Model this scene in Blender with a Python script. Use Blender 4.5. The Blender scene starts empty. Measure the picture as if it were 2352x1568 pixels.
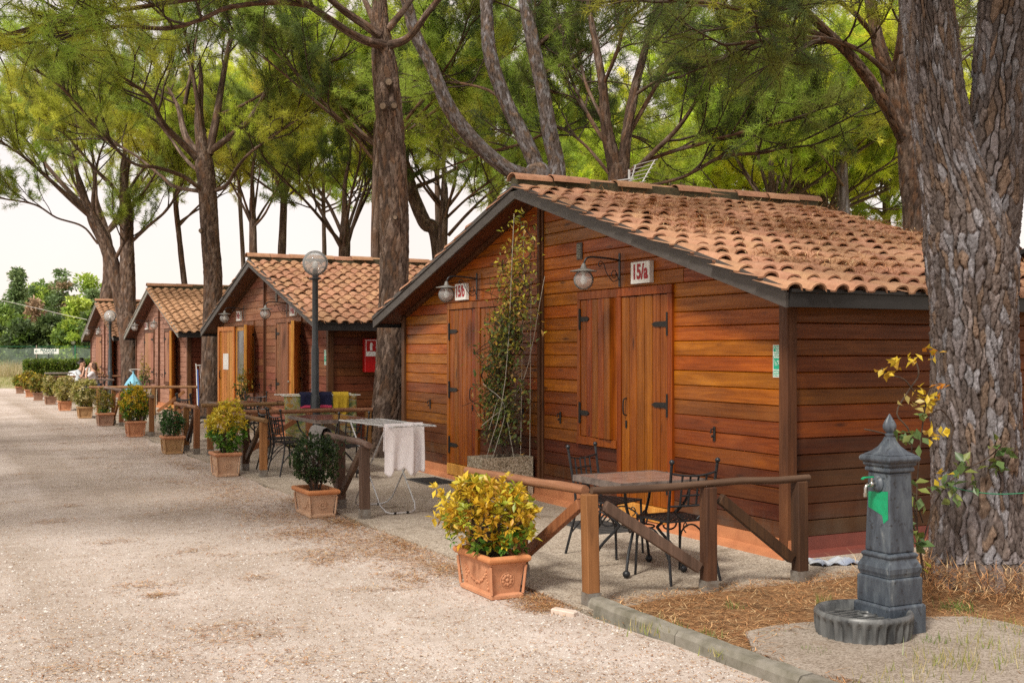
import bpy, math, random
import numpy as np
from mathutils import Vector, Matrix, noise as mnoise

# ------------------------------------------------------------------ camera, light, exposure
rad = math.radians
rng = np.random.default_rng(11)
random.seed(11)
S = bpy.context.scene
COL = S.collection
EYE = 1.62
YAW = 27.0
FPX = 2650.0          # focal length in pixels of the 2352 wide photograph
cam_d = bpy.data.cameras.new('camera')
cam_d.sensor_width = 36.0
cam_d.lens = 36.0 * FPX / 2352.0
cam_d.shift_y = 20.0 / 2352.0
cam_d.clip_start = 0.05
cam_d.clip_end = 2000.0
cam = bpy.data.objects.new('camera', cam_d)
cam.location = (0, 0, EYE)
cam.rotation_euler = (rad(90), 0, rad(-YAW))
COL.objects.link(cam)
S.camera = cam

CLOUD = (0.90, 0.98)
CLOUD_COL = (2.33, 2.03, 1.87, 1.0)
SUN_EL, SUN_AZ = 48.0, 238.0      # azimuth clockwise from +Y
world = bpy.data.worlds.new('World')
S.world = world
world.use_nodes = True
wn = world.node_tree.nodes
wl = world.node_tree.links
sky = wn.new('ShaderNodeTexSky')
sky.sky_type = 'NISHITA'
sky.sun_disc = False
sky.sun_elevation = rad(SUN_EL)
sky.sun_rotation = rad(SUN_AZ)
sky.air_density = 1.0
sky.dust_density = 1.5
sky.ozone_density = 1.0
bg = wn['Background']
bg.inputs['Strength'].default_value = 0.15
# pale, almost closed cloud cover drawn over the clear sky
s_tc = wn.new('ShaderNodeTexCoord')
s_n = wn.new('ShaderNodeTexNoise'); s_n.inputs['Scale'].default_value = 2.2; s_n.inputs['Detail'].default_value = 6
wl.new(s_tc.outputs['Generated'], s_n.inputs['Vector'])
s_mr = wn.new('ShaderNodeMapRange'); s_mr.inputs[1].default_value = 0.35; s_mr.inputs[2].default_value = 0.65
s_mr.inputs[3].default_value = CLOUD[0]; s_mr.inputs[4].default_value = CLOUD[1]
wl.new(s_n.outputs[0], s_mr.inputs[0])
s_mx = wn.new('ShaderNodeMix'); s_mx.data_type = 'RGBA'
wl.new(s_mr.outputs[0], s_mx.inputs[0]); wl.new(sky.outputs[0], s_mx.inputs[6])
s_mx.inputs[7].default_value = CLOUD_COL
wl.new(s_mx.outputs[2], bg.inputs[0])
sun_d = bpy.data.lights.new('sun', 'SUN')
sun_d.energy = 1.5
sun_d.angle = rad(11.0)
sun_d.color = (1.0, 0.94, 0.83)
sun = bpy.data.objects.new('sun', sun_d)
sd = Vector((math.sin(rad(SUN_AZ)) * math.cos(rad(SUN_EL)), math.cos(rad(SUN_AZ)) * math.cos(rad(SUN_EL)), math.sin(rad(SUN_EL))))
sun.rotation_euler = sd.to_track_quat('Z', 'Y').to_euler()
sun.location = (0, 0, 60)
COL.objects.link(sun)
S.view_settings.view_transform = 'Standard'
S.view_settings.look = 'None'
S.view_settings.exposure = 1.55
S.view_settings.gamma = 1.0
S.view_settings.use_curve_mapping = False
S.cycles.max_bounces = 8
S.cycles.diffuse_bounces = 5
S.cycles.glossy_bounces = 3
S.cycles.transparent_max_bounces = 12
S.cycles.use_denoising = False
S.cycles.denoising_prefilter = 'NONE'

# ------------------------------------------------------------------ coordinates
CF = Vector((math.sin(rad(YAW)), math.cos(rad(YAW)), 0))
CR = Vector((math.cos(rad(YAW)), -math.sin(rad(YAW)), 0))

def P(px, py, t):
    """world point seen at pixel (px, py) of the 2352 wide photograph, t metres deep"""
    return Vector((0, 0, EYE)) + CF * t + CR * ((px - 1176) / FPX * t) + Vector((0, 0, (804 - py) / FPX * t))

def G(px, py, h=0.0):
    return P(px, py, FPX * (EYE - h) / (py - 804))

# ------------------------------------------------------------------ materials
def newmat(name):
    m = bpy.data.materials.new(name)
    m.use_nodes = True
    nt = m.node_tree
    b = nt.nodes['Principled BSDF']
    return m, nt, b

def c4(c):
    return (c[0], c[1], c[2], 1.0)

def _coord(nt, stretch, offset=True):
    tc = nt.nodes.new('ShaderNodeTexCoord')
    mp = nt.nodes.new('ShaderNodeMapping')
    mp.inputs['Scale'].default_value = stretch
    if offset:
        oi = nt.nodes.new('ShaderNodeObjectInfo')
        mul = nt.nodes.new('ShaderNodeVectorMath'); mul.operation = 'SCALE'
        cmb = nt.nodes.new('ShaderNodeCombineXYZ')
        for k, f in enumerate((37.0, 91.0, 53.0)):
            mm = nt.nodes.new('ShaderNodeMath'); mm.operation = 'MULTIPLY'
            nt.links.new(oi.outputs['Random'], mm.inputs[0]); mm.inputs[1].default_value = f
            nt.links.new(mm.outputs[0], cmb.inputs[k])
        ad = nt.nodes.new('ShaderNodeVectorMath'); ad.operation = 'ADD'
        nt.links.new(tc.outputs['Object'], ad.inputs[0]); nt.links.new(cmb.outputs[0], ad.inputs[1])
        nt.links.new(ad.outputs[0], mp.inputs['Vector'])
    else:
        nt.links.new(tc.outputs['Object'], mp.inputs['Vector'])
    return mp.outputs[0]

def _noise(nt, vec, scale, detail=4, rough=0.55, dist=0.0):
    n = nt.nodes.new('ShaderNodeTexNoise')
    n.inputs['Scale'].default_value = scale
    n.inputs['Detail'].default_value = detail
    n.inputs['Roughness'].default_value = rough
    n.inputs['Distortion'].default_value = dist
    nt.links.new(vec, n.inputs['Vector'])
    return n.outputs[0]

def _ramp(nt, fac, stops):
    r = nt.nodes.new('ShaderNodeValToRGB')
    els = r.color_ramp.elements
    while len(els) < len(stops):
        els.new(0.5)
    for e, (p, c) in zip(els, stops):
        e.position = p; e.color = c4(c)
    nt.links.new(fac, r.inputs[0])
    return r.outputs[0]

def _mix(nt, fac, a, b, mode='MIX'):
    m = nt.nodes.new('ShaderNodeMix'); m.data_type = 'RGBA'; m.blend_type = mode
    if isinstance(fac, float): m.inputs[0].default_value = fac
    else: nt.links.new(fac, m.inputs[0])
    for s, v in ((6, a), (7, b)):
        if isinstance(v, tuple): m.inputs[s].default_value = c4(v)
        else: nt.links.new(v, m.inputs[s])
    return m.outputs[2]

def _rnd_value(nt, col, amt, hue=0.0):
    oi = nt.nodes.new('ShaderNodeObjectInfo')
    hs = nt.nodes.new('ShaderNodeHueSaturation')
    mr = nt.nodes.new('ShaderNodeMapRange')
    mr.inputs[3].default_value = 1 - amt; mr.inputs[4].default_value = 1 + amt
    nt.links.new(oi.outputs['Random'], mr.inputs[0]); nt.links.new(mr.outputs[0], hs.inputs['Value'])
    if hue:
        m2 = nt.nodes.new('ShaderNodeMath'); m2.operation = 'MULTIPLY_ADD'
        fr = nt.nodes.new('ShaderNodeMath'); fr.operation = 'MULTIPLY'; fr.inputs[1].default_value = 17.31
        f2 = nt.nodes.new('ShaderNodeMath'); f2.operation = 'FRACT'
        nt.links.new(oi.outputs['Random'], fr.inputs[0]); nt.links.new(fr.outputs[0], f2.inputs[0])
        nt.links.new(f2.outputs[0], m2.inputs[0]); m2.inputs[1].default_value = hue * 2; m2.inputs[2].default_value = 0.5 - hue
        nt.links.new(m2.outputs[0], hs.inputs['Hue'])
    nt.links.new(col, hs.inputs['Color'])
    return hs.outputs[0]

def _bump(nt, b, h, strength, dist=0.01):
    bp = nt.nodes.new('ShaderNodeBump')
    bp.inputs['Strength'].default_value = strength
    bp.inputs['Distance'].default_value = dist
    nt.links.new(h, bp.inputs['Height']); nt.links.new(bp.outputs[0], b.inputs['Normal'])

def plain(name, c1, c2=None, scale=9.0, rough=0.6, bump=0.0, metal=0.0, rnd=0.0, stretch=(1, 1, 1), spec=0.5, detail=5):
    m, nt, b = newmat(name)
    b.inputs['Roughness'].default_value = rough
    b.inputs['Metallic'].default_value = metal
    b.inputs['Specular IOR Level'].default_value = spec
    v = _coord(nt, stretch)
    n = _noise(nt, v, scale, detail, 0.6)
    c2 = c2 or tuple(x * 0.75 for x in c1)
    col = _ramp(nt, n, [(0.3, c2), (0.7, c1)])
    if rnd: col = _rnd_value(nt, col, rnd, 0.008)
    nt.links.new(col, b.inputs['Base Color'])
    if bump: _bump(nt, b, n, bump)
    return m

def wood(name, dark, mid, light, axis, rough=0.40, rnd=0.055, bump=0.25, stain=0.32, dirt=False):
    m, nt, b = newmat(name)
    b.inputs['Specular IOR Level'].default_value = 0.26
    st = {'X': (1.3, 26, 26), 'Y': (26, 1.3, 26), 'Z': (26, 26, 1.3)}[axis]
    v = _coord(nt, st)
    g = _noise(nt, v, 1.0, 7, 0.62, 0.9)
    col = _ramp(nt, g, [(0.28, dark), (0.5, mid), (0.74, light)])
    st2 = tuple(x * 0.16 if x > 2 else x for x in st)
    v2 = _coord(nt, st2)
    g2 = _noise(nt, v2, 1.0, 3, 0.6, 0.4)
    blot = _ramp(nt, g2, [(0.33, tuple(x * 0.42 for x in mid)), (0.52, mid), (0.70, tuple(x * 1.2 for x in light))])
    col = _mix(nt, stain, col, blot, 'MIX')
    # knots
    vk = _coord(nt, tuple((1.5 if x < 2 else 5.5) for x in st))
    vo = nt.nodes.new('ShaderNodeTexVoronoi'); vo.inputs['Scale'].default_value = 1.0
    nt.links.new(vk, vo.inputs['Vector'])
    kn = _ramp(nt, vo.outputs['Distance'], [(0.04, (0.32, 0.30, 0.28)), (0.13, (1, 1, 1))])
    col = _mix(nt, 1.0, col, kn, 'MULTIPLY')
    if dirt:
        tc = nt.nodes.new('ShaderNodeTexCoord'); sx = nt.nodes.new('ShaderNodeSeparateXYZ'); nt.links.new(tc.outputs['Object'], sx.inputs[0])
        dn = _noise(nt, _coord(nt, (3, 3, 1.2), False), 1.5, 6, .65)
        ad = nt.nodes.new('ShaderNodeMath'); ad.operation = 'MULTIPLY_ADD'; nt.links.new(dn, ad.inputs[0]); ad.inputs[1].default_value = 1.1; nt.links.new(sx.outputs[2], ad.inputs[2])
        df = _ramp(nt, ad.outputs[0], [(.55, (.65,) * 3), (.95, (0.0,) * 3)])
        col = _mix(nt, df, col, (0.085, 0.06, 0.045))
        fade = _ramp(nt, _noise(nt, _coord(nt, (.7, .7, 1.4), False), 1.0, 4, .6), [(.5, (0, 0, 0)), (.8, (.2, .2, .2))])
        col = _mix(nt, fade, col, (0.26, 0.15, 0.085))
    col = _rnd_value(nt, col, rnd, 0.012)
    nt.links.new(col, b.inputs['Base Color'])
    rr = _ramp(nt, g, [(0.3, (rough + .15,) * 3), (0.7, (rough - .08,) * 3)])
    nt.links.new(rr, b.inputs['Roughness'])
    if bump: _bump(nt, b, g, bump, 0.004)
    return m

def attr_mat(name, rough=0.7, transl=0.0, noise_amt=0.0, scale=30, bump=0.0, spec=0.3, gain=(1, 1, 1)):
    """colour comes from the piece-by-piece colour attribute 'Col' of the mesh"""
    m, nt, b = newmat(name)
    at = nt.nodes.new('ShaderNodeAttribute'); at.attribute_name = 'Col'
    col = at.outputs['Color']
    if gain != (1, 1, 1):
        col = _mix(nt, 1.0, col, gain, 'MULTIPLY')
    if noise_amt or bump:
        v = _coord(nt, (1, 1, 1), False)
        n = _noise(nt, v, scale, 6, 0.65)
        if noise_amt:
            k = _ramp(nt, n, [(0.25, (1 - noise_amt,) * 3), (0.75, (1 + noise_amt * .5,) * 3)])
            col = _mix(nt, 1.0, col, k, 'MULTIPLY')
        if bump: _bump(nt, b, n, bump, 0.01)
    nt.links.new(col, b.inputs['Base Color'])
    b.inputs['Roughness'].default_value = rough
    b.inputs['Specular IOR Level'].default_value = spec
    if transl:
        tr = nt.nodes.new('ShaderNodeBsdfTranslucent')
        nt.links.new(col, tr.inputs['Color'])
        mx = nt.nodes.new('ShaderNodeMixShader'); mx.inputs[0].default_value = transl
        out = nt.nodes['Material Output']
        nt.links.new(b.outputs[0], mx.inputs[1]); nt.links.new(tr.outputs[0], mx.inputs[2]); nt.links.new(mx.outputs[0], out.inputs[0])
    return m

def glass_mat(name, tint=(0.95, 0.96, 0.96), clear=0.8):
    m, nt, b = newmat(name)
    tr = nt.nodes.new('ShaderNodeBsdfTransparent'); tr.inputs[0].default_value = c4(tint)
    gl = nt.nodes.new('ShaderNodeBsdfGlossy'); gl.inputs['Roughness'].default_value = 0.06
    df = nt.nodes.new('ShaderNodeBsdfDiffuse'); df.inputs[0].default_value = (0.75, 0.77, 0.78, 1)
    fr = nt.nodes.new('ShaderNodeFresnel'); fr.inputs[0].default_value = 1.22
    m1 = nt.nodes.new('ShaderNodeMixShader'); m2 = nt.nodes.new('ShaderNodeMixShader')
    m2.inputs[0].default_value = 1 - clear
    nt.links.new(tr.outputs[0], m2.inputs[1]); nt.links.new(df.outputs[0], m2.inputs[2])
    nt.links.new(fr.outputs[0], m1.inputs[0]); nt.links.new(m2.outputs[0], m1.inputs[1]); nt.links.new(gl.outputs[0], m1.inputs[2])
    nt.links.new(m1.outputs[0], nt.nodes['Material Output'].inputs[0])
    return m

# ------------------------------------------------------------------ mesh builder
class MB:
    def __init__(s):
        s.v = []; s.f = []; s.c = []
    def add(s, vs, fs, col=None):
        o = len(s.v)
        s.v.extend([tuple(v) for v in vs])
        s.f.extend([tuple(i + o for i in f) for f in fs])
        if col is not None: s.c.extend([col] * len(vs))
        return s
    def box(s, x0, x1, y0, y1, z0, z1, ch=0.0, col=None):
        if ch:
            # chamfered along the vertical and top edges
            p = [(x0 + ch, y0), (x1 - ch, y0), (x1, y0 + ch), (x1, y1 - ch), (x1 - ch, y1), (x0 + ch, y1), (x0, y1 - ch), (x0, y0 + ch)]
            cx, cy = (x0 + x1) / 2, (y0 + y1) / 2
            q = [(x + (ch if x < cx else -ch) * .9, y + (ch if y < cy else -ch) * .9) for x, y in p]
            vs = [(x, y, z0) for x, y in p] + [(x, y, z1 - ch) for x, y in p] + [(x, y, z1) for x, y in q]
            fs = []
            for r in range(2):
                for i in range(8):
                    j = (i + 1) % 8
                    fs.append((r * 8 + i, r * 8 + j, r * 8 + 8 + j, r * 8 + 8 + i))
            fs.append(tuple(range(16, 24))); fs.append(tuple(reversed(range(8))))
            return s.add(vs, fs, col)
        vs = [(x, y, z) for z in (z0, z1) for x, y in ((x0, y0), (x1, y0), (x1, y1), (x0, y1))]
        return s.add(vs, [(3, 2, 1, 0), (4, 5, 6, 7), (0, 1, 5, 4), (1, 2, 6, 5), (2, 3, 7, 6), (3, 0, 4, 7)], col)
    def beam(s, a, b, w, h, up=(0, 0, 1), col=None):
        a = Vector(a); b = Vector(b); d = (b - a).normalized()
        u = Vector(up)
        r = d.cross(u)
        if r.length < 1e-4: r = d.cross(Vector((1, 0, 0)))
        r.normalize(); u = r.cross(d).normalized()
        vs = []
        for p in (a, b):
            for i, j in ((-1, -1), (1, -1), (1, 1), (-1, 1)):
                vs.append(p + r * (i * w / 2) + u * (j * h / 2))
        return s.add(vs, [(0, 1, 2, 3), (7, 6, 5, 4), (0, 4, 5, 1), (1, 5, 6, 2), (2, 6, 7, 3), (3, 7, 4, 0)], col)
    def tube(s, pts, r, n=8, cap=True, closed=False, col=None):
        pts = [Vector(p) for p in pts]
        m = len(pts)
        rs = r if isinstance(r, (list, tuple)) else [r] * m
        t0 = (pts[1] - pts[0]).normalized()
        ref = Vector((0, 0, 1)) if abs(t0.z) < 0.9 else Vector((1, 0, 0))
        u = t0.cross(ref).normalized()
        vs = []; fs = []
        for i, p in enumerate(pts):
            if closed: t = (pts[(i + 1) % m] - pts[i - 1]).normalized()
            else: t = (pts[min(i + 1, m - 1)] - pts[max(i - 1, 0)]).normalized()
            u = (u - t * u.dot(t)).normalized()
            w = t.cross(u)
            for k in range(n):
                a = 2 * math.pi * k / n
                vs.append(p + (u * math.cos(a) + w * math.sin(a)) * rs[i])
        for i in range(m if closed else m - 1):
            j = (i + 1) % m
            for k in range(n):
                l = (k + 1) % n
                fs.append((i * n + k, i * n + l, j * n + l, j * n + k))
        if cap and not closed:
            fs.append(tuple(reversed(range(n)))); fs.append(tuple(range((m - 1) * n, m * n)))
        return s.add(vs, fs, col)
    def lathe(s, prof, n=20, c=(0, 0, 0), square=False, arc=(0, 2 * math.pi), col=None):
        """prof: (radius, z); square: n = 4 corners aligned to the axes"""
        vs = []; fs = []
        if square: n = 4
        full = abs(arc[1] - arc[0] - 2 * math.pi) < 1e-6
        cnt = n if full else n + 1
        for (r, z) in prof:
            for k in range(cnt):
                a = arc[0] + (arc[1] - arc[0]) * k / n + (math.pi / 4 if square else 0)
                rr = r * (math.sqrt(2) if square else 1)
                vs.append((c[0] + rr * math.cos(a), c[1] + rr * math.sin(a), c[2] + z))
        for i in range(len(prof) - 1):
            for k in range(n if full else n):
                l = (k + 1) % cnt
                fs.append((i * cnt + k, i * cnt + l, (i + 1) * cnt + l, (i + 1) * cnt + k))
        if prof[0][0] > 1e-4: fs.append(tuple(reversed(range(cnt))))
        if prof[-1][0] > 1e-4: fs.append(tuple(range((len(prof) - 1) * cnt, len(prof) * cnt)))
        return s.add(vs, fs, col)
    def sphere(s, c, r, n=12, m=8, sc=(1, 1, 1), col=None):
        prof = [(max(r * math.sin(math.pi * i / m), 1e-5), -r * math.cos(math.pi * i / m)) for i in range(m + 1)]
        o = len(s.v)
        s.lathe(prof, n, (0, 0, 0), col=col)
        for i in range(o, len(s.v)):
            v = s.v[i]
            s.v[i] = (c[0] + v[0] * sc[0], c[1] + v[1] * sc[1], c[2] + v[2] * sc[2])
        return s
    def prism(s, poly, z0, z1, col=None):
        n = len(poly)
        vs = [(x, y, z0) for x, y in poly] + [(x, y, z1) for x, y in poly]
        fs = [tuple(reversed(range(n))), tuple(range(n, 2 * n))] + [(i, (i + 1) % n, n + (i + 1) % n, n + i) for i in range(n)]
        return s.add(vs, fs, col)
    def xform(s, M, start=0):
        for i in range(start, len(s.v)):
            s.v[i] = tuple(M @ Vector(s.v[i]))
        return s
    def build(s, name, mat, parent=None, smooth=False, bevel=0.0, solid=0.0):
        me = bpy.data.meshes.new(name)
        me.from_pydata(s.v, [], s.f)
        if s.c and len(s.c) == len(s.v):
            at = me.color_attributes.new('Col', 'FLOAT_COLOR', 'POINT')
            at.data.foreach_set('color', np.array([(c[0], c[1], c[2], 1.0) for c in s.c], dtype=np.float32).ravel())
        me.validate()
        return link(name, me, mat, parent, smooth, bevel, solid)

def link(name, me, mat, parent=None, smooth=False, bevel=0.0, solid=0.0):
    if mat is not None and not me.materials: me.materials.append(mat)
    if smooth:
        me.polygons.foreach_set('use_smooth', [True] * len(me.polygons))
        if hasattr(me, 'set_sharp_from_angle'):
            me.set_sharp_from_angle(angle=rad(45))
    o = bpy.data.objects.new(name, me)
    COL.objects.link(o)
    if parent is not None: o.parent = parent
    if bevel:
        bv = o.modifiers.new('bevel', 'BEVEL'); bv.width = bevel; bv.segments = 2; bv.limit_method = 'ANGLE'
    if solid:
        so = o.modifiers.new('solid', 'SOLIDIFY'); so.thickness = solid
    return o

def np_mesh(name, V, F, mat, col=None, parent=None, smooth=False):
    """V (n,3) float, F (m,k) int with constant k"""
    V = np.ascontiguousarray(V, dtype=np.float32); F = np.ascontiguousarray(F, dtype=np.int32)
    me = bpy.data.meshes.new(name)
    k = F.shape[1]
    me.vertices.add(len(V)); me.vertices.foreach_set('co', V.ravel())
    me.loops.add(F.size); me.loops.foreach_set('vertex_index', F.ravel())
    me.polygons.add(len(F))
    me.polygons.foreach_set('loop_start', np.arange(0, F.size, k, dtype=np.int32))
    try: me.polygons.foreach_set('loop_total', np.full(len(F), k, dtype=np.int32))
    except Exception: pass
    me.update(calc_edges=True)
    if col is not None:
        at = me.color_attributes.new('Col', 'FLOAT_COLOR', 'POINT')
        c = np.ones((len(V), 4), dtype=np.float32); c[:, :3] = col
        at.data.foreach_set('color', c.ravel())
    if mat: me.materials.append(mat)
    if smooth: me.polygons.foreach_set('use_smooth', np.ones(len(F), dtype=bool))
    o = bpy.data.objects.new(name, me)
    COL.objects.link(o)
    if parent is not None: o.parent = parent
    return o

def tag(o, label, cat, group=None):
    o['label'] = label; o['category'] = cat
    if group: o['group'] = group
    return o

def thing(name, label, cat, loc=(0, 0, 0), group=None, rz=0.0):
    o = bpy.data.objects.new(name, None)
    o.empty_display_size = 0.2
    COL.objects.link(o)
    o.location = loc; o.rotation_euler = (0, 0, rz)
    return tag(o, label, cat, group)

def kids(o):
    return [c for c in bpy.data.objects if c.parent == o]

def copy_tree(o, parent=None):
    c = o.copy(); COL.objects.link(c)
    if parent is not None: c.parent = parent
    for ch in kids(o): copy_tree(ch, c)
    return c

def copy_thing(o, label, loc, rz=None):
    c = copy_tree(o)
    c.location = loc
    if rz is not None: c.rotation_euler = (0, 0, rz)
    c['label'] = label
    return c

def stuff(o, name_kind='stuff'):
    o['kind'] = name_kind
    return o

def smooth_path(pts, n):
    """Catmull-Rom through pts (Vectors or tuples of any length), n samples per span"""
    A = [np.array(p, dtype=float) for p in pts]
    A = [2 * A[0] - A[1]] + A + [2 * A[-1] - A[-2]]
    out = []
    for i in range(1, len(A) - 2):
        p0, p1, p2, p3 = A[i - 1:i + 3]
        for k in range(n):
            t = k / n
            out.append(0.5 * ((2 * p1) + (-p0 + p2) * t + (2 * p0 - 5 * p1 + 4 * p2 - p3) * t * t + (-p0 + 3 * p1 - 3 * p2 + p3) * t ** 3))
    out.append(A[-2])
    return out

def lettering(text, size, mat, parent, loc, rot, extrude=0.002, bold=0.0, align='CENTER', name='lettering', xs=1.0):
    cu = bpy.data.curves.new(name, 'FONT')
    cu.body = text; cu.size = size; cu.extrude = extrude; cu.offset = bold
    cu.align_x = align; cu.align_y = 'CENTER'
    cu.materials.append(mat)
    tmp = bpy.data.objects.new(name, cu)
    me = bpy.data.meshes.new_from_object(tmp)
    bpy.data.objects.remove(tmp); bpy.data.curves.remove(cu)
    if not me.materials: me.materials.append(mat)
    o = bpy.data.objects.new(name, me); COL.objects.link(o)
    o.parent = parent; o.location = loc; o.rotation_euler = rot; o.scale = (xs, 1, 1)
    return o
ROT_MINUS_X = Matrix(((0, 0, -1), (-1, 0, 0), (0, 1, 0))).to_euler()   # text that faces -X
ROT_MINUS_Y = (rad(90), 0, 0)                                          # text that faces -Y

# ------------------------------------------------------------------ shared materials
M_iron = plain('wrought_iron', (0.045, 0.047, 0.052), (0.02, 0.02, 0.022), 30, 0.42, 0.05, 0.6)
M_dark_iron = plain('dark_hinge_iron', (0.022, 0.02, 0.018), (0.012, 0.011, 0.01), 40, 0.55, 0.1, 0.4)
def cast_mat():
    m, nt, b = newmat('painted_cast_iron')
    v = _coord(nt, (1, 1, .35), False); n1 = _noise(nt, v, 14, 7, .68, .3); v2 = _coord(nt, (1, 1, 1), False); n2 = _noise(nt, v2, 26, 5, .6)
    col = _ramp(nt, n1, [(.3, (0.026, 0.032, 0.042)), (.50, (0.050, 0.063, 0.082)), (.63, (0.085, 0.103, 0.122)), (.74, (0.22, 0.23, 0.23))])
    col = _mix(nt, _ramp(nt, n2, [(.60, (0, 0, 0)), (.66, (.8, .8, .8))]), col, (0.018, 0.02, 0.024))
    nt.links.new(col, b.inputs['Base Color']); b.inputs['Roughness'].default_value = .42
    _bump(nt, b, n2, .12, .004)
    return m
M_cast = cast_mat()
M_green_paint = plain('green_paint', (0.0, 0.30, 0.13), (0.0, 0.22, 0.09), 20, 0.5)
M_green_paint.name = 'green_paint'
M_chrome = plain('worn_chrome', (0.55, 0.55, 0.53), (0.4, 0.39, 0.36), 30, 0.25, 0, 1.0)
M_steel = plain('galvanised_steel', (0.66, 0.67, 0.68), (0.52, 0.53, 0.54), 20, 0.4, 0, 0.35)
M_white = plain('white_paint', (0.80, 0.80, 0.78), (0.70, 0.70, 0.68), 6, 0.45)
M_red_letter = plain('red_lettering', (0.36, 0.0, 0.008), (0.33, 0.0, 0.006), 6, 0.5)
M_fascia = plain('grey_fascia_paint', (0.075, 0.066, 0.060), (0.045, 0.037, 0.034), 5, 0.55, 0.05, stretch=(4, 1, 4))
M_fascia_light = plain('pale_grey_fascia_paint', (0.24, 0.235, 0.205), (0.17, 0.165, 0.145), 5, 0.55, 0.05)
M_gutter = plain('dark_eave_board', (0.018, 0.016, 0.016), (0.011, 0.010, 0.010), 6, 0.5)
M_soffit = wood('soffit_wood', (0.05, 0.017, 0.008), (0.10, 0.035, 0.014), (0.15, 0.055, 0.022), 'Y', 0.5, 0.1)
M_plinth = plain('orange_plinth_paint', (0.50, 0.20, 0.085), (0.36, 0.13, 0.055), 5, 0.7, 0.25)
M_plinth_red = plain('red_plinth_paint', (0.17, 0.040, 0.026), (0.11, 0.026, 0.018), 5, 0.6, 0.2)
M_wallcore = plain('dark_wall_core', (0.02, 0.010, 0.006), (0.015, 0.008, 0.005), 5, 0.9)
M_glass = glass_mat('globe_glass', clear=0.74)
M_shade = plain('grey_lamp_shade', (0.22, 0.215, 0.20), (0.14, 0.135, 0.125), 20, 0.5, 0.05)
M_frost = glass_mat('street_globe_glass', clear=0.62)
M_bulb = plain('white_bulb_glass', (0.85, 0.84, 0.82), (0.8, 0.8, 0.78), 4, 0.25)
M_pane = glass_mat('window_glass', (0.35, 0.37, 0.4), 0.8)
# ------------------------------------------------------------------ setting: ground, road, patio, bed, kerb
XW = 5.91            # front walls of all cabins
ROADX = 3.66

def speckle(name, stops, scale, extra=None, rough=0.95, bump=0.6, big=None, tracks=False):
    m, nt, b = newmat(name)
    v = _coord(nt, (1, 1, 1), False)
    vo = nt.nodes.new('ShaderNodeTexVoronoi'); vo.inputs['Scale'].default_value = scale
    nt.links.new(v, vo.inputs['Vector'])
    sp = nt.nodes.new('ShaderNodeSeparateColor'); nt.links.new(vo.outputs['Color'], sp.inputs[0])
    col = _ramp(nt, sp.outputs[0], stops)
    n = _noise(nt, v, 0.55, 6, 0.65)
    n3 = _noise(nt, v, 9.0, 5, 0.7)
    big = big or ((0.72, 0.67, 0.62), (1.08, 1.07, 1.06))
    col = _mix(nt, 1.0, col, _ramp(nt, n, [(0.3, big[0]), (0.65, big[1])]), 'MULTIPLY')
    col = _mix(nt, 1.0, col, _ramp(nt, n3, [(0.3, (0.86, 0.83, 0.8)), (0.6, (1.03, 1.03, 1.03))]), 'MULTIPLY')
    if tracks:
        n4 = _noise(nt, _coord(nt, (1.1, .045, 1), False), 1.0, 3, .5)
        col = _mix(nt, 1.0, col, _ramp(nt, n4, [(.36, (.86, .84, .81)), (.6, (1.06, 1.06, 1.07))]), 'MULTIPLY')
    if extra:
        n2 = _noise(nt, v, extra[1], 7, 0.72)
        f = _ramp(nt, n2, [(extra[2], (0, 0, 0)), (extra[2] + 0.1, (1, 1, 1))])
        col = _mix(nt, f, col, extra[0])
    nt.links.new(col, b.inputs['Base Color'])
    b.inputs['Roughness'].default_value = rough
    b.inputs['Specular IOR Level'].default_value = 0.15
    if bump: _bump(nt, b, vo.outputs['Distance'], bump, 0.006)
    return m

M_gravel = speckle('pale_gravel', [(0.0, (0.30, 0.25, 0.225)), (0.10, (0.46, 0.405, 0.375)), (0.35, (0.545, 0.485, 0.45)), (1.0, (0.60, 0.545, 0.51))], 190, ((0.40, 0.30, 0.22), 3.2, 0.65), tracks=True)
M_patio = speckle('exposed_aggregate', [(0.0, (0.17, 0.14, 0.115)), (0.3, (0.33, 0.285, 0.24)), (0.7, (0.46, 0.415, 0.355)), (1.0, (0.58, 0.53, 0.46))], 120, ((0.17, 0.135, 0.10), 1.3, 0.60), bump=0.4)
M_bed = speckle('needle_covered_soil', [(0.0, (0.13, 0.07, 0.035)), (0.5, (0.25, 0.14, 0.07)), (1.0, (0.35, 0.21, 0.11))], 90, ((0.11, 0.065, 0.035), 2.0, 0.55), bump=0.7)
M_earth = speckle('dry_grass_ground', [(0.0, (0.22, 0.20, 0.10)), (0.5, (0.36, 0.33, 0.18)), (1.0, (0.46, 0.42, 0.25))], 20, ((0.20, 0.22, 0.09), 0.3, 0.5), bump=0.3)
M_kerb = plain('mossy_kerb_concrete', (0.25, 0.23, 0.20), (0.10, 0.092, 0.065), 7, 0.9, 0.5, rnd=0.12, detail=8)
M_conc = speckle('rough_concrete_patch', [(0.0, (0.20, 0.17, 0.14)), (0.4, (0.32, 0.28, 0.245)), (1.0, (0.42, 0.38, 0.34))], 110, ((0.20, 0.14, 0.09), 5.0, 0.62), bump=0.5)

def sheet(name, pts, z, mat):
    m = MB(); m.add([(x, y, z) for x, y in pts], [tuple(range(len(pts)))])
    o = m.build(name, mat); o['kind'] = 'structure'
    return o

sheet('ground', [(-500, -120), (500, -120), (500, 700), (-500, 700)], -0.03, M_earth)
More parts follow.
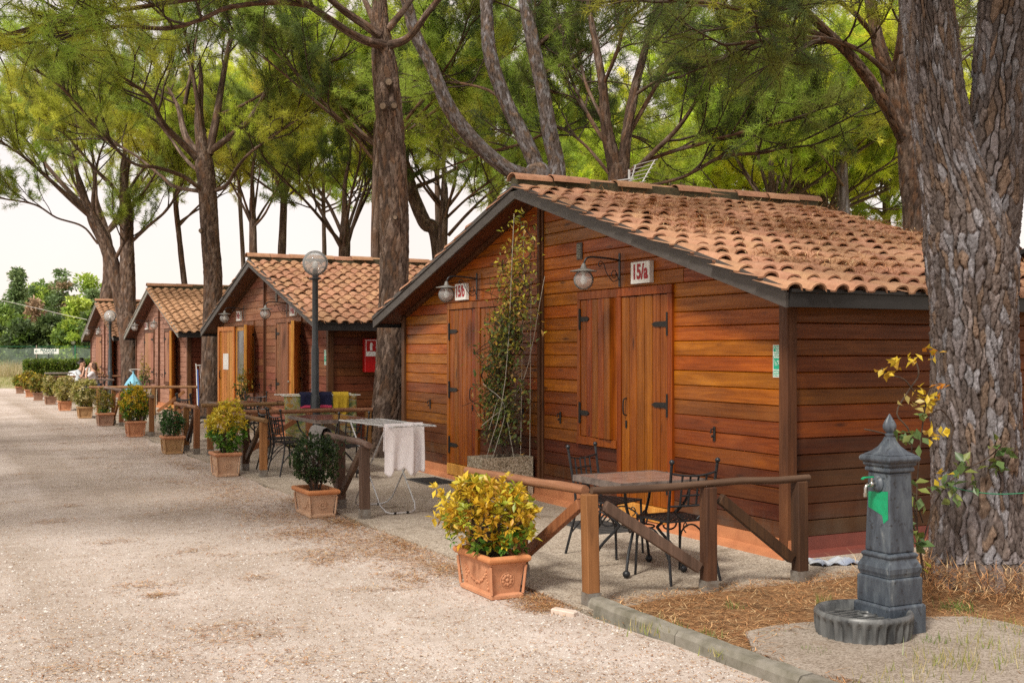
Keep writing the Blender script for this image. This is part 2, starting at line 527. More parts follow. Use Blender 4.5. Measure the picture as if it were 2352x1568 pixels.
# road with a wandering edge
edge = [(ROADX + 0.05 * math.sin(y * 1.7) + 0.03 * math.sin(y * 4.1), y) for y in np.arange(-8, 52, 0.5)]
road = [(-40, -8)] + edge + [(3.2, 53.5), (1.0, 54.6), (-40, 56)]
sheet('gravel_road', road, 0.0, M_gravel)
pat = MB()
pat.box(ROADX - 0.02, 10.5, 6.12, 50, -0.05, 0.02)
pat_o = pat.build('patio', M_patio); pat_o['kind'] = 'structure'
# soil bed in front of the first cabin, slightly humped grid
gx = np.linspace(3.82, 14, 60); gy = np.linspace(-4, 6.14, 60)
X, Y = np.meshgrid(gx, gy, indexing='ij')
Z = 0.035 + 0.012 * np.sin(X * 3.1 + Y) + 0.012 * np.sin(Y * 2.7 - X * 1.3) + rng.normal(0, .003, X.shape)
V = np.stack([X, Y, Z], -1).reshape(-1, 3)
ii = np.arange(59 * 60).reshape(59, 60)[:, :59].ravel()
o = np_mesh('soil_bed', V, np.stack([ii, ii + 60, ii + 61, ii + 1], 1), M_bed, smooth=True); o['kind'] = 'structure'
# rough concrete patch round the fountain
poly = []
for k in range(26):
    a = 2 * math.pi * k / 26
    r = 1 + 0.10 * math.sin(3 * a + 1) + random.uniform(-.07, .07)
    poly.append((4.62 + 0.86 * r * math.cos(a), 4.45 + 0.72 * r * math.sin(a)))
m = MB(); m.prism(poly, 0.02, 0.058); o = m.build('concrete_patch', M_conc); o['kind'] = 'structure'
# kerb stones
kerb = MB(); kerb.box(3.70, 3.80, -4, 6.2, -0.05, 0.05)
kerb_o = kerb.build('kerb', M_kerb); kerb_o['kind'] = 'structure'
y = 6.2
while y > -3:
    L = random.uniform(0.95, 1.02)
    mb = MB()
    n = 10
    vs = []
    prof = [(3.695, -0.04), (3.70, 0.05), (3.722, 0.076), (3.79, 0.08), (3.82, 0.066), (3.825, -0.04)]
    for i in range(n + 1):
        yy = y - 0.006 - (L - 0.012) * i / n
        for (x, z) in prof:
            vs.append((x + random.uniform(-.004, .004) + 0.02 * math.sin(yy * .9), yy, z + random.uniform(-.004, .004)))
    k = len(prof); fs = []
    for i in range(n):
        for j in range(k - 1):
            fs.append((i * k + j, i * k + j + 1, (i + 1) * k + j + 1, (i + 1) * k + j))
    fs.append(tuple(range(k))); fs.append(tuple(reversed(range(n * k, n * k + k))))
    mb.add(vs, fs).build('kerb_stone', M_kerb, kerb_o)
    y -= L

# ------------------------------------------------------------------ cabins
HW = 3.95            # half width of the front wall
SLOPE = 0.30
UE = 4.33            # half width to the eaves
ZE = 1.985           # underside of the roof at the eaves
def zroof(u): return ZE + SLOPE * (UE - abs(u))
DEPTH = 3.70
XR0, XR1 = -0.33, 3.78

M_tile = None
def tile_material():
    m, nt, b = newmat('terracotta_tile')
    v = _coord(nt, (1, 1, 1))
    n1 = _noise(nt, v, 7, 6, 0.7); n2 = _noise(nt, v, 45, 4, 0.6)
    col = _ramp(nt, n1, [(0.25, (0.25, 0.125, 0.074)), (0.5, (0.385, 0.205, 0.122)), (0.8, (0.49, 0.285, 0.18))])
    lich = _ramp(nt, n2, [(0.56, (0, 0, 0)), (0.68, (1, 1, 1))])
    lf = nt.nodes.new('ShaderNodeMath'); lf.operation = 'MULTIPLY'; lf.inputs[1].default_value = 0.42
    nt.links.new(lich, lf.inputs[0])
    col = _mix(nt, lf.outputs[0], col, (0.30, 0.22, 0.13))
    col = _rnd_value(nt, col, 0.09, 0.008)
    nt.links.new(col, b.inputs['Base Color'])
    b.inputs['Roughness'].default_value = 0.85
    b.inputs['Specular IOR Level'].default_value = 0.25
    _bump(nt, b, n2, 0.35, 0.004)
    return m
M_tile = tile_material()
M_moss = plain('mossy_mortar', (0.10, 0.085, 0.045), (0.03, 0.028, 0.016), 14, 0.95, 0.6)

PITCH_X, COURSE = 0.206, 0.300
def tile_arrays(seg=6):
    """one roman tile: roll + flat pan; local x along the eave, y down the slope (0..len), z out of the roof"""
    L = COURSE + 0.05; r = 0.071; t = 0.013
    prof = [(-r - 0.005, 0.0)]
    for i in range(seg + 1):
        a = math.pi * (1 - i / seg)
        prof.append((r * math.cos(a), 0.010 + (r * 0.60) * math.sin(a)))
    prof += [(r + 0.012, 0.004), (PITCH_X - r - 0.012, 0.004)]
    n = len(prof)
    vs = []
    for (y, dz, sc) in ((0.0, -0.008, 0.90), (L, 0.016, 1.0)):
        for (x, z) in prof: vs.append((x * sc if abs(x) <= r + 0.006 else x, y, z * sc + dz))
    for (x, z) in prof:
        k = math.hypot(x, z - 0.012) or 1
        inside = abs(x) <= r + 0.001
        vs.append((x * (1 - t / r) if inside else x, L, (z - t) + 0.016))
    fs = []
    for i in range(n - 1):
        fs.append((i, i + n, i + n + 1, i + 1))
        fs.append((i + n, i + 2 * n, i + 2 * n + 1, i + n + 1))
    return vs, fs
TV, TF = tile_arrays()
def tile_mesh():
    me = bpy.data.meshes.new('tile')
    me.from_pydata(TV, [], TF)
    me.polygons.foreach_set('use_smooth', [True] * len(me.polygons))
    me.materials.append(M_tile)
    if hasattr(me, 'set_sharp_from_angle'): me.set_sharp_from_angle(angle=rad(50))
    return me
TILE_ME = [tile_mesh() for _ in range(3)]
for k, me in enumerate(TILE_ME[1:], 1):
    for vtx in me.vertices:
        vtx.co.z += 0.003 * math.sin(vtx.co.x * 40 + k * 2) + 0.004 * k * (vtx.co.y / 0.4 - .5)
        vtx.co.x += 0.004 * k * math.sin(vtx.co.y * 9)

LS = math.sqrt(1 + SLOPE ** 2)
def slope_frame(side):
    """columns: x along +X, y down the slope, z outwards; side -1: slope that faces -Y"""
    d = Vector((0, side / LS, -SLOPE / LS)); nrm = Vector((0, side * SLOPE / LS, 1 / LS))
    xa = d.cross(nrm)
    return xa, d, nrm

def plank_mesh(h, e0b, e0t, e1b, e1t, conv, t=0.030):
    prof = [(0, 0), (t - .006, 0.0), (t, 0.006), (t, h - 0.010), (t - .012, h - 0.0025), (0, h - 0.0025)]
    vs = []
    for (a, b) in ((e0b, e0t), (e1b, e1t)):
        for (out, z) in prof:
            f = z / h
            vs.append(conv(out, a + (b - a) * f, z))
    n = 6
    fs = [(i, i + 1, i + 7, i + 6) for i in range(5)] + [(5, 4, 3, 2, 1, 0), (6, 7, 8, 9, 10, 11)]
    return vs, fs

def hinge(parent, x, y, z, L, ydir, mat=M_dark_iron):
    m = MB()
    m.box(x - 0.014, x + 0.002, y - 0.014, y + 0.014, z - 0.10, z + 0.10)
    m.add([(x - .009, y, z - .026), (x - .009, y + ydir * L * .8, z - .022), (x - .009, y + ydir * L, z), (x - .009, y + ydir * L * .8, z + .022), (x - .009, y, z + .026),
           (x + .004, y, z - .026), (x + .004, y + ydir * L * .8, z - .022), (x + .004, y + ydir * L, z), (x + .004, y + ydir * L * .8, z + .022), (x + .004, y, z + .026)],
          [(0, 1, 2, 3, 4), (0, 5, 6, 1), (1, 6, 7, 2), (2, 7, 8, 3), (3, 8, 9, 4)])
    m.tube([(x - .012, y, z - .105), (x - .012, y, z + .105)], 0.010, 6)
    return m.build('hinge', mat, parent)

def leaf_panel(name, parent, loc, width, zb, zt, sgn, ang, wm, npl, det, inner=None, handle=False, paper=False, sill=None):
    """a door or shutter leaf of vertical planks; sgn: direction in y from the hinge when closed; ang: degrees open"""
    root_m = MB()
    H = zt - zb
    x0, x1 = -0.012, 0.012
    im = inner or wm
    # back ledges and frame make the leaf's own mesh
    root_m.box(0.012, 0.040, *sorted((0.0, sgn * width)), zb + 0.0, zb + 0.09)
    root_m.box(0.012, 0.040, *sorted((0.0, sgn * width)), zt - 0.09, zt)
    root_m.box(0.012, 0.042, *sorted((sgn * 0.0, sgn * 0.07)), zb + .092, zt - .092)
    root_m.box(0.012, 0.042, *sorted((sgn * (width - .07), sgn * width)), zb + .092, zt - .092)
    lf = root_m.build(name, im, parent)
    lf.location = loc
    lf.rotation_euler = (0, 0, rad(ang) * sgn)
    pw = width / npl
    for i in range(npl):
        m = MB()
        a, b = i * pw + 0.0055, (i + 1) * pw - 0.0055
        c = 0.007
        y0, y1 = sorted((sgn * a, sgn * b))
        dz = random.uniform(0, .004)
        prof = [(0.011, y0), (x0 + c, y0), (x0, y0 + c), (x0, y1 - c), (x0 + c, y1), (0.011, y1)]
        vs = [(x, y, zb + dz) for x, y in prof] + [(x, y, zt - dz) for x, y in prof]
        fs = [(i2, i2 + 1, i2 + 7, i2 + 6) for i2 in range(5)] + [(5, 0, 6, 11), (0, 1, 2, 3, 4, 5), (11, 10, 9, 8, 7, 6)]
        m.add(vs, fs)
        if inner is not None: m.build('plank', inner, lf)
        else: m.build('plank', wm, lf)
    for z in ((zb + H * .17, zb + H * .86) if H < 1.7 else (zb + H * .12, zb + H * .48, zb + H * .86)):
        hinge(lf, x0, sgn * 0.0, z, min(0.26, width * .33), sgn)
    if handle:
        m = MB()
        yy = sgn * (width - 0.09); z = zb + H * .46
        for xs in ((-1,) if inner is None else (1,)):
            xo = -0.012 if xs < 0 else 0.012
            m.tube(smooth_path([(xo, yy, z - .08), (xo + xs * .035, yy, z - .06), (xo + xs * .035, yy, z + .06), (xo, yy, z + .08)], 4), 0.007, 6)
        m.box(-0.02, -0.011, yy - .012, yy + .012, z - .20, z - .13)
        m.build('handle', M_dark_iron, lf)
    if paper:
        m = MB()
        m.box(0.0125, 0.0165, *sorted((sgn * width * .40, sgn * width * .72)), zb + H * .52, zb + H * .70)
        m.build('paper_notice', M_white, lf)
    return lf

def cabin(yc, label, pal, det, states, group='timber holiday cabins in a row', weather_shade_rows=6):
    """pal: front, lower front, side, vertical woods, inner leaf wood, trim; states: opening angles"""
    cab = thing('timber_cabin', label, 'cabin', (XW, yc, 0), group)
    F, FL, SD, VT, INN, TR = pal
    # core
    m = MB()
    z1 = zroof(HW) - 0.03
    pk = zroof(0) - 0.03
    prof = [(-HW + .03, .12), (HW - .03, .12), (HW - .03, z1), (0, pk), (-HW + .03, z1)]
    vs = [(0.03, u, z) for u, z in prof] + [(DEPTH, u, z) for u, z in prof]
    fs = [(4, 3, 2, 1, 0), (5, 6, 7, 8, 9)] + [(i, (i + 1) % 5, 5 + (i + 1) % 5, 5 + i) for i in range(5)]
    m.add(vs, fs)
    wall = m.build('wall', M_wallcore, cab)
    # plinth, flared at the foot
    m = MB()
    for (a, b) in ((-HW, 2.46 - 0.0),):
        pass
    pr = [(-0.10, 0.0), (-0.075, 0.05), (-0.03, 0.075), (-0.022, 0.165), (0.03, 0.165), (0.03, 0.0)]
    vs = [(x, -HW - .06, z) for x, z in pr] + [(x, HW + .06, z) for x, z in pr]
    m.add(vs, [(i, (i + 1) % 6, 6 + (i + 1) % 6, 6 + i) for i in range(6)] + [(5, 4, 3, 2, 1, 0), (6, 7, 8, 9, 10, 11)])
    m.build('plinth', M_plinth, cab)
    m = MB()
    pr = [(-HW - .09, 0.0), (-HW - .06, 0.05), (-HW - .02, 0.07), (-HW - .015, 0.17), (-HW + .03, .17), (-HW + .03, 0)]
    vs = [(0.06, y, z) for y, z in pr] + [(DEPTH, y, z) for y, z in pr]
    m.add(vs, [(i, 6 + i, 6 + (i + 1) % 6, (i + 1) % 6) for i in range(6)] + [(0, 1, 2, 3, 4, 5), (11, 10, 9, 8, 7, 6)])
    m.build('side_plinth', M_plinth_red, cab)
    # front planks
    h = 0.128
    DO = (1.55, 2.46); WI = (0.80, 1.55)      # door and window, mirrored
    DZ = (0.075, 2.207); WZ = (0.692, 2.205)
    joined = MB()
    z = 0.165; row = 0
    while z < zroof(0) - 0.05:
        zt = min(z + h, zroof(0) - 0.02)
        hh = zt - z
        ub = min(HW - .05, (zroof(0) - 0.01 - z) / SLOPE); ut = min(HW - .05, max(0.03, (zroof(0) - 0.01 - zt) / SLOPE))
        if ub < 0.12: break
        cuts = [(-0.06, 0.06)]
        for s in (-1, 1):
            if zt > DZ[0] and z < DZ[1] - .02: cuts.append(tuple(sorted((s * DO[0], s * DO[1]))))
            if zt > WZ[0] + .02 and z < WZ[1] - .02: cuts.append(tuple(sorted((s * WI[0], s * WI[1]))))
        if DZ[1] <= z < 2.62:
            cuts += [(2.515, 2.52), (-2.52, -2.515)] if row % 2 else [(2.60, 2.605), (-2.605, -2.60)]
        cuts.sort()
        merged = []
        for c in cuts:
            if merged and c[0] <= merged[-1][1] + 1e-6: merged[-1] = (merged[-1][0], max(merged[-1][1], c[1]))
            else: merged.append(c)
        segs = []; cur = -ub
        for c in merged:
            if c[0] > cur: segs.append((cur, min(c[0], ub)))
            cur = max(cur, c[1])
        if cur < ub: segs.append((cur, ub))
        mat = F if not weather_shade_rows or row > 7 else (FL if row < 4 or (row < 6 and random.random() < .5) else W15_FM)
        for (a, b) in segs:
            if b - a < 0.06 or a >= ub or b <= -ub: continue
            at = a if a > -ut else max(a, -ut); bt = b if b < ut else min(b, ut)
            if bt - at < 0.02: continue
            jit = random.uniform(-.002, .002)
            vs, fs = plank_mesh(hh, a + .002, at + .002, b - .002, bt - .002, lambda out, e, zz, z=z, j=jit: (0.03 - out + j, e, z + zz))
            fs = [tuple(reversed(f)) for f in fs]
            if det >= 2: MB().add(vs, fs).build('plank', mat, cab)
            else: joined.add(vs, fs)
        z = zt; row += 1
    if det < 2:
        stuff(joined.build('front_planks', F, cab))
    # side planks (the side that faces the camera)
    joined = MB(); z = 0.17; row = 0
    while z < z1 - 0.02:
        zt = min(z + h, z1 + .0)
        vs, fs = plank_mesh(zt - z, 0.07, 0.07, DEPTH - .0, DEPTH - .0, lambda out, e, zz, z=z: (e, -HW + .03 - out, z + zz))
        if det >= 2: MB().add(vs, fs).build('plank', W15_SL if weather_shade_rows and row < 6 else SD, cab)
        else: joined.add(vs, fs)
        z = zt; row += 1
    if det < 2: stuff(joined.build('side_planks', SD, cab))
    # corner posts and the post in the middle
    for u in (-HW, HW):
        m = MB(); m.box(-0.035, 0.065, u - .05 if u < 0 else u - .05, u + .05, 0.12 if u > 0 else 0.10, z1 + .01, 0.006)
        m.build('corner_post', TR, cab)
    m = MB(); m.box(-0.02, 0.03, -0.056, 0.056, 0.16, pk - 0.01, 0.006); m.box(-0.045, -0.021, -0.022, 0.022, 0.16, pk - 0.03, 0.005)
    m.build('centre_post', TR, cab)
    # frames
    for s in (-1, 1):
        m = MB()
        y0, y1 = sorted((s * DO[0], s * DO[1]))
        m.box(-0.028, 0.03, y0, y0 + .07, DZ[0], DZ[1] - .08, 0.004); m.box(-0.028, 0.03, y1 - .07, y1, DZ[0], DZ[1] - .08, 0.004)
        m.box(-0.03, 0.03, y0, y1, DZ[1] - .078, DZ[1], 0.004)
        m.build('door_frame', VT if det > 1 else TR, cab)
        m = MB(); m.box(-0.06, 0.03, y0 + .071, y1 - .071, DZ[0], DZ[0] + .13, 0.004)
        m.build('threshold_board', INN, cab)
        m = MB()
        y0, y1 = sorted((s * WI[0], s * WI[1])); 
        yi = (y0, y1)
        m.box(-0.028, 0.03, y0 + .001, y0 + .055, WZ[0] + .07, WZ[1] - .08, 0.004); m.box(-0.028, 0.03, y1 - .055, y1 - .001, WZ[0] + .07, WZ[1] - .08, 0.004)
        m.box(-0.03, 0.03, y0 + .001, y1 - .001, WZ[1] - .078, WZ[1], 0.004); m.box(-0.04, 0.03, y0 + .001, y1 - .001, WZ[0] - .01, WZ[0] + .068, 0.006)
        m.build('window_frame', VT if det > 1 else TR, cab)
        key = 'a' if s < 0 else 'b'
        da, sa = states[key]
        # door leaf hinges at the outer jamb, shutter at the inner jamb
        npd, npw = (6, 5) if det > 1 else (3, 3)
        opened = da > 20
        leaf_panel('door', cab, (-0.005, s * (DO[1] - .07), 0), DO[1] - DO[0] - .14, 0.21, DZ[1] - .085, -s, da, VT, npd, det, INN if opened else None, True, opened)
        opened = sa > 20
        leaf_panel('shutter', cab, (-0.005, s * (WI[0] + .055), 0), WI[1] - WI[0] - .11, WZ[0] + .072, WZ[1] - .085, s, sa, VT, npw, det, INN if opened else None)
        if da > 20:
            m = MB(); a, b = sorted((s * (DO[0] + .075), s * (DO[1] - .075)))
            m.box(0.004, 0.029, a, a + .09, .21, DZ[1] - .09); m.box(0.004, 0.029, b - .09, b, .21, DZ[1] - .09)
            m.box(0.004, 0.028, a + .091, b - .091, .21, .95); m.box(0.004, 0.028, a + .091, b - .091, DZ[1] - .18, DZ[1] - .09)
            d = m.build('inner_door', INN, cab)
            m = MB(); m.box(0.012, 0.018, a + .09, b - .09, .95, DZ[1] - .18); m.build('pane', M_pane, d)
            m = MB(); m.sphere((-.02, s * (DO[0] + .12), 1.05), .022, 8, 6); m.build('handle', M_chrome, d)
        if sa > 20:
            m = MB(); a, b = sorted((s * (WI[0] + .058), s * (WI[1] - .058)))
            m.box(0.004, 0.029, a, a + .05, WZ[0] + .07, WZ[1] - .085); m.box(0.004, 0.029, b - .05, b, WZ[0] + .07, WZ[1] - .085)
            d = m.build('inner_window', INN, cab)
            m = MB(); m.box(0.012, 0.018, a + .05, b - .05, WZ[0] + .07, WZ[1] - .09); m.build('pane', M_pane, d)
        # shutter catches on the wall
        for u in ((s * 3.05), (s * 0.42)):
            m = MB(); m.box(-0.012, -0.0005, u - .014, u + .014, .86, .98, 0.003); m.tube([(-0.012, u, .96), (-0.04, u, .955), (-.045, u, .925)], .007, 5); m.sphere((-.03, u, .90), .012, 6, 4)
            m.build('shutter_catch', M_dark_iron, cab)
    # roof: two boarded slabs, with a soffit that runs out over the front
    m = MB()
    t = 0.035
    for s in (-1, 1):
        ee = s * (UE - 0.012)
        vs = []
        for x in (XR0 + .034, XR1 - .03):
            for (u, dz) in ((0, 0), (ee, 0), (ee, t), (0, t)):
                vs.append((x, u, zroof(u) + dz))
        fs = [(0, 1, 5, 4), (2, 3, 7, 6), (1, 2, 6, 5), (0, 3, 2, 1), (4, 5, 6, 7)]
        if s > 0: fs = [tuple(reversed(f)) for f in fs]
        m.add(vs, fs)
    roof = m.build('roof', M_soffit, cab)
    # barge boards in two steps, front and back
    for x0 in (XR0, XR1 - .028):
        for s in (-1, 1):
            m = MB()
            for (xa, xb, lo, hi) in ((x0, x0 + .028, -0.055, 0.055), (x0 - .014 if x0 < 0 else x0, x0 + .014, 0.057, 0.105)):
                vs = []
                for x in (xa, xb):
                    for (u, dz) in ((0, lo), (s * UE, lo), (s * UE, hi), (0, hi)):
                        vs.append((x, u, zroof(u) + dz))
                fs = [(0, 1, 2, 3), (7, 6, 5, 4), (0, 4, 5, 1), (1, 5, 6, 2), (2, 6, 7, 3), (3, 7, 4, 0)]
                if s < 0: fs = [tuple(reversed(f)) for f in fs]
                m.add(vs, fs)
            m.build('barge_board', M_fascia if det > 1 else M_fascia_light, roof)
    for s in (-1, 1):
        y0, y1 = sorted((s * (UE - .01), s * (UE + .015)))
        m = MB(); m.box(XR0 + .03, XR1 - .03, y0, y1, ZE - .05, ZE + .055); m.build('eave_board', M_gutter, roof)
        y0, y1 = sorted((s * (UE - .0), s * (UE + .035)))
        m = MB(); m.box(XR0 + .03, XR1 - .03, y0, y1, ZE + .057, ZE + .083); m.build('eave_batten', M_gutter, roof)
        m = MB(); m.beam((-0.02, s * (HW - .12), zroof(HW - .1) - .03), (-0.02, s * .1, zroof(.1) - .03), .04, .05)
        m.build('gable_trim', TR, roof)
    # tiles
    ncol = 20
    nrow = 15
    x_start = XR0 + 0.055
    for s in (-1, 1):
        xa, d, nm = slope_frame(s)
        M3 = Matrix((xa, d, nm)).transposed()
        stock = MB()
        for r in range(nrow):
            for c in range(ncol):
                dist = UE * LS + 0.055 - (r + 1) * COURSE - 0.05
                base = Vector((x_start + c * PITCH_X, 0, zroof(0) + 0.075)) + d * dist
                if base.x > XR1 + .03 or dist < -.03: continue
                rot = M3 @ Matrix.Rotation(random.gauss(0, .022), 3, 'Z') @ Matrix.Rotation(random.gauss(0, .014), 3, 'X')
                base = base + nm * random.gauss(0, .004) + xa * random.gauss(0, .004) + d * random.gauss(0, .009)
                M4 = Matrix.Translation(base) @ rot.to_4x4()
                if s < 0 and det >= 2:
                    o = bpy.data.objects.new('tile', random.choice(TILE_ME)); COL.objects.link(o)
                    o.parent = roof; o.matrix_local = M4
                else:
                    stock.add([M4 @ Vector(v) for v in TV], TF)
        if stock.v:
            stuff(stock.build('roof_tiles', M_tile, roof, smooth=True))
    # ridge
    m = MB()
    zr = zroof(0) + 0.125
    m.box(XR0 + .0, XR1 - .0, -.085, .085, zr - .10, zr + .05)
    m.build('ridge_mortar', M_moss, roof)
    nr = 10; L = (XR1 - XR0 + .06) / nr
    for i in range(nr):
        m = MB(); x0 = XR0 - .03 + i * L
        for (xa_, ra, xb_, rb) in ((x0, .100, x0 + L + .03, .108),):
            vs = []; seg = 8
            for (x, r) in ((xa_, rb), (xb_, ra), (xa_, rb - .014)):
                for k in range(seg + 1):
                    a = math.pi * k / seg
                    vs.append((x, r * 1.05 * math.cos(a), zr + .01 + r * .78 * math.sin(a)))
            n = seg + 1
            fs = [(k, k + 1, n + k + 1, n + k) for k in range(seg)] + [(k + 1, k, 2 * n + k, 2 * n + k + 1) for k in range(seg)]
            m.add(vs, fs)
        o = m.build('ridge_tile', M_tile, roof, smooth=True)
        o.rotation_euler = (random.gauss(0, .015), random.gauss(0, .003), random.gauss(0, .005))
    return cab

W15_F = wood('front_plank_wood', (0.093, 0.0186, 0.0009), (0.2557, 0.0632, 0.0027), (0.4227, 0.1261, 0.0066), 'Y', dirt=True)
W15_FL = wood('weathered_shaded_low_plank_wood', (0.0314, 0.0073, 0.0017), (0.0786, 0.019, 0.0039), (0.1258, 0.0364, 0.0078), 'Y', 0.5, 0.12, dirt=True)  # low front boards: weathering plus the wall's shade put into the colour
W15_FM = wood('half_weathered_shaded_plank_wood', (0.0574, 0.0127, 0.0014), (0.1582, 0.0396, 0.0039), (0.2638, 0.0774, 0.0085), 'Y', dirt=True)  # step between, also part weathering and part painted shade
W15_SL = wood('shade_tinted_low_side_plank_wood', (0.0179, 0.0042, 0.0013), (0.0446, 0.0111, 0.0025), (0.0714, 0.0201, 0.0046), 'X', dirt=True)  # shade on the lower side wall put into the plank colour
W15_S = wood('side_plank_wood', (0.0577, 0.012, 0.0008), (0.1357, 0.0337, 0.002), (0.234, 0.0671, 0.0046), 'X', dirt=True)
W15_V = wood('upright_board_wood', (0.0846, 0.0161, 0.0009), (0.1997, 0.0475, 0.0025), (0.3348, 0.0949, 0.0057), 'Z', rnd=.12)
W15_T = wood('dark_post_wood', (0.035, 0.013, 0.007), (0.085, 0.03, 0.013), (0.14, 0.055, 0.024), 'Z', 0.5, 0.15)
W_INN = wood('bright_pine_board', (0.30, 0.10, 0.016), (0.55, 0.23, 0.045), (0.70, 0.36, 0.09), 'Z')
W14_F = wood('faded_plank_wood', (0.135, 0.0451, 0.0238), (0.234, 0.0861, 0.0462), (0.324, 0.1394, 0.0805), 'Y', 0.55, 0.15)
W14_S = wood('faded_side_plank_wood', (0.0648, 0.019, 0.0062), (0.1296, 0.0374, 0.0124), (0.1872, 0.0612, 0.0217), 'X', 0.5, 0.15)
W14_V = wood('faded_board_wood', (0.117, 0.041, 0.0196), (0.207, 0.0779, 0.0385), (0.279, 0.1189, 0.063), 'Z', 0.55, 0.12)
W13_F = wood('bleached_plank_wood', (0.1892, 0.0861, 0.057), (0.3096, 0.1558, 0.1102), (0.4042, 0.2296, 0.1672), 'Y', 0.6, 0.15)
W13_V = wood('bleached_board_wood', (0.1892, 0.082, 0.0456), (0.2924, 0.1394, 0.0836), (0.3612, 0.1886, 0.1216), 'Z', 0.6, 0.12)

YC = [10.9, 22.15, 33.45, 44.4]
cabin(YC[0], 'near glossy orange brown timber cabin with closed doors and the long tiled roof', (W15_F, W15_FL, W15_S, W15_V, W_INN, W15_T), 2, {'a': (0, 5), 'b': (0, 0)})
cabin(YC[1], 'faded brown timber cabin with opened orange door leaves, behind the tall street lamp', (W14_F, W14_F, W14_S, W14_V, W_INN, W15_T), 2, {'a': (154, 0), 'b': (167, 152)}, weather_shade_rows=0)
cabin(YC[2], 'pale bleached timber cabin beside the folded blue drying rack', (W13_F, W13_F, W14_S, W13_V, W_INN, W15_T), 1, {'a': (160, 0), 'b': (0, 12)}, weather_shade_rows=0)
cabin(YC[3], 'last small bleached timber cabin in the row, beside the green hedge', (W13_F, W13_F, W14_S, W13_V, W_INN, W15_T), 1, {'a': (160, 0), 'b': (0, 12)}, weather_shade_rows=0)
# ------------------------------------------------------------------ trees
def bark_mat():
    m, nt, b = newmat('pine_bark')
    at = nt.nodes.new('ShaderNodeAttribute'); at.attribute_name = 'Col'
    v = _coord(nt, (1, 1, .38), False)
    n1 = _noise(nt, v, 60, 6, .7, .6); n2 = _noise(nt, v, 24, 4, .6, .8)
    col = _mix(nt, 1.0, at.outputs['Color'], _ramp(nt, n1, [(.3, (.62, .6, .58)), (.55, (1, 1, 1)), (.75, (1.35, 1.3, 1.25))]), 'MULTIPLY')
    col = _mix(nt, 1.0, col, _ramp(nt, n2, [(.35, (.72, .70, .68)), (.58, (1.05, 1.05, 1.05)), (.66, (1.5, 1.52, 1.55))]), 'MULTIPLY')
    nt.links.new(col, b.inputs['Base Color']); b.inputs['Roughness'].default_value = .9; b.inputs['Specular IOR Level'].default_value = .2
    _bump(nt, b, n1, .8, .012)
    return m
M_bark = bark_mat()
M_twig = plain('dark_twig_bark', (0.075, 0.045, 0.028), (0.03, 0.02, 0.014), 9, 0.9, 0.3)
M_needle = attr_mat('pine_needles', 0.55, 0.6, 0, 1, 0, 0.3)
M_leaf = attr_mat('shrub_leaves', 0.42, 0.35, 0, 1, 0, 0.5)
M_cut = plain('cut_branch_wood', (0.26, 0.19, 0.135), (0.16, 0.115, 0.08), 30, 0.85)

BARK_A = [(0.173, 0.144, 0.136), (0.14, 0.111, 0.1), (0.206, 0.182, 0.186), (0.181, 0.127, 0.095), (0.119, 0.097, 0.091), (0.222, 0.213, 0.228)]
BARK_B = [(0.164, 0.113, 0.085), (0.119, 0.078, 0.059), (0.205, 0.152, 0.125), (0.139, 0.082, 0.053), (0.09, 0.062, 0.049)]
BARK_C = [(0.156, 0.087, 0.053), (0.125, 0.064, 0.038), (0.177, 0.112, 0.077), (0.104, 0.059, 0.037), (0.14, 0.106, 0.087)]
CREV = np.array((0.045, 0.030, 0.022))

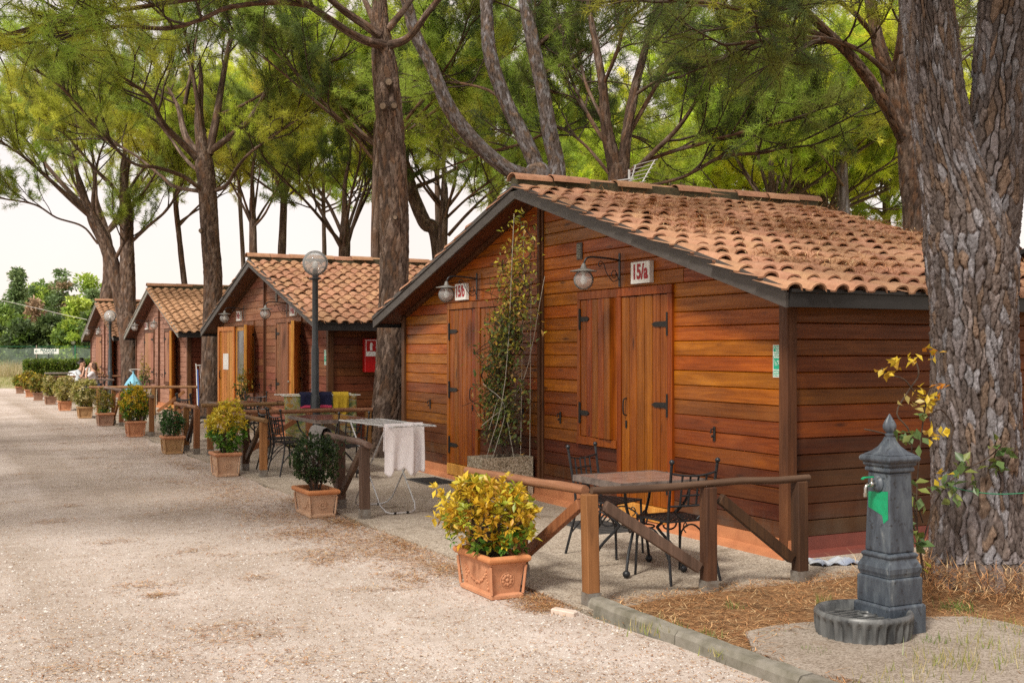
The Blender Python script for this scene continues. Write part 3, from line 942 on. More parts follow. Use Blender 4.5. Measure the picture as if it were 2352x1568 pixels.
def bark_trunk(path, nseg, plate_w, plate_h, depth, pal, sub=8, name='trunk', parent=None, seed=1, crev=0.27, grey_top=None):
    """path: [(Vector, radius)]; plates of bark raised between dark, sunken cracks"""
    r_ = np.random.default_rng(seed)
    pts = [tuple(p) + (r,) for p, r in path]
    A = np.array(smooth_path(pts, sub))
    pos, rr = A[:, :3], A[:, 3]
    n = len(A)
    tang = np.gradient(pos, axis=0); tang /= np.linalg.norm(tang, axis=1)[:, None]
    U = np.zeros((n, 3)); u = np.array((1.0, 0.15, 0.0)); 
    if abs(tang[0] @ u) > .9: u = np.array((0, 1.0, 0.2))
    for i in range(n):
        u = u - tang[i] * (u @ tang[i]); u /= np.linalg.norm(u); U[i] = u
    Wv = np.cross(tang, U)
    s = np.concatenate([[0], np.cumsum(np.linalg.norm(np.diff(pos, axis=0), axis=1))])
    th = np.linspace(0, 2 * np.pi, nseg, endpoint=False)
    nth = max(6, int(round(2 * np.pi * float(np.percentile(rr, 60)) / plate_w)))
    a = np.broadcast_to(th[None] / (2 * np.pi) * nth, (n, nseg)).copy()
    b = np.broadcast_to((s / plate_h)[:, None], (n, nseg)).copy()
    wob = 0.55 * np.sin(b * 0.9 + a * 0.7) + 0.32 * np.sin(b * 2.3 - a * 1.9 + 1) + .16 * np.sin(b * 6.1 + a * 3.3)
    aw = a + wob * 0.6; bw = b + 0.3 * np.sin(a * 2.1)
    nb = int(s[-1] / plate_h) + 4
    jit = r_.random((nth, nb, 2)); pid = r_.random((nth, nb)); pc = r_.integers(0, len(pal), (nth, nb))
    ia = np.floor(aw).astype(int); ib = np.floor(bw).astype(int)
    F1 = np.full(a.shape, 9.0); F2 = np.full(a.shape, 9.0); I1 = np.zeros(a.shape, int); J1 = np.zeros(a.shape, int); I2 = np.zeros(a.shape, int)
    jit[:, :, 0] = .62 * r_.random((nth, 1)) + .38 * jit[:, :, 0]
    for di in (-1, 0, 1):
        for dj in (-1, 0, 1):
            ci = (ia + di); cj = np.clip(ib + dj, 0, nb - 1); cim = ci % nth
            dx = ci + 0.15 + 0.7 * jit[cim, cj, 0] - aw; dy = ib + dj + 0.1 + 0.8 * jit[cim, cj, 1] - bw
            d = np.sqrt(dx * dx + (dy * .9) ** 2)
            near = d < F1
            I2 = np.where(near, I1, np.where(d < F2, cim, I2))
            F2 = np.where(near, F1, np.minimum(F2, d)); I1 = np.where(near, cim, I1); J1 = np.where(near, cj, J1); F1 = np.where(near, d, F1)
    e = np.clip((F2 - F1) / crev, 0, 1); e = e * e * (3 - 2 * e)
    e = np.where(I1 == I2, 1 - (1 - e) * .42, e)
    hgt = depth * e * (0.6 + 0.4 * pid[I1, J1]) + r_.normal(0, depth * .09, a.shape)
    R = rr[:, None] * (1 + 0.03 * np.sin(2 * th[None] + b * .35) + 0.02 * np.sin(3 * th[None] - b * .5)) + hgt - depth * .6
    V = pos[:, None] + (np.cos(th)[None, :, None] * U[:, None] + np.sin(th)[None, :, None] * Wv[:, None]) * R[..., None]
    palA = np.array(pal)
    col = palA[pc[I1, J1]] * (0.82 + 0.36 * pid[I1, J1])[..., None]
    stri = 0.85 + 0.3 * r_.random(a.shape)
    col = col * stri[..., None]
    col = CREV + (col - CREV) * np.clip(e * 1.15, 0, 1)[..., None]
    idx = np.arange(n * nseg).reshape(n, nseg)
    q = np.stack([idx[:-1], np.roll(idx, -1, 1)[:-1], np.roll(idx, -1, 1)[1:], idx[1:]], -1).reshape(-1, 4)
    return V.reshape(-1, 3), q, col.reshape(-1, 3)

def join_np(parts):
    Vs, Fs, Cs = [], [], []; o = 0
    for v, f, c in parts:
        Vs.append(v); Fs.append(f + o); Cs.append(c); o += len(v)
    return np.concatenate(Vs), np.concatenate(Fs), np.concatenate(Cs)

# light tubes for branches, vectorised per polyline
def tube_np(P_, r, n=5):
    P_ = np.asarray(P_, float); r = np.asarray(r, float)
    t = np.gradient(P_, axis=0); t /= np.linalg.norm(t, axis=1)[:, None] + 1e-9
    ref = np.array((0, 0, 1.0)) if abs(t[0, 2]) < .85 else np.array((1.0, 0, 0))
    u = np.cross(t, ref); u /= np.linalg.norm(u, axis=1)[:, None] + 1e-9
    w = np.cross(t, u)
    th = np.linspace(0, 2 * np.pi, n, endpoint=False)
    V = P_[:, None] + (np.cos(th)[None, :, None] * u[:, None] + np.sin(th)[None, :, None] * w[:, None]) * r[:, None, None]
    m = len(P_); idx = np.arange(m * n).reshape(m, n)
    F = np.stack([idx[:-1], np.roll(idx, -1, 1)[:-1], np.roll(idx, -1, 1)[1:], idx[1:]], -1).reshape(-1, 4)
    return V.reshape(-1, 3), F

def unit(v):
    return v / (np.linalg.norm(v, axis=-1, keepdims=True) + 1e-9)

def needles(T, D, cols, per, length, width, spread, r_):
    """tufts at T pointing along D: per needles each, thin blades"""
    n = len(T)
    T = np.repeat(T, per, 0); D = np.repeat(D, per, 0); C = np.repeat(cols, per, 0)
    d = unit(D * (1 - spread) + unit(r_.normal(size=T.shape)) * spread * 1.25)
    L = length * r_.uniform(.65, 1.15, len(T))[:, None]
    w = unit(np.cross(d, r_.normal(size=T.shape))) * width * r_.uniform(.7, 1.3, len(T))[:, None]
    base = T + r_.normal(0, length * .16, T.shape)
    V = np.stack([base - w * .5, base + w * .5, base + d * L], 1).reshape(-1, 3)
    F = np.arange(len(V)).reshape(-1, 3)
    Cc = C * r_.uniform(.8, 1.2, len(T))[:, None]
    return V, F, np.repeat(Cc, 3, 0)

def tree(name, label, trunks, limbs, seed, pal, bark, leafscale=1.0, per=20, nlen=0.17, nwid=0.010, nsec=9, ntw=10, ntuft=4, seclen=1.5, up=0.25, bare=0.35,
         group='umbrella pines around the cabins', nseg=40, plate=(0.055, 0.16), depth=0.018, sub=12, cat='pine tree', spread=0.6, stubs=(), limbscale=.8):
    """trunks / limbs: [[(Vector, radius), ...], ...]"""
    r_ = np.random.default_rng(seed)
    root = thing(name, label, cat, trunks[0][0][0], group)
    org = np.array(trunks[0][0][0])
    parts = []
    def tapered(tp):
        (p0, r0), (p1, r1) = tp[-2], tp[-1]
        d = (Vector(p1) - Vector(p0)).normalized()
        return list(tp) + [(Vector(p1) + d * .8, r1 * .62), (Vector(p1) + d * 1.6 + Vector((.12, -.08, 0)), r1 * .34), (Vector(p1) + d * 2.3 + Vector((.2, .1, 0)), .015)]
    trunks = [tapered(tp) for tp in trunks]
    for k, tp in enumerate(trunks):
        parts.append(bark_trunk(tp, nseg, plate[0], plate[1], depth, bark, sub, seed=seed * 7 + k))
    limbs = [[(p, r * limbscale if r > .03 else r) for p, r in lp] for lp in limbs]
    for k, lp in enumerate(limbs):
        rm = max(q[1] for q in lp)
        ns = max(7, int(nseg * .55)) if rm > .06 else 7
        parts.append(bark_trunk([(Vector(p), r) for p, r in lp], ns, plate[0] * .8, plate[1] * .8, depth * .35, bark if rm > 0.05 else BARK_C, 6, seed=seed * 13 + k))
    V, F, C = join_np(parts)
    np_mesh('trunk', V - org, F, M_bark, C, root, smooth=True)
    bv, bf, bo = [], [], 0
    T, D, K = [], [], []
    pal = np.array(pal)
    def addb(pts, rs, n):
        nonlocal bo
        v, f = tube_np(pts, rs, n)
        bv.append(v); bf.append(f + bo); bo += len(v)
    for lp in limbs:
        pts = np.array(smooth_path([tuple(p) + (r,) for p, r in lp], 5))
        pp, pr = pts[:, :3], pts[:, 3]
        tn = unit(np.gradient(pp, axis=0))
        s = np.concatenate([[0], np.cumsum(np.linalg.norm(np.diff(pp, axis=0), axis=1))])
        Ltot = s[-1]
        ns = max(3, int(nsec * Ltot / 4.5))
        hue = r_.integers(0, len(pal))
        for j in range(ns + 1):
            f = bare + (1 - bare) * (j + r_.uniform(-.3, .3)) / ns
            f = min(max(f, .12), 1.0)
            i = min(int(np.searchsorted(s, f * Ltot)), len(pp) - 1)
            base = pp[i]; t = tn[i]
            if j == ns: d0 = t.copy()
            else:
                side = unit(np.cross(t, np.array((0, 0, 1.0)))) * (1 if j % 2 else -1)
                ang = r_.uniform(.6, 1.15)
                d0 = unit(t * math.cos(ang) + side * math.sin(ang) * r_.uniform(.6, 1) + np.array((0, 0, up + r_.normal(0, .22))))
            L = seclen * r_.uniform(.6, 1.2) * (1.15 - .45 * f) * leafscale
            n = 7
            q = [base]; d = d0.copy()
            for k in range(n):
                d = unit(d + r_.normal(0, .13, 3) + np.array((0, 0, .05)))
                q.append(q[-1] + d * L / n)
            q = np.array(q)
            r0 = min(pr[i] * .55, .028)
            addb(q, np.linspace(max(r0, .018), .009, len(q)), 4)
            sec_b = r_.uniform(.62, 1.35)
            hj = hue if r_.random() < .6 else r_.integers(0, len(pal))
            for k in range(ntw):
                g = .25 + .75 * (k + r_.random()) / ntw
                a = min(int(g * n), n - 1)
                b0 = q[a] + (q[a + 1] - q[a]) * (g * n - a if g < 1 else 1)
                dd = unit(unit(q[a + 1] - q[a]) * .7 + r_.normal(0, .55, 3) + np.array((0, 0, up * .9)))
                l = r_.uniform(.35, .75) * leafscale
                e1 = b0 + dd * l * .5; dd2 = unit(dd + r_.normal(0, .2, 3) + np.array((0, 0, .25)))
                e2 = e1 + dd2 * l * .5
                addb(np.array([b0, e1, e2]), (.009, .007, .004), 3)
                c0 = pal[hj] * r_.uniform(.8, 1.2) * sec_b
                for h in range(ntuft):
                    w = (.42, .62, .82, 1.0)[h]
                    pt = b0 + (e1 - b0) * (w * 2) if w < .5 else e1 + (e2 - e1) * (w * 2 - 1)
                    if w < .25 and f < .6: continue
                    T.append(pt); D.append(dd if w < .5 else dd2); K.append(c0)
    if bv:
        stuff(np_mesh('twigs', np.concatenate(bv) - org, np.concatenate(bf), M_twig, None, root))
    if T:
        v, f, c = needles(np.array(T), np.array(D), np.array(K), per, nlen, nwid, spread, r_)
        np_mesh('crown', v - org, f, M_needle, c, root)
    # sawn-off branch stubs
    for (p, d, r) in stubs:
        m = MB(); a = Vector(p); d = Vector(d).normalized()
        m.tube([a, a + d * r * .6], [r * 1.5, r * 1.15], 10)
        o = m.build('branch_collar', M_twig, root); o.location = -Vector(org)
        m = MB(); m.tube([a + d * r * .5, a + d * (r * .5 + .03)], [r, r * .96], 10)
        o = m.build('sawn_stub', M_cut, root); o.location = -Vector(org)
    return root

def LP(*q, r0=.09, r1=.02):
    """limb from pixel triples (px, py, depth)"""
    n = len(q)
    return [(P(*a), r0 + (r1 - r0) * i / (n - 1)) for i, a in enumerate(q)]

def auto_limbs(base, n, L, elev, seed, r0=.085, curve=.35, zs=.5, az0=0):
    r_ = random.Random(seed); out = []
    for k in range(n):
        az = az0 + 2 * math.pi * (k + r_.uniform(-.3, .3)) / n
        el = rad(r_.uniform(*elev)); l = L * r_.uniform(.75, 1.15)
        p = Vector(base) + Vector((0, 0, -r_.uniform(0, zs)))
        d = Vector((math.cos(az) * math.cos(el), math.sin(az) * math.cos(el), math.sin(el)))
        q = [(p.copy(), r0)]
        for i in range(4):
            d = (d + Vector((r_.gauss(0, .16), r_.gauss(0, .16), curve * .25 + r_.gauss(0, .08)))).normalized()
            p = p + d * l / 4
            q.append((p.copy(), r0 * (1 - .2 * (i + 1))))
        out.append(q)
    return out

GREEN = [(0.299, 0.412, 0.07), (0.368, 0.478, 0.082), (0.262, 0.346, 0.077), (0.455, 0.514, 0.088)]
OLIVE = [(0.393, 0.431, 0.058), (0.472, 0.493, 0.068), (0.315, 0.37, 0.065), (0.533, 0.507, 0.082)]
LIME = [(0.536, 0.648, 0.083), (0.659, 0.727, 0.092), (0.439, 0.569, 0.086), (0.732, 0.727, 0.1)]  # brighter greens: sunlight on the back pines put into the needle colour
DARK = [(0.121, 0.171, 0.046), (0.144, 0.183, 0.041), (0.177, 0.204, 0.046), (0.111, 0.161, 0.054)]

# T1: trunk between the first and second cabin
b1 = Vector((6.24, 16.46, 0))
t1 = [(b1, .34), (P(889, 985, 17.5), .265), (P(901, 800, 17.5), .23), (P(905, 520, 17.55), .22), (P(896, 300, 17.6), .205), (P(884, 160, 17.6), .195), (P(874, 60, 17.65), .13), (P(870, -60, 17.7), .08)]
l1 = [LP((880, 105, 17.5), (820, 85, 17.1), (720, 20, 16.6), (640, -30, 16.2), (560, -90, 15.8), r0=.095),
      LP((872, 80, 17.5), (790, 25, 17.2), (690, -60, 16.6), (580, -120, 16), r0=.09),
      LP((700, 12, 16.6), (640, 6, 16.2), (530, 16, 15.6), (460, 46, 15.2), (380, 66, 14.8), (280, 60, 14.4), (150, 80, 14), r0=.055, r1=.015),
      LP((640, -30, 16.2), (430, 0, 15), (240, 30, 14), (90, 60, 13.4), (-60, 100, 13), r0=.05, r1=.015),
      LP((895, 105, 17.5), (940, 85, 17.4), (990, 20, 17.2), (1060, -60, 17), (1150, -140, 16.8), r0=.085),
      LP((888, 70, 17.6), (930, 20, 17.8), (980, -50, 18.2), (1040, -130, 18.6), r0=.075),
      LP((876, 60, 17.7), (860, -40, 18.2), (840, -150, 19), r0=.075),
      LP((872, 90, 17.6), (850, 30, 17.8), (800, -80, 18.6), (740, -160, 19.4), r0=.075),
      LP((868, -40, 17.7), (900, -150, 17.2), (960, -240, 16.5), r0=.06)]
stub1 = [(P(893, 190, 17.34), -CF + CR * .1, .05), (P(882, 245, 17.33), -CF - CR * .3, .05), (P(903, 244, 17.33), -CF + CR * .5, .045), (P(908, 500, 17.28), -CF, .03)]
tree('pine_tree', 'tall straight pine trunk with sawn off branch stubs between the first two cabins', [t1], l1, 21, OLIVE + GREEN[:2] + DARK[:1], BARK_B, per=26, nlen=.16, nwid=.007, nsec=11, seclen=1.35, up=.06, bare=.5,
     nseg=90, plate=(.055, .17), depth=.024, sub=46, stubs=stub1)

# T2: between the second and third cabin
b2 = Vector((6.05, 27.6, 0)); d2 = 27.3
t2 = [(b2, .30), (P(484, 880, d2), .235), (P(489, 660, d2), .22), (P(484, 560, d2), .205), (P(476, 440, d2), .215), (P(470, 380, d2), .22), (P(466, 345, d2), .16)]
l2 = [LP((462, 372, 27.3), (425, 335, 27), (375, 285, 26.4), (345, 225, 25.8), (300, 190, 25.2), (240, 150, 24.6), r0=.12),
      LP((458, 360, 27.3), (425, 310, 27.6), (410, 250, 28), (385, 200, 28.4), (350, 130, 29), r0=.12),
      LP((425, 240, 28), (440, 160, 28), (455, 60, 28.4), (470, -40, 28.8), r0=.07),
      LP((468, 355, 27.3), (458, 270, 27.2), (443, 170, 27), (425, 80, 26.6), (400, 0, 26), r0=.085),
      LP((480, 355, 27.3), (497, 270, 27.4), (512, 180, 27.6), (528, 95, 27.8), (552, 20, 28), (570, -60, 28.2), r0=.13),
      LP((487, 345, 27.3), (545, 300, 27.1), (590, 250, 26.8), (625, 180, 26.5), (665, 110, 26.2), (720, 50, 26), r0=.10),
      LP((512, 260, 27.4), (560, 240, 27), (620, 205, 26.6), (690, 160, 26), (780, 135, 25.4), r0=.05),
      LP((488, 440, 27.3), (520, 425, 27.1), (545, 385, 26.8), (575, 350, 26.4), (620, 318, 26), (690, 270, 25.6), r0=.07),
      LP((468, 440, 27.2), (420, 405, 26.8), (360, 385, 26.2), (300, 372, 25.8), (220, 290, 25.2), (140, 200, 24.6), (60, 150, 24), r0=.07),
      LP((462, 440, 27.3), (400, 428, 27.5), (365, 400, 27.9), (300, 350, 28.4), (200, 300, 29), (90, 250, 29.6), r0=.065),
      LP((470, 400, 27.4), (430, 370, 28), (360, 280, 29), (260, 200, 30), r0=.07)]
tree('pine_tree', 'spreading pine with many thick limbs between the second and third cabin', [t2], l2, 22, GREEN + OLIVE[:2] + LIME[:1], BARK_B, per=27, nlen=.18, nwid=.0095, nsec=15, seclen=1.9, bare=.45, nseg=56, plate=(.06, .17), depth=.018, sub=24,
     stubs=[(P(463, 530, 27.05), -CF - CR * .5, .05)])

# T3: forked pine between the third and the last cabin: two stems
b3 = Vector((5.9, 38.4, 0)); d3 = 36.9
t3a = [(b3, .33), (P(299, 830, d3), .27), (P(292, 740, d3), .30), (P(277, 690, d3), .22), (P(262, 620, d3), .22), (P(240, 555, d3), .20), (P(217, 510, d3), .19), (P(205, 480, d3), .13)]
t3b = [(P(296, 745, d3), .22), (P(293, 650, d3), .235), (P(292, 560, d3), .215), (P(290, 490, d3), .215), (P(287, 450, d3), .16)]
l3 = [LP((212, 500, d3), (160, 455, 36.4), (100, 400, 36), (40, 350, 35.4), (-40, 300, 35), r0=.12),
      LP((208, 490, d3), (150, 430, 37.4), (90, 360, 38), (40, 300, 38.6), (-30, 240, 39), r0=.11),
      LP((206, 485, d3), (190, 430, 37), (165, 370, 37.2), (130, 300, 37.6), (110, 220, 38), r0=.10),
      LP((213, 485, d3), (215, 440, 36.8), (225, 370, 36.6), (250, 300, 36.4), r0=.09),
      LP((225, 560, d3), (190, 520, 36.8), (130, 500, 36.4), (80, 470, 36), (0, 455, 35.6), (-60, 440, 35), r0=.045),
      LP((284, 462, d3), (255, 425, 36.6), (215, 385, 36.2), (170, 330, 35.8), (120, 280, 35), r0=.10),
      LP((288, 455, d3), (292, 400, 37.2), (300, 320, 37.6), (310, 230, 38), r0=.10),
      LP((290, 480, d3), (330, 440, 36.6), (360, 390, 36.2), (380, 320, 36), r0=.07),
      LP((292, 565, d3), (340, 520, 36.8), (385, 480, 36.6), (420, 420, 36.4), (440, 360, 36), r0=.075),
      LP((262, 600, d3), (285, 555, 36.7), (290, 520, 36.6), r0=.08, r1=.07),
      LP((286, 455, d3), (320, 400, 38), (370, 340, 39), (420, 280, 40), r0=.07)]
tree('pine_tree', 'twin stemmed pine leaning apart between the third and last cabin', [t3a, t3b], l3, 23, OLIVE + GREEN, BARK_B, per=27, nlen=.2, nwid=.013, nsec=15, seclen=2.2, bare=.40, nseg=44, plate=(.07, .19), depth=.02, sub=18)
# behind T3, third stem
b = P(247, 880, 47); b.z = 0
tree('pine_tree', 'grey pine stem just behind the twin stemmed pine and last cabin roof', [[(b, .32), (P(245, 700, 47), .27), (P(250, 640, 47), .24), (P(246, 560, 47), .22), (P(232, 505, 47), .17)]],
     auto_limbs(P(235, 520, 47), 6, 5.0, (25, 60), 5, .10), 24, OLIVE + LIME[:2], BARK_B, per=18, nlen=.22, nwid=.014, nseg=24, sub=10, seclen=2.2, nsec=9)

def simple_pine(label, px, depth, py_fork, lean_px, r, nl, L, elev, seed, pal, bark=BARK_B, extra=(), **kw):
    base = P(px, 900, depth); base.z = 0
    fork = P(px + lean_px, py_fork, depth)
    mid = (base + fork) / 2 + CR * random.uniform(-.12, .12)
    tp = [(base, r * 1.35), (base + (mid - base) * .4, r * 1.05), (mid, r), (fork, r * .78), (fork + Vector((0, 0, .6)), r * .5)]
    lb = auto_limbs(fork, nl, L, elev, seed, max(r * .40, .05), az0=seed)
    for e in extra: lb.append(e)
    k = dict(per=26, nlen=.2, nwid=.013, nseg=26, sub=12, plate=(.07, .18), seclen=1.8, nsec=9)
    k.update(kw)
    return tree('pine_tree', label, [tp], lb, seed, pal, bark, **k)

simple_pine('thin leaning pine stem behind the roof of the bleached third cabin', 462, 38, 500, -55, .10, 5, 3.6, (35, 70), 31, LIME[:2] + OLIVE)
simple_pine('left one of two slim pines rising behind the second cabin ridge', 600, 36, 490, -20, .135, 6, 4.0, (30, 65), 32, OLIVE + GREEN)
simple_pine('right one of two slim pines rising behind the second cabin ridge', 640, 37, 455, 12, .14, 6, 4.2, (30, 65), 33, GREEN + LIME[:2])
simple_pine('forked pine standing behind the right end of the second roof', 800, 31, 545, -8, .18, 7, 4.0, (25, 65), 34, OLIVE + DARK[:2])
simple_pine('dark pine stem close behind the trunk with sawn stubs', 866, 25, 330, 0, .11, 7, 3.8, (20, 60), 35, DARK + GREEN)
simple_pine('slim pine with bare side boughs behind the left roof slope of the near cabin', 1026, 29, 470, -6, .13, 6, 3.6, (25, 60), 36, GREEN + DARK[:2],
            extra=[LP((1030, 540, 29), (1075, 490, 28.6), (1130, 440, 28), (1190, 415, 27.5), r0=.06), LP((1026, 500, 29), (1080, 450, 28), (1150, 400, 27), r0=.05)])
# leaning stem right of T1
b = P(1030, 760, 30); b.z = 0
tree('pine_tree', 'leaning pine stem beside the left roof slope of the near cabin', [[(b, .24), (P(1008, 570, 30), .19), (P(975, 510, 30), .18), (P(950, 450, 30), .17), (P(930, 380, 30), .14)]],
     auto_limbs(P(935, 400, 30), 6, 3.8, (20, 60), 37, .08), 37, OLIVE + GREEN, BARK_B, per=18, nlen=.19, nwid=.011, nseg=24, sub=10)

# T10: three-stemmed pine behind the near cabin
d10 = 20.5
b10 = P(1245, 560, d10); b10.z = 0
t10 = [[(b10, .42), (P(1245, 450, d10), 0.252), (P(1210, 408, d10), 0.140), (P(1160, 385, 20.3), 0.130), (P(1085, 320, 20.1), 0.126), (P(1030, 245, 19.9), 0.119), (P(990, 150, 19.7), 0.105), (P(955, 80, 19.6), 0.098), (P(935, 10, 19.5), 0.091), (P(915, -60, 19.4), 0.070)],
       [(P(1248, 440, d10), 0.154), (P(1237, 395, d10), 0.140), (P(1205, 320, d10), 0.133), (P(1160, 230, d10), 0.126), (P(1125, 120, d10), 0.119), (P(1118, 30, d10), 0.112), (P(1112, -80, d10), 0.091)],
       [(P(1268, 450, d10), 0.175), (P(1280, 395, d10), 0.147), (P(1262, 300, d10), 0.140), (P(1245, 200, d10), 0.126), (P(1222, 90, d10), 0.119), (P(1205, 0, d10), 0.112), (P(1195, -90, d10), 0.084)]]
l10 = [LP((1228, 110, d10), (1290, 60, 21), (1360, 10, 21.6), (1440, -60, 22), r0=.06),
       LP((1240, 175, d10), (1320, 130, 21), (1400, 70, 21.6), (1480, 20, 22.2), (1560, -40, 23), r0=.05),
       LP((1225, 130, d10), (1228, 40, 20.9), (1232, -60, 21.6), r0=.05),
       LP((1115, 20, d10), (1170, -40, 21.4), (1240, -90, 22), r0=.06),
       LP((1205, 0, d10), (1120, -50, 21.6), (1040, -80, 23), r0=.06),
       LP((935, 10, 19.5), (990, -60, 20.4), (1060, -110, 21), r0=.05),
       LP((1262, 300, d10), (1200, 330, 22), (1120, 350, 23.5), (1040, 380, 24.5), r0=.03),
       LP((1160, 230, d10), (1100, 200, 22), (1000, 190, 24), (960, 240, 25), r0=.03),
       LP((1245, 200, d10), (1330, 240, 22), (1420, 300, 24), (1500, 330, 25), r0=.03)]
tree('pine_tree', 'three curved bare pine stems rising from behind the ridge of the near cabin', t10, l10, 41, OLIVE + GREEN + LIME[:1], BARK_A, per=26, nlen=.17, nwid=.009, nsec=12, seclen=1.8, up=.05, bare=.35,
     nseg=48, plate=(.06, .10), depth=.014, sub=20)

# T11: dark many-stemmed pine right of it
d11 = 19
b11 = P(1415, 560, d11); b11.z = 0
t11 = [[(b11, .36), (P(1418, 440, d11), 0.161), (P(1412, 380, d11), 0.124), (P(1392, 290, d11), 0.093), (P(1385, 200, d11), 0.074), (P(1370, 110, d11), 0.056)],
       [(P(1420, 450, d11), 0.136), (P(1430, 400, d11), 0.099), (P(1438, 320, d11), 0.087), (P(1455, 220, d11), 0.074), (P(1480, 120, d11), 0.056)]]
l11 = [LP((1425, 420, d11), (1480, 370, 18.6), (1560, 290, 18), (1620, 200, 17.6), (1690, 110, 17), r0=0.068),
       LP((1432, 400, d11), (1510, 360, 18.5), (1610, 330, 18), (1720, 300, 17.4), (1800, 280, 17), r0=0.049),
       LP((1405, 350, d11), (1360, 280, 20), (1320, 200, 21), (1290, 120, 22), r0=0.053),
       LP((1392, 290, d11), (1345, 190, 20.4), (1325, 90, 21.4), (1310, 0, 22), r0=0.045),
       LP((1438, 320, d11), (1500, 210, 19.2), (1560, 110, 19.4), (1600, 10, 19.6), r0=0.053),
       LP((1385, 200, d11), (1420, 110, 18.6), (1440, 20, 18.2), r0=0.038),
       LP((1420, 440, d11), (1560, 410, 18.6), (1660, 360, 18.2), (1760, 350, 17.8), (1850, 320, 17.4), r0=0.038),
       LP((1400, 400, d11), (1340, 330, 20.5), (1280, 290, 22), (1200, 270, 23.5), r0=0.038),
       LP((1455, 220, d11), (1540, 170, 18.5), (1640, 150, 18), (1760, 140, 17.5), r0=0.038)]
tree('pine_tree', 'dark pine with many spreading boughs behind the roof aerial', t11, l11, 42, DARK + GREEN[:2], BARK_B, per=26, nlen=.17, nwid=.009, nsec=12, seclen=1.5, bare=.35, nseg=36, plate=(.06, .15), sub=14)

# T12: dark trunk left of the big right pine
d12 = 15.5
b12 = P(2100, 700, d12); b12.z = 0
t12 = [[(b12, .26), (P(2098, 560, d12), 0.136), (P(2090, 420, d12), 0.132), (P(2085, 330, d12), 0.136), (P(2082, 285, d12), 0.120)],
       [(P(2085, 330, d12), 0.104), (P(2068, 270, d12), 0.096), (P(2040, 170, d12), 0.092), (P(2015, 90, d12), 0.080), (P(2000, 10, d12), 0.072), (P(1985, -60, d12), 0.064)],
       [(P(2078, 330, d12), 0.080), (P(2050, 270, 15.3), 0.076), (P(2000, 190, 15), 0.072), (P(1955, 130, 14.7), 0.064), (P(1900, 75, 14.4), 0.056)]]
l12 = [LP((1925, 105, 14.5), (1870, 75, 14.2), (1800, 60, 13.8), (1730, 30, 13.2), (1640, 10, 12.6), (1540, 0, 12), r0=.045),
       LP((2040, 170, 15.4), (1980, 120, 14.8), (1900, 90, 14), (1800, 90, 13.4), (1700, 100, 13), r0=.045),
       LP((2015, 90, d12), (1950, 20, 15), (1850, -40, 14.4), (1740, -60, 14), r0=.05),
       LP((2045, 180, d12), (2062, 110, 15.2), (2070, 20, 15), (2080, -60, 14.8), r0=.05),
       LP((1985, -30, d12), (1900, -60, 16.4), (1800, -60, 17.2), r0=.045),
       LP((1900, 75, 14.4), (1830, 0, 14.6), (1760, -60, 15), r0=.05),
       LP((2082, 300, d12), (2150, 200, 16.6), (2200, 90, 17.6), (2230, -20, 18.4), r0=.06)]
tree('pine_tree', 'dark forked pine in shade directly left of the big rough pine trunk', t12, l12, 43, DARK + OLIVE[:2], BARK_B + BARK_C[:1], per=24, nlen=.16, nwid=.007, nsec=13, seclen=1.4, up=-.05, bare=.25, nseg=40, plate=(.05, .12), sub=18)

# T13: sunlit slender pine in the back right
simple_pine('slender sunlit pine beyond the right end of the near roof', 1962, 30, 330, -30, .17, 8, 4.0, (5, 60), 51, LIME, BARK_A, up=.1, nsec=11, nlen=.19,
            extra=[LP((1945, 440, 30), (1920, 400, 29.6), (1880, 350, 29), (1840, 320, 28.6), r0=.05), LP((1930, 380, 30), (1985, 320, 29.6), (2050, 270, 29), r0=.05)])
back = [(1120, 40, 330, LIME, 'sunlit yellow green pine behind the three bare stems'),
        (1330, 44, 420, LIME, 'bright yellow green tree low behind the aerial, left of the dark pine'),
        (1540, 38, 400, LIME, 'bright yellow green tree behind the dark many boughed pine'),
        (1690, 43, 430, LIME + OLIVE[:1], 'bright broad tree above the middle of the near ridge'),
        (1840, 36, 380, LIME, 'lime green tree above the far end of the near ridge'),
        (1770, 31, 400, LIME, 'bright lime young pine close behind the far end of the near ridge'),
        (1900, 33, 420, LIME, 'low spreading yellow green pine beside the slender sunlit pine'),
        (2040, 40, 410, OLIVE + LIME[:2], 'olive green tree behind the dark forked pine'),
        (2260, 38, 380, LIME + GREEN[:1], 'yellow green tree seen through the fork of the big rough pine'),
        (740, 44, 440, LIME + GREEN[:1], 'yellow green pine filling the gap left of the sawn stub trunk'),
        (1000, 36, 300, GREEN + OLIVE[:2], 'mid green pine right of the sawn stub trunk, above the left roof slope'),
        (560, 45, 400, LIME + OLIVE[:1], 'pale lime pine far behind the second cabin')]
for k, (px, dp, py, pal, lab) in enumerate(back):
    low = px > 1050
    simple_pine(lab, px, dp, py + (60 if low else 20), random.uniform(-15, 15), .17 if low else .09, 9 if low else 7, 4.6, ((-5, 65) if low else (10, 60)), 60 + k, pal, up=.15, per=28, nlen=.24, nwid=.018, seclen=2.3, nsec=9, bare=.2, nseg=18, sub=8)

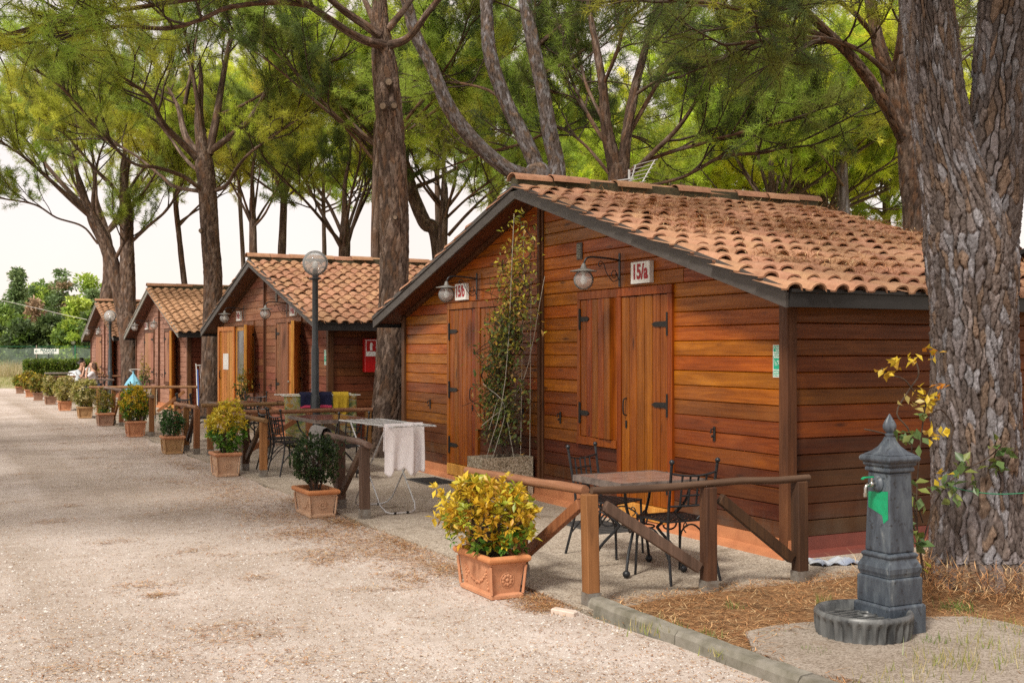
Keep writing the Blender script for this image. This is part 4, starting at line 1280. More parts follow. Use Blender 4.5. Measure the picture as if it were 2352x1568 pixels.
# T14: big rough twin pine at the right edge
b14 = Vector((6.47, 5.60, 0.03))
c14 = lambda px, py, t=7.95: P(px, py, t)
t14 = [[(b14 + Vector((0, 0, -.3)), .43), (b14 + Vector((0, 0, .02)), .385), (c14(2250, 1265), .335), (c14(2248, 1083), .29), (c14(2242, 940), .278), (c14(2236, 805), .272), (c14(2233, 695), .283), (c14(2228, 560), .305), (c14(2208, 450), .25), (c14(2172, 330), .19), (c14(2149, 205), .172), (c14(2136, 90), .168), (c14(2127, 0), .168), (c14(2118, -120), .165)],
       [(c14(2250, 640), .18), (c14(2258, 560), .22), (c14(2272, 440), .215), (c14(2287, 320), .175), (c14(2294, 205), .160), (c14(2303, 90), .164), (c14(2312, 0), .168), (c14(2325, -120), .165)]]
l14 = [LP((2105, -110, 7.95), (1900, -200, 8.5), (1650, -260, 9.2), (1400, -300, 10), r0=.09),
       LP((2335, -110, 7.95), (2200, -260, 8.6), (2000, -330, 9.6), (1800, -330, 10.6), r0=.09),
       LP((2105, -110, 7.95), (2050, -300, 7), (1900, -500, 6.4), r0=.08),
       LP((2335, -110, 7.95), (2450, -300, 8), (2600, -450, 8.6), r0=.08),
      [(c14(2118, -120), .09), (Vector((5.6, 4.6, 5.3)), .08), (Vector((4.8, 3.4, 5.9)), .06), (Vector((4.0, 2.2, 6.2)), .04), (Vector((3.2, 1.2, 6.4)), .02)],  # this limb and the next added out of view to shade the side wall
      [(c14(2325, -120), .09), (Vector((6.2, 4.4, 5.4)), .08), (Vector((5.6, 3.0, 6.0)), .06), (Vector((5.2, 1.6, 6.3)), .04)]]
tree('pine_tree', 'big rough barked pine with two stems beside the water fountain', [t14[0], t14[1]], l14, 71, DARK + OLIVE[:2], BARK_A, per=30, nlen=.16, nwid=.009, nsec=12, seclen=1.6, bare=.2,
     nseg=280, plate=(.042, .135), depth=.036, sub=44)

# pines added across the road, trunks out of view: their crowns shade the terraces
def shade_pine(label, x, y, zf, nl, L, seed, pal):
    b = Vector((x, y, 0)); f = Vector((x + .4, y + .2, zf))
    tp = [(b + Vector((0, 0, -.2)), .36), (b + Vector((.05, 0, .5)), .28), ((b + f) / 2 + Vector((.1, .1, 0)), .24), (f, .20), (f + Vector((.1, 0, .8)), .12)]
    tree('pine_tree', label, [tp], auto_limbs(f, nl, L, (8, 45), seed, .10), seed, pal, BARK_B, per=30, nlen=.2, nwid=.014, nsec=12, seclen=2.2, up=.05, bare=.15, nseg=30, sub=10)
shade_pine('pine added across the road for its shade, its boughs hanging in at the upper left', -3.4, 9.5, 5.4, 9, 6.0, 91, GREEN + OLIVE[:2])
shade_pine('farther pine added across the road for its shade', -3.8, 19.5, 5.8, 9, 5.8, 93, OLIVE + GREEN)
# ------------------------------------------------------------------ fences
M_post = [wood('fence_post_wood', (0.10, 0.04, 0.016), (0.22, 0.095, 0.035), (0.32, 0.15, 0.06), 'Z', 0.55, 0.12),
          wood('weathered_post_wood', (0.05, 0.032, 0.022), (0.11, 0.07, 0.048), (0.17, 0.11, 0.078), 'Z', 0.7, 0.15),
          wood('dark_wet_post_wood', (0.022, 0.012, 0.008), (0.055, 0.027, 0.014), (0.11, 0.055, 0.026), 'Z', 0.55, 0.15)]
M_railx = [wood('rail_wood', (0.12, 0.06, 0.03), (0.22, 0.11, 0.052), (0.30, 0.165, 0.085), 'Y', 0.6, 0.12),
           wood('weathered_rail_wood', (0.085, 0.055, 0.042), (0.17, 0.115, 0.085), (0.25, 0.18, 0.14), 'Y', 0.7, 0.12),
           wood('dark_rail_wood', (0.045, 0.025, 0.018), (0.095, 0.052, 0.034), (0.15, 0.09, 0.062), 'X', 0.6, 0.12)]
M_shoe = plain('zinc_post_shoe', (0.30, 0.29, 0.27), (0.16, 0.13, 0.10), 14, 0.6, 0.2, 0.5)

def fence(label, a, b, posts, braces=(), zr=0.735, tone=0, railtone=None, extra=(0.10, 0.10), ground=0.0, r=0.032, shoe=0.11, dz=0.0):
    """rail fence from a to b; posts: fractions; braces: (top fraction, foot fraction)"""
    a = Vector((a[0], a[1], ground)); b = Vector((b[0], b[1], ground)); d = b - a; L = d.length; u = d.normalized()
    t = thing('rail_fence', label, 'fence', a, 'low rail fences round the terraces')
    rt = tone if railtone is None else railtone
    tones = tone if isinstance(tone, (list, tuple)) else [tone] * len(posts)
    w = Vector((-u.y, u.x, 0))
    n = 7; q = []; rr = []
    for i in range(n):
        f = i / (n - 1)
        p = u * (-extra[0] + (L + extra[0] + extra[1]) * f) + w * random.gauss(0, .004) + Vector((0, 0, zr + dz * f + random.gauss(0, .004)))
        q.append(p); rr.append(r * random.uniform(.95, 1.05))
    m = MB(); m.tube(q, rr, 9); m.build('rail', M_railx[rt], t, smooth=True)
    for k, f in enumerate(posts):
        p = u * (L * f)
        tn = tones[k]
        s = .043
        m = MB()
        a_ = math.atan2(u.y, u.x)
        m.box(-s, s, -s, s, shoe + .001 - 0.0, zr + dz * f - r * .75, 0.005)
        o = m.build('post', M_post[tn], t); o.location = p; o.rotation_euler = (random.gauss(0, .008), random.gauss(0, .008), a_)
        m = MB(); m.box(-s - .004, s + .004, -s - .004, s + .004, -.03, shoe)
        o = m.build('post_shoe', M_shoe, t); o.location = p; o.rotation_euler = (0, 0, a_)
    for (f0, f1, tn) in braces:
        p0 = u * (L * f0) + Vector((0, 0, zr - .07)); p1 = u * (L * f1) + Vector((0, 0, shoe + .07))
        dd = (p1 - p0).normalized()
        m = MB(); m.beam(p0 + dd * .05, p1 - dd * .03, .045, .07, (0, 0, 1)); m.build('brace', M_post[tn], t, bevel=.004)
    return t

fence('dark low rail fence between the iron table and the fountain bed', (3.74, 6.24), (5.42, 6.20), (0.0, 0.53, 0.985), ((0.03, 0.50, 1), (0.56, 0.955, 2)), 0.735, [0, 2, 2], 2, (0.0, 0.05), shoe=.10, r=.025)
fence('brown rail fence behind the big yellow shrub', (3.74, 6.30), (3.78, 8.12), (0.52, 0.98), ((0.02, 0.49, 0),), 0.73, [0, 0], 0, (-.02, 0.06), dz=-.055)
fence('grey weathered rail fence with a towel over its end', (3.74, 10.43), (3.82, 12.35), (0.0, 0.42, 0.97), ((0.05, 0.40, 1), (0.86, 0.46, 1)), 0.73, [1, 1, 1], 1, (0.12, .05))
fence('rail fence with log end behind the tall yellow and green shrub', (3.82, 14.42), (3.80, 16.2), (0.0, 0.5, .98), ((0.05, 0.46, 2), (0.93, .54, 1)), 0.735, [0, 2, 1], 0, (0.12, .0))
fence('long crosswise rail between the second terrace and the iron table', (3.85, 16.45), (6.0, 16.40), (0.12, 0.55, .97), ((0.5, 0.14, 0), (.58, .93, 1)), 0.73, [0, 0, 0], 0, (.1, .0))
fence('crosswise rail in front of the second cabin side wall', (3.85, 17.75), (5.7, 17.7), (0.02, 0.5, .97), ((0.46, 0.05, 0),), 0.78, [0, 0, 1], 0, (.1, .0))
fence('rail fence behind the dark clipped twin shrub', (3.74, 18.05), (3.72, 19.5), (0.0, 0.5, .98), ((0.05, 0.46, 2), (.92, .55, 0)), 0.74, [0, 0, 0], 0, (0.05, .15))
fence('short rail end right of the round green and yellow shrub', (3.76, 22.1), (3.74, 24.6), (0.0, 0.5, .98), ((0.05, 0.45, 2),), 0.76, [0, 2, 2], 1, (0.15, .0))
fence('leaning rail on bent posts left of the round green and yellow shrub', (3.70, 25.3), (3.62, 27.2), (0.04, 0.5, .98), ((0.05, 0.45, 0),), 0.78, [0, 0, 2], 1, (0.1, .1))
fence('long crosswise rail beyond the round green and yellow shrub', (3.5, 28.2), (5.6, 27.4), (0.05, 0.6, .97), ((0.93, 0.63, 0),), 0.76, [0, 0, 0], 0, (.1, .1))
fence('crosswise rail behind the seated couple', (3.9, 39.2), (6.0, 39.1), (0.05, 0.5, .97), (), 0.78, [0, 0, 0], 0, (.1, .1))
fence('far rail in front of the green hedge', (3.4, 50.4), (7.4, 50.2), (0.02, 0.35, 0.68, .98), (), 0.55, [2, 2, 2, 2], 2, (.1, .1))

# ------------------------------------------------------------------ terracotta planters and shrubs
def terracotta(name, c1, c2, stain):
    m, nt, b = newmat(name)
    v = _coord(nt, (1, 1, 1)); n1 = _noise(nt, v, 6, 6, 0.7); n2 = _noise(nt, v, 28, 5, 0.7)
    col = _ramp(nt, n1, [(0.3, c2), (0.68, c1)])
    f = _ramp(nt, n2, [(0.55, (0, 0, 0)), (0.72, (.6, .6, .6))])
    col = _mix(nt, f, col, stain)
    nt.links.new(col, b.inputs['Base Color']); b.inputs['Roughness'].default_value = .85
    _bump(nt, b, n2, .3, .005)
    return m
TC = [terracotta('terracotta_clay', (0.56, 0.27, 0.145), (0.40, 0.165, 0.08), (0.30, 0.17, 0.10)),
      terracotta('limed_terracotta', (0.55, 0.37, 0.25), (0.45, 0.26, 0.155), (0.16, 0.125, 0.09)),
      terracotta('mossy_terracotta', (0.42, 0.25, 0.12), (0.30, 0.165, 0.07), (0.14, 0.12, 0.05)),
      terracotta('grey_brown_terracotta', (0.36, 0.22, 0.155), (0.27, 0.145, 0.09), (0.15, 0.11, 0.08))]
TCR = terracotta('orange_rim_terracotta', (0.60, 0.26, 0.105), (0.46, 0.165, 0.06), (0.32, 0.17, 0.09))
M_soil = plain('potting_soil', (0.05, 0.032, 0.02), (0.025, 0.016, 0.01), 40, 1, .8)

def planter(label, x, y, lx, ly, h, body, rim, group='terracotta planters along the gravel road', rz=0.0, det=True):
    t = thing('terracotta_planter', label, 'planter', (x, y, 0), group, rz)
    def rings(prof):
        vs = []; fs = []
        for (o, z) in prof:
            for sx, sy in ((-1, -1), (1, -1), (1, 1), (-1, 1)):
                vs.append((sx * (lx + o), sy * (ly + o), z))
        for i in range(len(prof) - 1):
            for k in range(4):
                l = (k + 1) % 4
                fs.append((4 * i + k, 4 * i + l, 4 * i + 4 + l, 4 * i + 4 + k))
        return vs, fs
    vs, fs = rings([(-.022, 0), (-.008, .004), (-.008, .028), (-.028, .036), (-.004, h - .065), (.004, h - .062), (.006, h - .05), (-.03, h - .05)])
    m = MB(); m.add(vs, fs); m.f.append((3, 2, 1, 0)); m.build('pot_body', body, t, bevel=.004)
    vs, fs = rings([(.003, h - .051), (.018, h - .047), (.030, h - .034), (.032, h - .016), (.022, h - .002), (.008, h), (-.012, h - .006), (-.014, h - .05)])
    m = MB(); m.add(vs, fs); m.build('rim', rim, t, smooth=False, bevel=.005)
    m = MB()
    n = 8
    g = [(-lx + .0, -ly + .0), (lx - .0, -ly), (lx, ly), (-lx, ly)]
    V = []; F = []
    for i in range(n + 1):
        for j in range(n + 1):
            V.append((-lx + .01 + (2 * lx - .02) * i / n, -ly + .01 + (2 * ly - .02) * j / n, h - .045 + random.uniform(-.006, .01)))
    for i in range(n):
        for j in range(n):
            F.append((i * (n + 1) + j, (i + 1) * (n + 1) + j, (i + 1) * (n + 1) + j + 1, i * (n + 1) + j + 1))
    m.add(V, F); m.build('soil', M_soil, t)
    if det:
        # flower rosette on the short face, garland on the long face
        def face(ax, sgn):
            m = MB()
            f = (h * .45 - .036) / (h - .10)
            off = -.028 + .024 * f
            zc = h * .44
            pos = lambda a, z, o: ((a, sgn * (ly + off + .024 * (z - zc) / (h - .1) + o), z) if ax == 'y' else (sgn * (lx + off + .024 * (z - zc) / (h - .1) + o), a, z))
            return m, pos, zc
        for sgn in (-1, 1):
            m, pos, zc = face('y', sgn)
            R = min(h * .17, .048)
            for k in range(9):
                a = 2 * math.pi * k / 9
                c = pos(math.cos(a) * R * .62, zc + math.sin(a) * R * .62, .0)
                m.sphere(c, R * .30, 6, 4, (1, .5, 1))
            m.sphere(pos(0, zc, 0), R * .30, 8, 5, (1, .7, 1))
            q = [pos(math.cos(2 * math.pi * k / 16) * R, zc + math.sin(2 * math.pi * k / 16) * R, .0) for k in range(16)]
            m.tube(q, .004, 5, closed=True)
            m.build('rosette', body, t, smooth=True)
        m, pos, zc = face('x', -1)
        for k in range(22):
            f = k / 21
            a = (f - .5) * 2 * ly * .62
            z = zc + h * .16 - h * .30 * (1 - (2 * f - 1) ** 2)
            m.sphere(pos(a + random.uniform(-.004, .004), z + random.uniform(-.006, .006), .0), random.uniform(.008, .014), 6, 4)
        for sgn in (-1, 1):
            for k in range(7):
                m.sphere(pos(sgn * ly * .64 + random.uniform(-.006, .006), zc + h * (.2 - .07 * k), 0), random.uniform(.007, .012), 6, 4)
        m.build('garland', body, t, smooth=True)
        m = MB()
        for sx in (-1, 1):
            for sy in (-1, 1):
                m.beam((sx * (lx - .012), sy * (ly - .012), .034), (sx * (lx + .003), sy * (ly + .003), h - .066), .016, .016)
        stuff(m.build('corner_moulding', body, t))
    return t

def leaf_mesh(T, D, L, Wd, cols, r_, fold=.25):
    """leaves: base T, direction D, length L, width Wd: two folded triangles each"""
    n = len(T)
    side = unit(np.cross(D, r_.normal(size=(n, 3)) * .5 + np.array((0, 0, 1.0))))
    nrm = np.cross(side, D)
    mid = T + D * (L * .5)[:, None]
    l = mid + side * (Wd * .5)[:, None] + nrm * (Wd * fold * .5)[:, None]
    r = mid - side * (Wd * .5)[:, None] + nrm * (Wd * fold * .5)[:, None]
    tip = T + D * L[:, None] - nrm * (L * .12)[:, None]
    V = np.stack([T, l, tip, r], 1).reshape(-1, 3)
    b = np.arange(n) * 4
    F = np.concatenate([np.stack([b, b + 1, b + 2], 1), np.stack([b, b + 2, b + 3], 1)])
    return V, F, np.repeat(cols, 4, 0)

def shrub(name, label, loc, centre, radii, tips, leaf, palfn, seed, group=None, cat='shrub', per=7, wratio=.5, stems=6, bare=0.25, lumps=.25, extra=(), shell=.5):
    r_ = np.random.default_rng(seed)
    t = thing(name, label, cat, loc, group)
    T, D, K = [], [], []
    c = np.array(centre); R = np.array(radii)
    sm = MB()
    ends = []
    for i in range(tips):
        d = unit(r_.normal(size=3))
        q = r_.uniform(shell, 1) ** .5
        lump = 1 + lumps * math.sin(3 * d[0] + 2.1 * seed) * math.cos(2.6 * d[1] + seed) + r_.normal(0, lumps * .35)
        p = c + d * R * q * lump
        if p[2] < c[2] - R[2] * (1 - bare * .3): continue
        ends.append((p, d))
    for e in extra: ends.append((np.array(e), unit(np.array(e) - c)))
    for p, d in ends:
        ax = unit(d * .7 + np.array((0, 0, .6)) + r_.normal(0, .3, 3))
        hf = (p[2] - (c[2] - R[2])) / (2 * R[2])
        base = np.array(palfn(hf, r_))
        for k in range(per):
            dd = unit(ax * r_.uniform(.1, .9) + r_.normal(0, .75, 3))
            T.append(p + dd * leaf * .12); D.append(dd); K.append(base * r_.uniform(.75, 1.25))
    T = np.array(T); D = np.array(D); K = np.array(K)
    L = leaf * r_.uniform(.6, 1.2, len(T)); W_ = L * wratio * r_.uniform(.8, 1.2, len(T))
    v, f, k = leaf_mesh(T, D, L, W_, K, r_)
    np_mesh('foliage', v, f, M_leaf, k, t)
    for i in range(stems):
        a = 2 * math.pi * i / stems + r_.uniform(-.3, .3)
        e = c + np.array((math.cos(a) * R[0] * .55, math.sin(a) * R[1] * .55, R[2] * r_.uniform(-.4, .3)))
        b = np.array((math.cos(a) * .03, math.sin(a) * .03, -.02))
        mdl = (b + e) / 2 + np.array((math.cos(a), math.sin(a), 0)) * R[0] * .06
        sm.tube([b, mdl, e], [.009, .007, .004], 5)
        for j in range(4):
            pe, _ = ends[int(r_.integers(0, len(ends)))]
            sm.tube([mdl + (e - mdl) * .5 * r_.random(), (mdl + pe) / 2 + r_.normal(0, .02, 3), pe], [.005, .004, .002], 4)
    stuff(sm.build('stems', M_twig, t))
    return t

def mixpal(groups):
    """groups: [(height limit, [colours])]"""
    def f(h, r_):
        for lim, cs in groups:
            if h + r_.normal(0, .07) < lim: return cs[int(r_.integers(0, len(cs)))]
        cs = groups[-1][1]
        return cs[int(r_.integers(0, len(cs)))]
    return f
YEL = [(0.614, 0.415, 0.032), (0.668, 0.491, 0.045), (0.542, 0.302, 0.023), (0.542, 0.472, 0.041), (0.452, 0.245, 0.027), (0.361, 0.415, 0.041)]
YEL2 = [(0.66, 0.52, 0.04), (0.62, 0.46, 0.035), (0.52, 0.46, 0.04), (0.70, 0.55, 0.07)]
GRN = [(0.10, 0.26, 0.03), (0.14, 0.32, 0.035), (0.08, 0.20, 0.025), (0.20, 0.34, 0.04)]
DGR = [(0.030, 0.065, 0.018), (0.045, 0.085, 0.022), (0.025, 0.05, 0.018), (0.07, 0.12, 0.035)]
CRM = [(0.52, 0.46, 0.20), (0.42, 0.40, 0.12), (0.60, 0.54, 0.28), (0.28, 0.30, 0.07), (0.36, 0.30, 0.08)]
MIX = [(0.32, 0.28, 0.05), (0.24, 0.24, 0.045), (0.40, 0.30, 0.05), (0.14, 0.18, 0.035), (0.30, 0.20, 0.05)]
SG = 'potted shrubs along the gravel road'

planter('big orange terracotta planter under the large yellow shrub by the table', 3.385, 6.95, .125, .255, .285, TC[0], TCR)
shrub('potted_shrub', 'large golden yellow shrub with orange tinged leaves in the nearest planter', (3.385, 6.95, .24), (-.0, .03, .275), (.28, .34, .235), 330, .060,
      mixpal([(.17, GRN), (2, YEL + YEL[:2] + [(0.30, 0.36, 0.04)])]), 3, SG, per=9, wratio=.5, stems=9, extra=[(-.2, .38, .36), (-.22, .42, .42), (-.2, .36, .22), (.1, -.05, .53), (-.28, .30, .24), (-.18, .40, .30)])
planter('pale limed terracotta planter with an orange rim beside the weathered rail fence', 3.44, 11.02, .135, .25, .27, TC[1], TCR)
shrub('potted_shrub', 'dark green small leaved box shrub, ragged on its right side', (3.44, 11.02, .23), (.0, .06, .31), (.21, .27, .26), 700, .026, mixpal([(2, DGR)]), 4, SG, per=9, wratio=.6, stems=10, extra=[(.2, -.2, .45), (.22, -.22, .38), (.23, -.22, .5)])
planter('whitish terracotta planter with flower relief under the tall two coloured shrub', 3.47, 14.98, .145, .17, .31, TC[1], TC[0])
shrub('potted_shrub', 'tall shrub with bright yellow top and fresh green base', (3.47, 14.98, .27), (.0, .0, .35), (.24, .25, .33), 400, .055, mixpal([(.44, GRN), (2, YEL2)]), 6, SG, per=7, stems=8, lumps=.24)
planter('brown terracotta planter under the dark clipped twin shrub', 3.47, 18.55, .14, .16, .285, TC[2], TC[0])
shrub('potted_shrub', 'small dark green shrub clipped into two round heads', (3.47, 18.55, .25), (.0, .0, .24), (.20, .24, .20), 420, .034, mixpal([(2, [(0.045, 0.12, 0.03), (0.07, 0.16, 0.035), (0.03, 0.08, 0.02)])]), 7, SG, per=8, stems=6, lumps=.35)
planter('brown terracotta planter under the round green and yellow shrub', 3.53, 22.5, .15, .17, .30, TC[0], TC[0])
shrub('potted_shrub', 'round shrub of mixed green and yellow leaves by the short rail end', (3.53, 22.5, .26), (.0, .05, .35), (.28, .30, .32), 420, .06, mixpal([(.35, GRN + MIX[:2]), (2, YEL2[:2] + GRN[:2] + YEL[:2])]), 8, SG, per=7, stems=8, lumps=.22)
planter('low brown terracotta planter under the sparse small shrub', 3.46, 26.05, .15, .17, .28, TC[3], TC[0])
shrub('potted_shrub', 'sparse thin shrub with yellowish twigs between two fuller shrubs', (3.46, 26.05, .24), (.0, .0, .26), (.17, .17, .25), 190, .05, mixpal([(.2, GRN), (2, MIX)]), 9, SG, per=6, stems=7, lumps=.3)
planter('mossy terracotta planter under the biggest cream leaved shrub', 3.42, 29.2, .15, .17, .28, TC[2], TC[2])
shrub('potted_shrub', 'biggest cream variegated shrub of the far planters', (3.42, 29.2, .26), (.0, .0, .35), (.30, .32, .33), 480, .07, mixpal([(2, CRM)]), 10, SG, per=7, stems=8, lumps=.1)
planter('reddish terracotta planter under the second cream leaved shrub', 3.36, 33.0, .15, .15, .27, TC[0], TC[0])
shrub('potted_shrub', 'cream variegated shrub just left of the biggest one', (3.36, 33.0, .25), (.0, .0, .33), (.28, .32, .31), 420, .075, mixpal([(2, CRM)]), 12, SG, per=7, stems=8, lumps=.1)
planter('grey terracotta planter under the loose brownish shrub', 3.36, 36.9, .15, .15, .27, TC[3], TC[3])
shrub('potted_shrub', 'loose shrub with cream and brownish leaves in a grey planter', (3.36, 36.9, .25), (.0, .0, .28), (.24, .28, .27), 300, .075, mixpal([(2, CRM[:3] + MIX)]), 13, SG, per=7, stems=8, lumps=.25)
planter('grey terracotta planter almost hidden under a drooping brownish shrub', 3.27, 40.0, .15, .15, .27, TC[3], TC[3], det=False)
shrub('potted_shrub', 'drooping brownish green shrub before the far table', (3.27, 40.0, .25), (.0, .0, .28), (.26, .30, .27), 280, .08, mixpal([(2, MIX)]), 14, SG, per=7, stems=6, lumps=.25)
planter('red brown terracotta planter, last but one of the row', 3.27, 43.2, .15, .15, .27, TC[0], TC[0], det=False)
shrub('potted_shrub', 'golden topped shrub, last but one of the row', (3.27, 43.2, .25), (.0, .0, .31), (.29, .32, .31), 330, .09, mixpal([(.4, MIX), (2, YEL2[:2] + MIX)]), 15, SG, per=7, stems=6, lumps=.15)
planter('small farthest terracotta planter at the end of the row', 3.20, 46.9, .15, .15, .27, TC[3], TC[0], det=False)
shrub('potted_shrub', 'farthest yellow green shrub in front of the hedge end', (3.20, 46.9, .25), (.0, .0, .22), (.22, .26, .21), 220, .09, mixpal([(2, GRN[:2] + MIX + YEL2[:1])]), 16, SG, per=7, stems=6, lumps=.15)

# ------------------------------------------------------------------ iron chairs and tables
def make_chair():
    t = thing('iron_chair', '-', 'chair', (0, 0, 0), 'black wrought iron terrace chairs')
    for s in (-1, 1):
        m = MB(); m.tube(smooth_path([(s * .215, -.27, 0), (s * .19, -.20, .30), (s * .185, -.19, .44), (s * .19, -.215, .62), (s * .20, -.255, .86)], 4), .011, 7)
        m.sphere((s * .20, -.257, .878), .020, 10, 6); m.build('leg', M_iron, t, smooth=True)
        m = MB(); m.tube([(s * .19, .20, .44), (s * .195, .205, .2), (s * .20, .215, 0)], .010, 7); m.build('leg', M_iron, t, smooth=True)
        m = MB(); m.tube(smooth_path([(s * .205, -.235, .16), (s * .19, -.08, .33), (s * .19, .05, .37), (s * .195, .18, .30), (s * .2, .207, .14)], 4), .007, 6)
        m.build('stretcher', M_iron, t, smooth=True)
        m = MB()
        sp = []
        for k in range(16):
            a = -1.6 + k * .33; r = .045 - .002 * k
            sp.append((s * .19, .12 + r * math.cos(a) * .8, .385 - .04 + r * math.sin(a)))
        m.tube(sp, .005, 5); m.build('scroll', M_iron, t, smooth=True)
    yb = lambda z: -.195 - .06 * max(0, (z - .48) / .4)
    m = MB()
    rail = lambda z, w, dip: m.tube([(-w + 2 * w * k / 8, yb(z) - .018 * (1 - (2 * k / 8 - 1) ** 2), z - dip * (1 - (2 * k / 8 - 1) ** 2)) for k in range(9)], .0085, 6)
    rail(.795, .198, .022); rail(.555, .19, 0)
    for x in (-.105, -.035, .035, .105):
        m.tube([(x, yb(.78) - .014, .775), (x, yb(.56) - .014, .555)], .008, 6)
    for z in (.70, .63): m.tube([(-.105, yb(z) - .014, z), (.105, yb(z) - .014, z)], .008, 6)
    for s in (-1, 1):
        m.tube(smooth_path([(s * .105, yb(.555) - .012, .555), (s * .13, yb(.5), .51), (s * .09, yb(.46), .475), (s * .06, yb(.45), .45)], 4), .007, 6)
    m.build('backrest', M_iron, t, smooth=True)
    m = MB()
    m.box(-.195, .195, -.20, -.182, .435, .449); m.box(-.195, .195, .194, .212, .435, .449); m.box(-.197, -.179, -.181, .193, .435, .449); m.box(.179, .197, -.181, .193, .435, .449)
    for k in range(7):
        x = -.15 + .05 * k; m.box(x - .012, x + .012, -.181, .193, .4405, .4455)
    for k in range(7):
        y = -.145 + .05 * k; m.box(-.178, .178, y - .011, y + .011, .4462, .4500)
    m.build('seat', M_iron, t)
    return t
CH0 = make_chair()
CH0.scale = (.96, .96, .955)
first_chair = [True]
def chair(label, x, y, face):
    """face: angle of the direction the sitter looks in, degrees from +X"""
    rz = rad(face - 90)
    if first_chair[0]:
        first_chair[0] = False
        CH0.location = (x, y, .02); CH0.rotation_euler = (0, 0, rz); CH0['label'] = label
        return CH0
    return copy_thing(CH0, label, (x, y, .02), rz)
M_top = plain('brown_tile_tabletop', (0.30, 0.215, 0.185), (0.19, 0.125, 0.10), 10, 0.16, 0.03)
M_edge = plain('worn_table_edge', (0.20, 0.16, 0.14), (0.07, 0.055, 0.05), 16, 0.4, 0.1)
M_top2 = plain('red_brown_tabletop', (0.17, 0.065, 0.042), (0.10, 0.035, 0.024), 8, 0.2, 0.03)

def table(label, x, y, hx, hy, z=.70, top=None, cells=(2, 2)):
    t = thing('iron_table', label, 'table', (x, y, .02), 'dark iron legged terrace tables')
    m = MB()
    m.box(-hx, hx, -hy, -hy + .018, z - .045, z); m.box(-hx, hx, hy - .018, hy, z - .045, z)
    m.box(-hx, -hx + .018, -hy + .0181, hy - .0181, z - .045, z); m.box(hx - .018, hx, -hy + .0181, hy - .0181, z - .045, z)
    m.build('table_edge', M_edge, t)
    cx, cy = cells
    for i in range(cx):
        for j in range(cy):
            a = -hx + .020 + (2 * hx - .04) * i / cx; b = -hx + .020 + (2 * hx - .04) * (i + 1) / cx
            c = -hy + .020 + (2 * hy - .04) * j / cy; d = -hy + .020 + (2 * hy - .04) * (j + 1) / cy
            m = MB(); m.box(a + .0012, b - .0012, c + .0012, d - .0012, z - .03, z - .002 + random.uniform(-.0006, .0006)); m.build('tabletop', top or M_top, t)
    for sx in (-1, 1):
        for sy in (-1, 1):
            m = MB()
            ex, ey = hx * .78, hy * .78
            m.tube(smooth_path([(sx * ex, sy * ey, z - .046), (sx * ex * .86, sy * ey * .86, z * .72), (sx * ex * .42, sy * ey * .42, z * .50), (sx * ex * .40, sy * ey * .40, z * .44), (sx * ex * .72, sy * ey * .72, z * .24), (sx * ex * .86, sy * ey * .86, .05)], 5), .011, 7)
            m.sphere((sx * ex * .87, sy * ey * .87, .028), .028, 10, 7)
            sp = []
            for k in range(18):
                a = 2.4 - k * .30; r = .075 - .0032 * k
                q = ex * .55 + r * math.cos(a)
                sp.append((sx * q, sy * q * hy / hx, z * .50 + r * math.sin(a)))
            m.tube(sp, .007, 5)
            m.build('leg', M_iron, t, smooth=True)
    m = MB(); m.tube([(hx * .34 * math.cos(2 * math.pi * k / 20), hy * .34 * math.sin(2 * math.pi * k / 20), z * .47) for k in range(20)], .007, 5, closed=True)
    m.build('ring_stretcher', M_iron, t, smooth=True)
    return t

table('small square brown tiled iron table at the near cabin', 4.64, 7.08, .36, .33, .68, M_top, (2, 2))
chair('iron chair with its back to the front rail, nearest to the fountain', 4.72, 6.74, 90)
chair('iron chair beyond the small square table, by the shutter', 4.80, 7.76, 295)
table('long red brown iron table beside the street lamp', 4.75, 14.65, .37, .62, .72, M_top2, (1, 2))
chair('iron chair at the head of the long table, behind the towel rail', 4.66, 13.62, 90)
chair('near one of two iron chairs on the road side of the long table', 4.23, 14.55, 8)
chair('far one of two iron chairs on the road side of the long table', 4.25, 15.2, 2)
table('red brown iron table at the second cabin, behind the tall two coloured shrub', 4.75, 19.4, .40, .62, .72, M_top2, (1, 2))
chair('iron chair at the second cabin table, its back toward the tall two coloured shrub', 4.62, 18.55, 88)
chair('iron chair standing at the open orange door of the second cabin', 5.3, 20.6, 250)
chair('iron chair beside the small leafy plant of the second cabin', 5.35, 19.0, 185)
chair('front chair of a folded together pair by the second cabin rail', 4.18, 20.3, 25)
chair('rear chair of a folded together pair by the second cabin rail', 4.26, 20.62, 25)
table('iron table beside the light blue cloth', 4.7, 29.6, .36, .5, .72, M_top2, (1, 2))
chair('iron chair in front of the light blue cloth', 4.55, 28.75, 90)
table('pale topped table where the couple sits', 4.62, 36.6, .42, .62, .74, M_top, (1, 2))
chair('iron chair with its back to the road in front of the couple', 4.4, 35.55, 90)
chair('iron chair at the right end of the couple\'s table', 5.25, 36.4, 190)
table('empty far table in front of the hedge', 4.6, 47.4, .45, .62, .74, M_top, (1, 2))

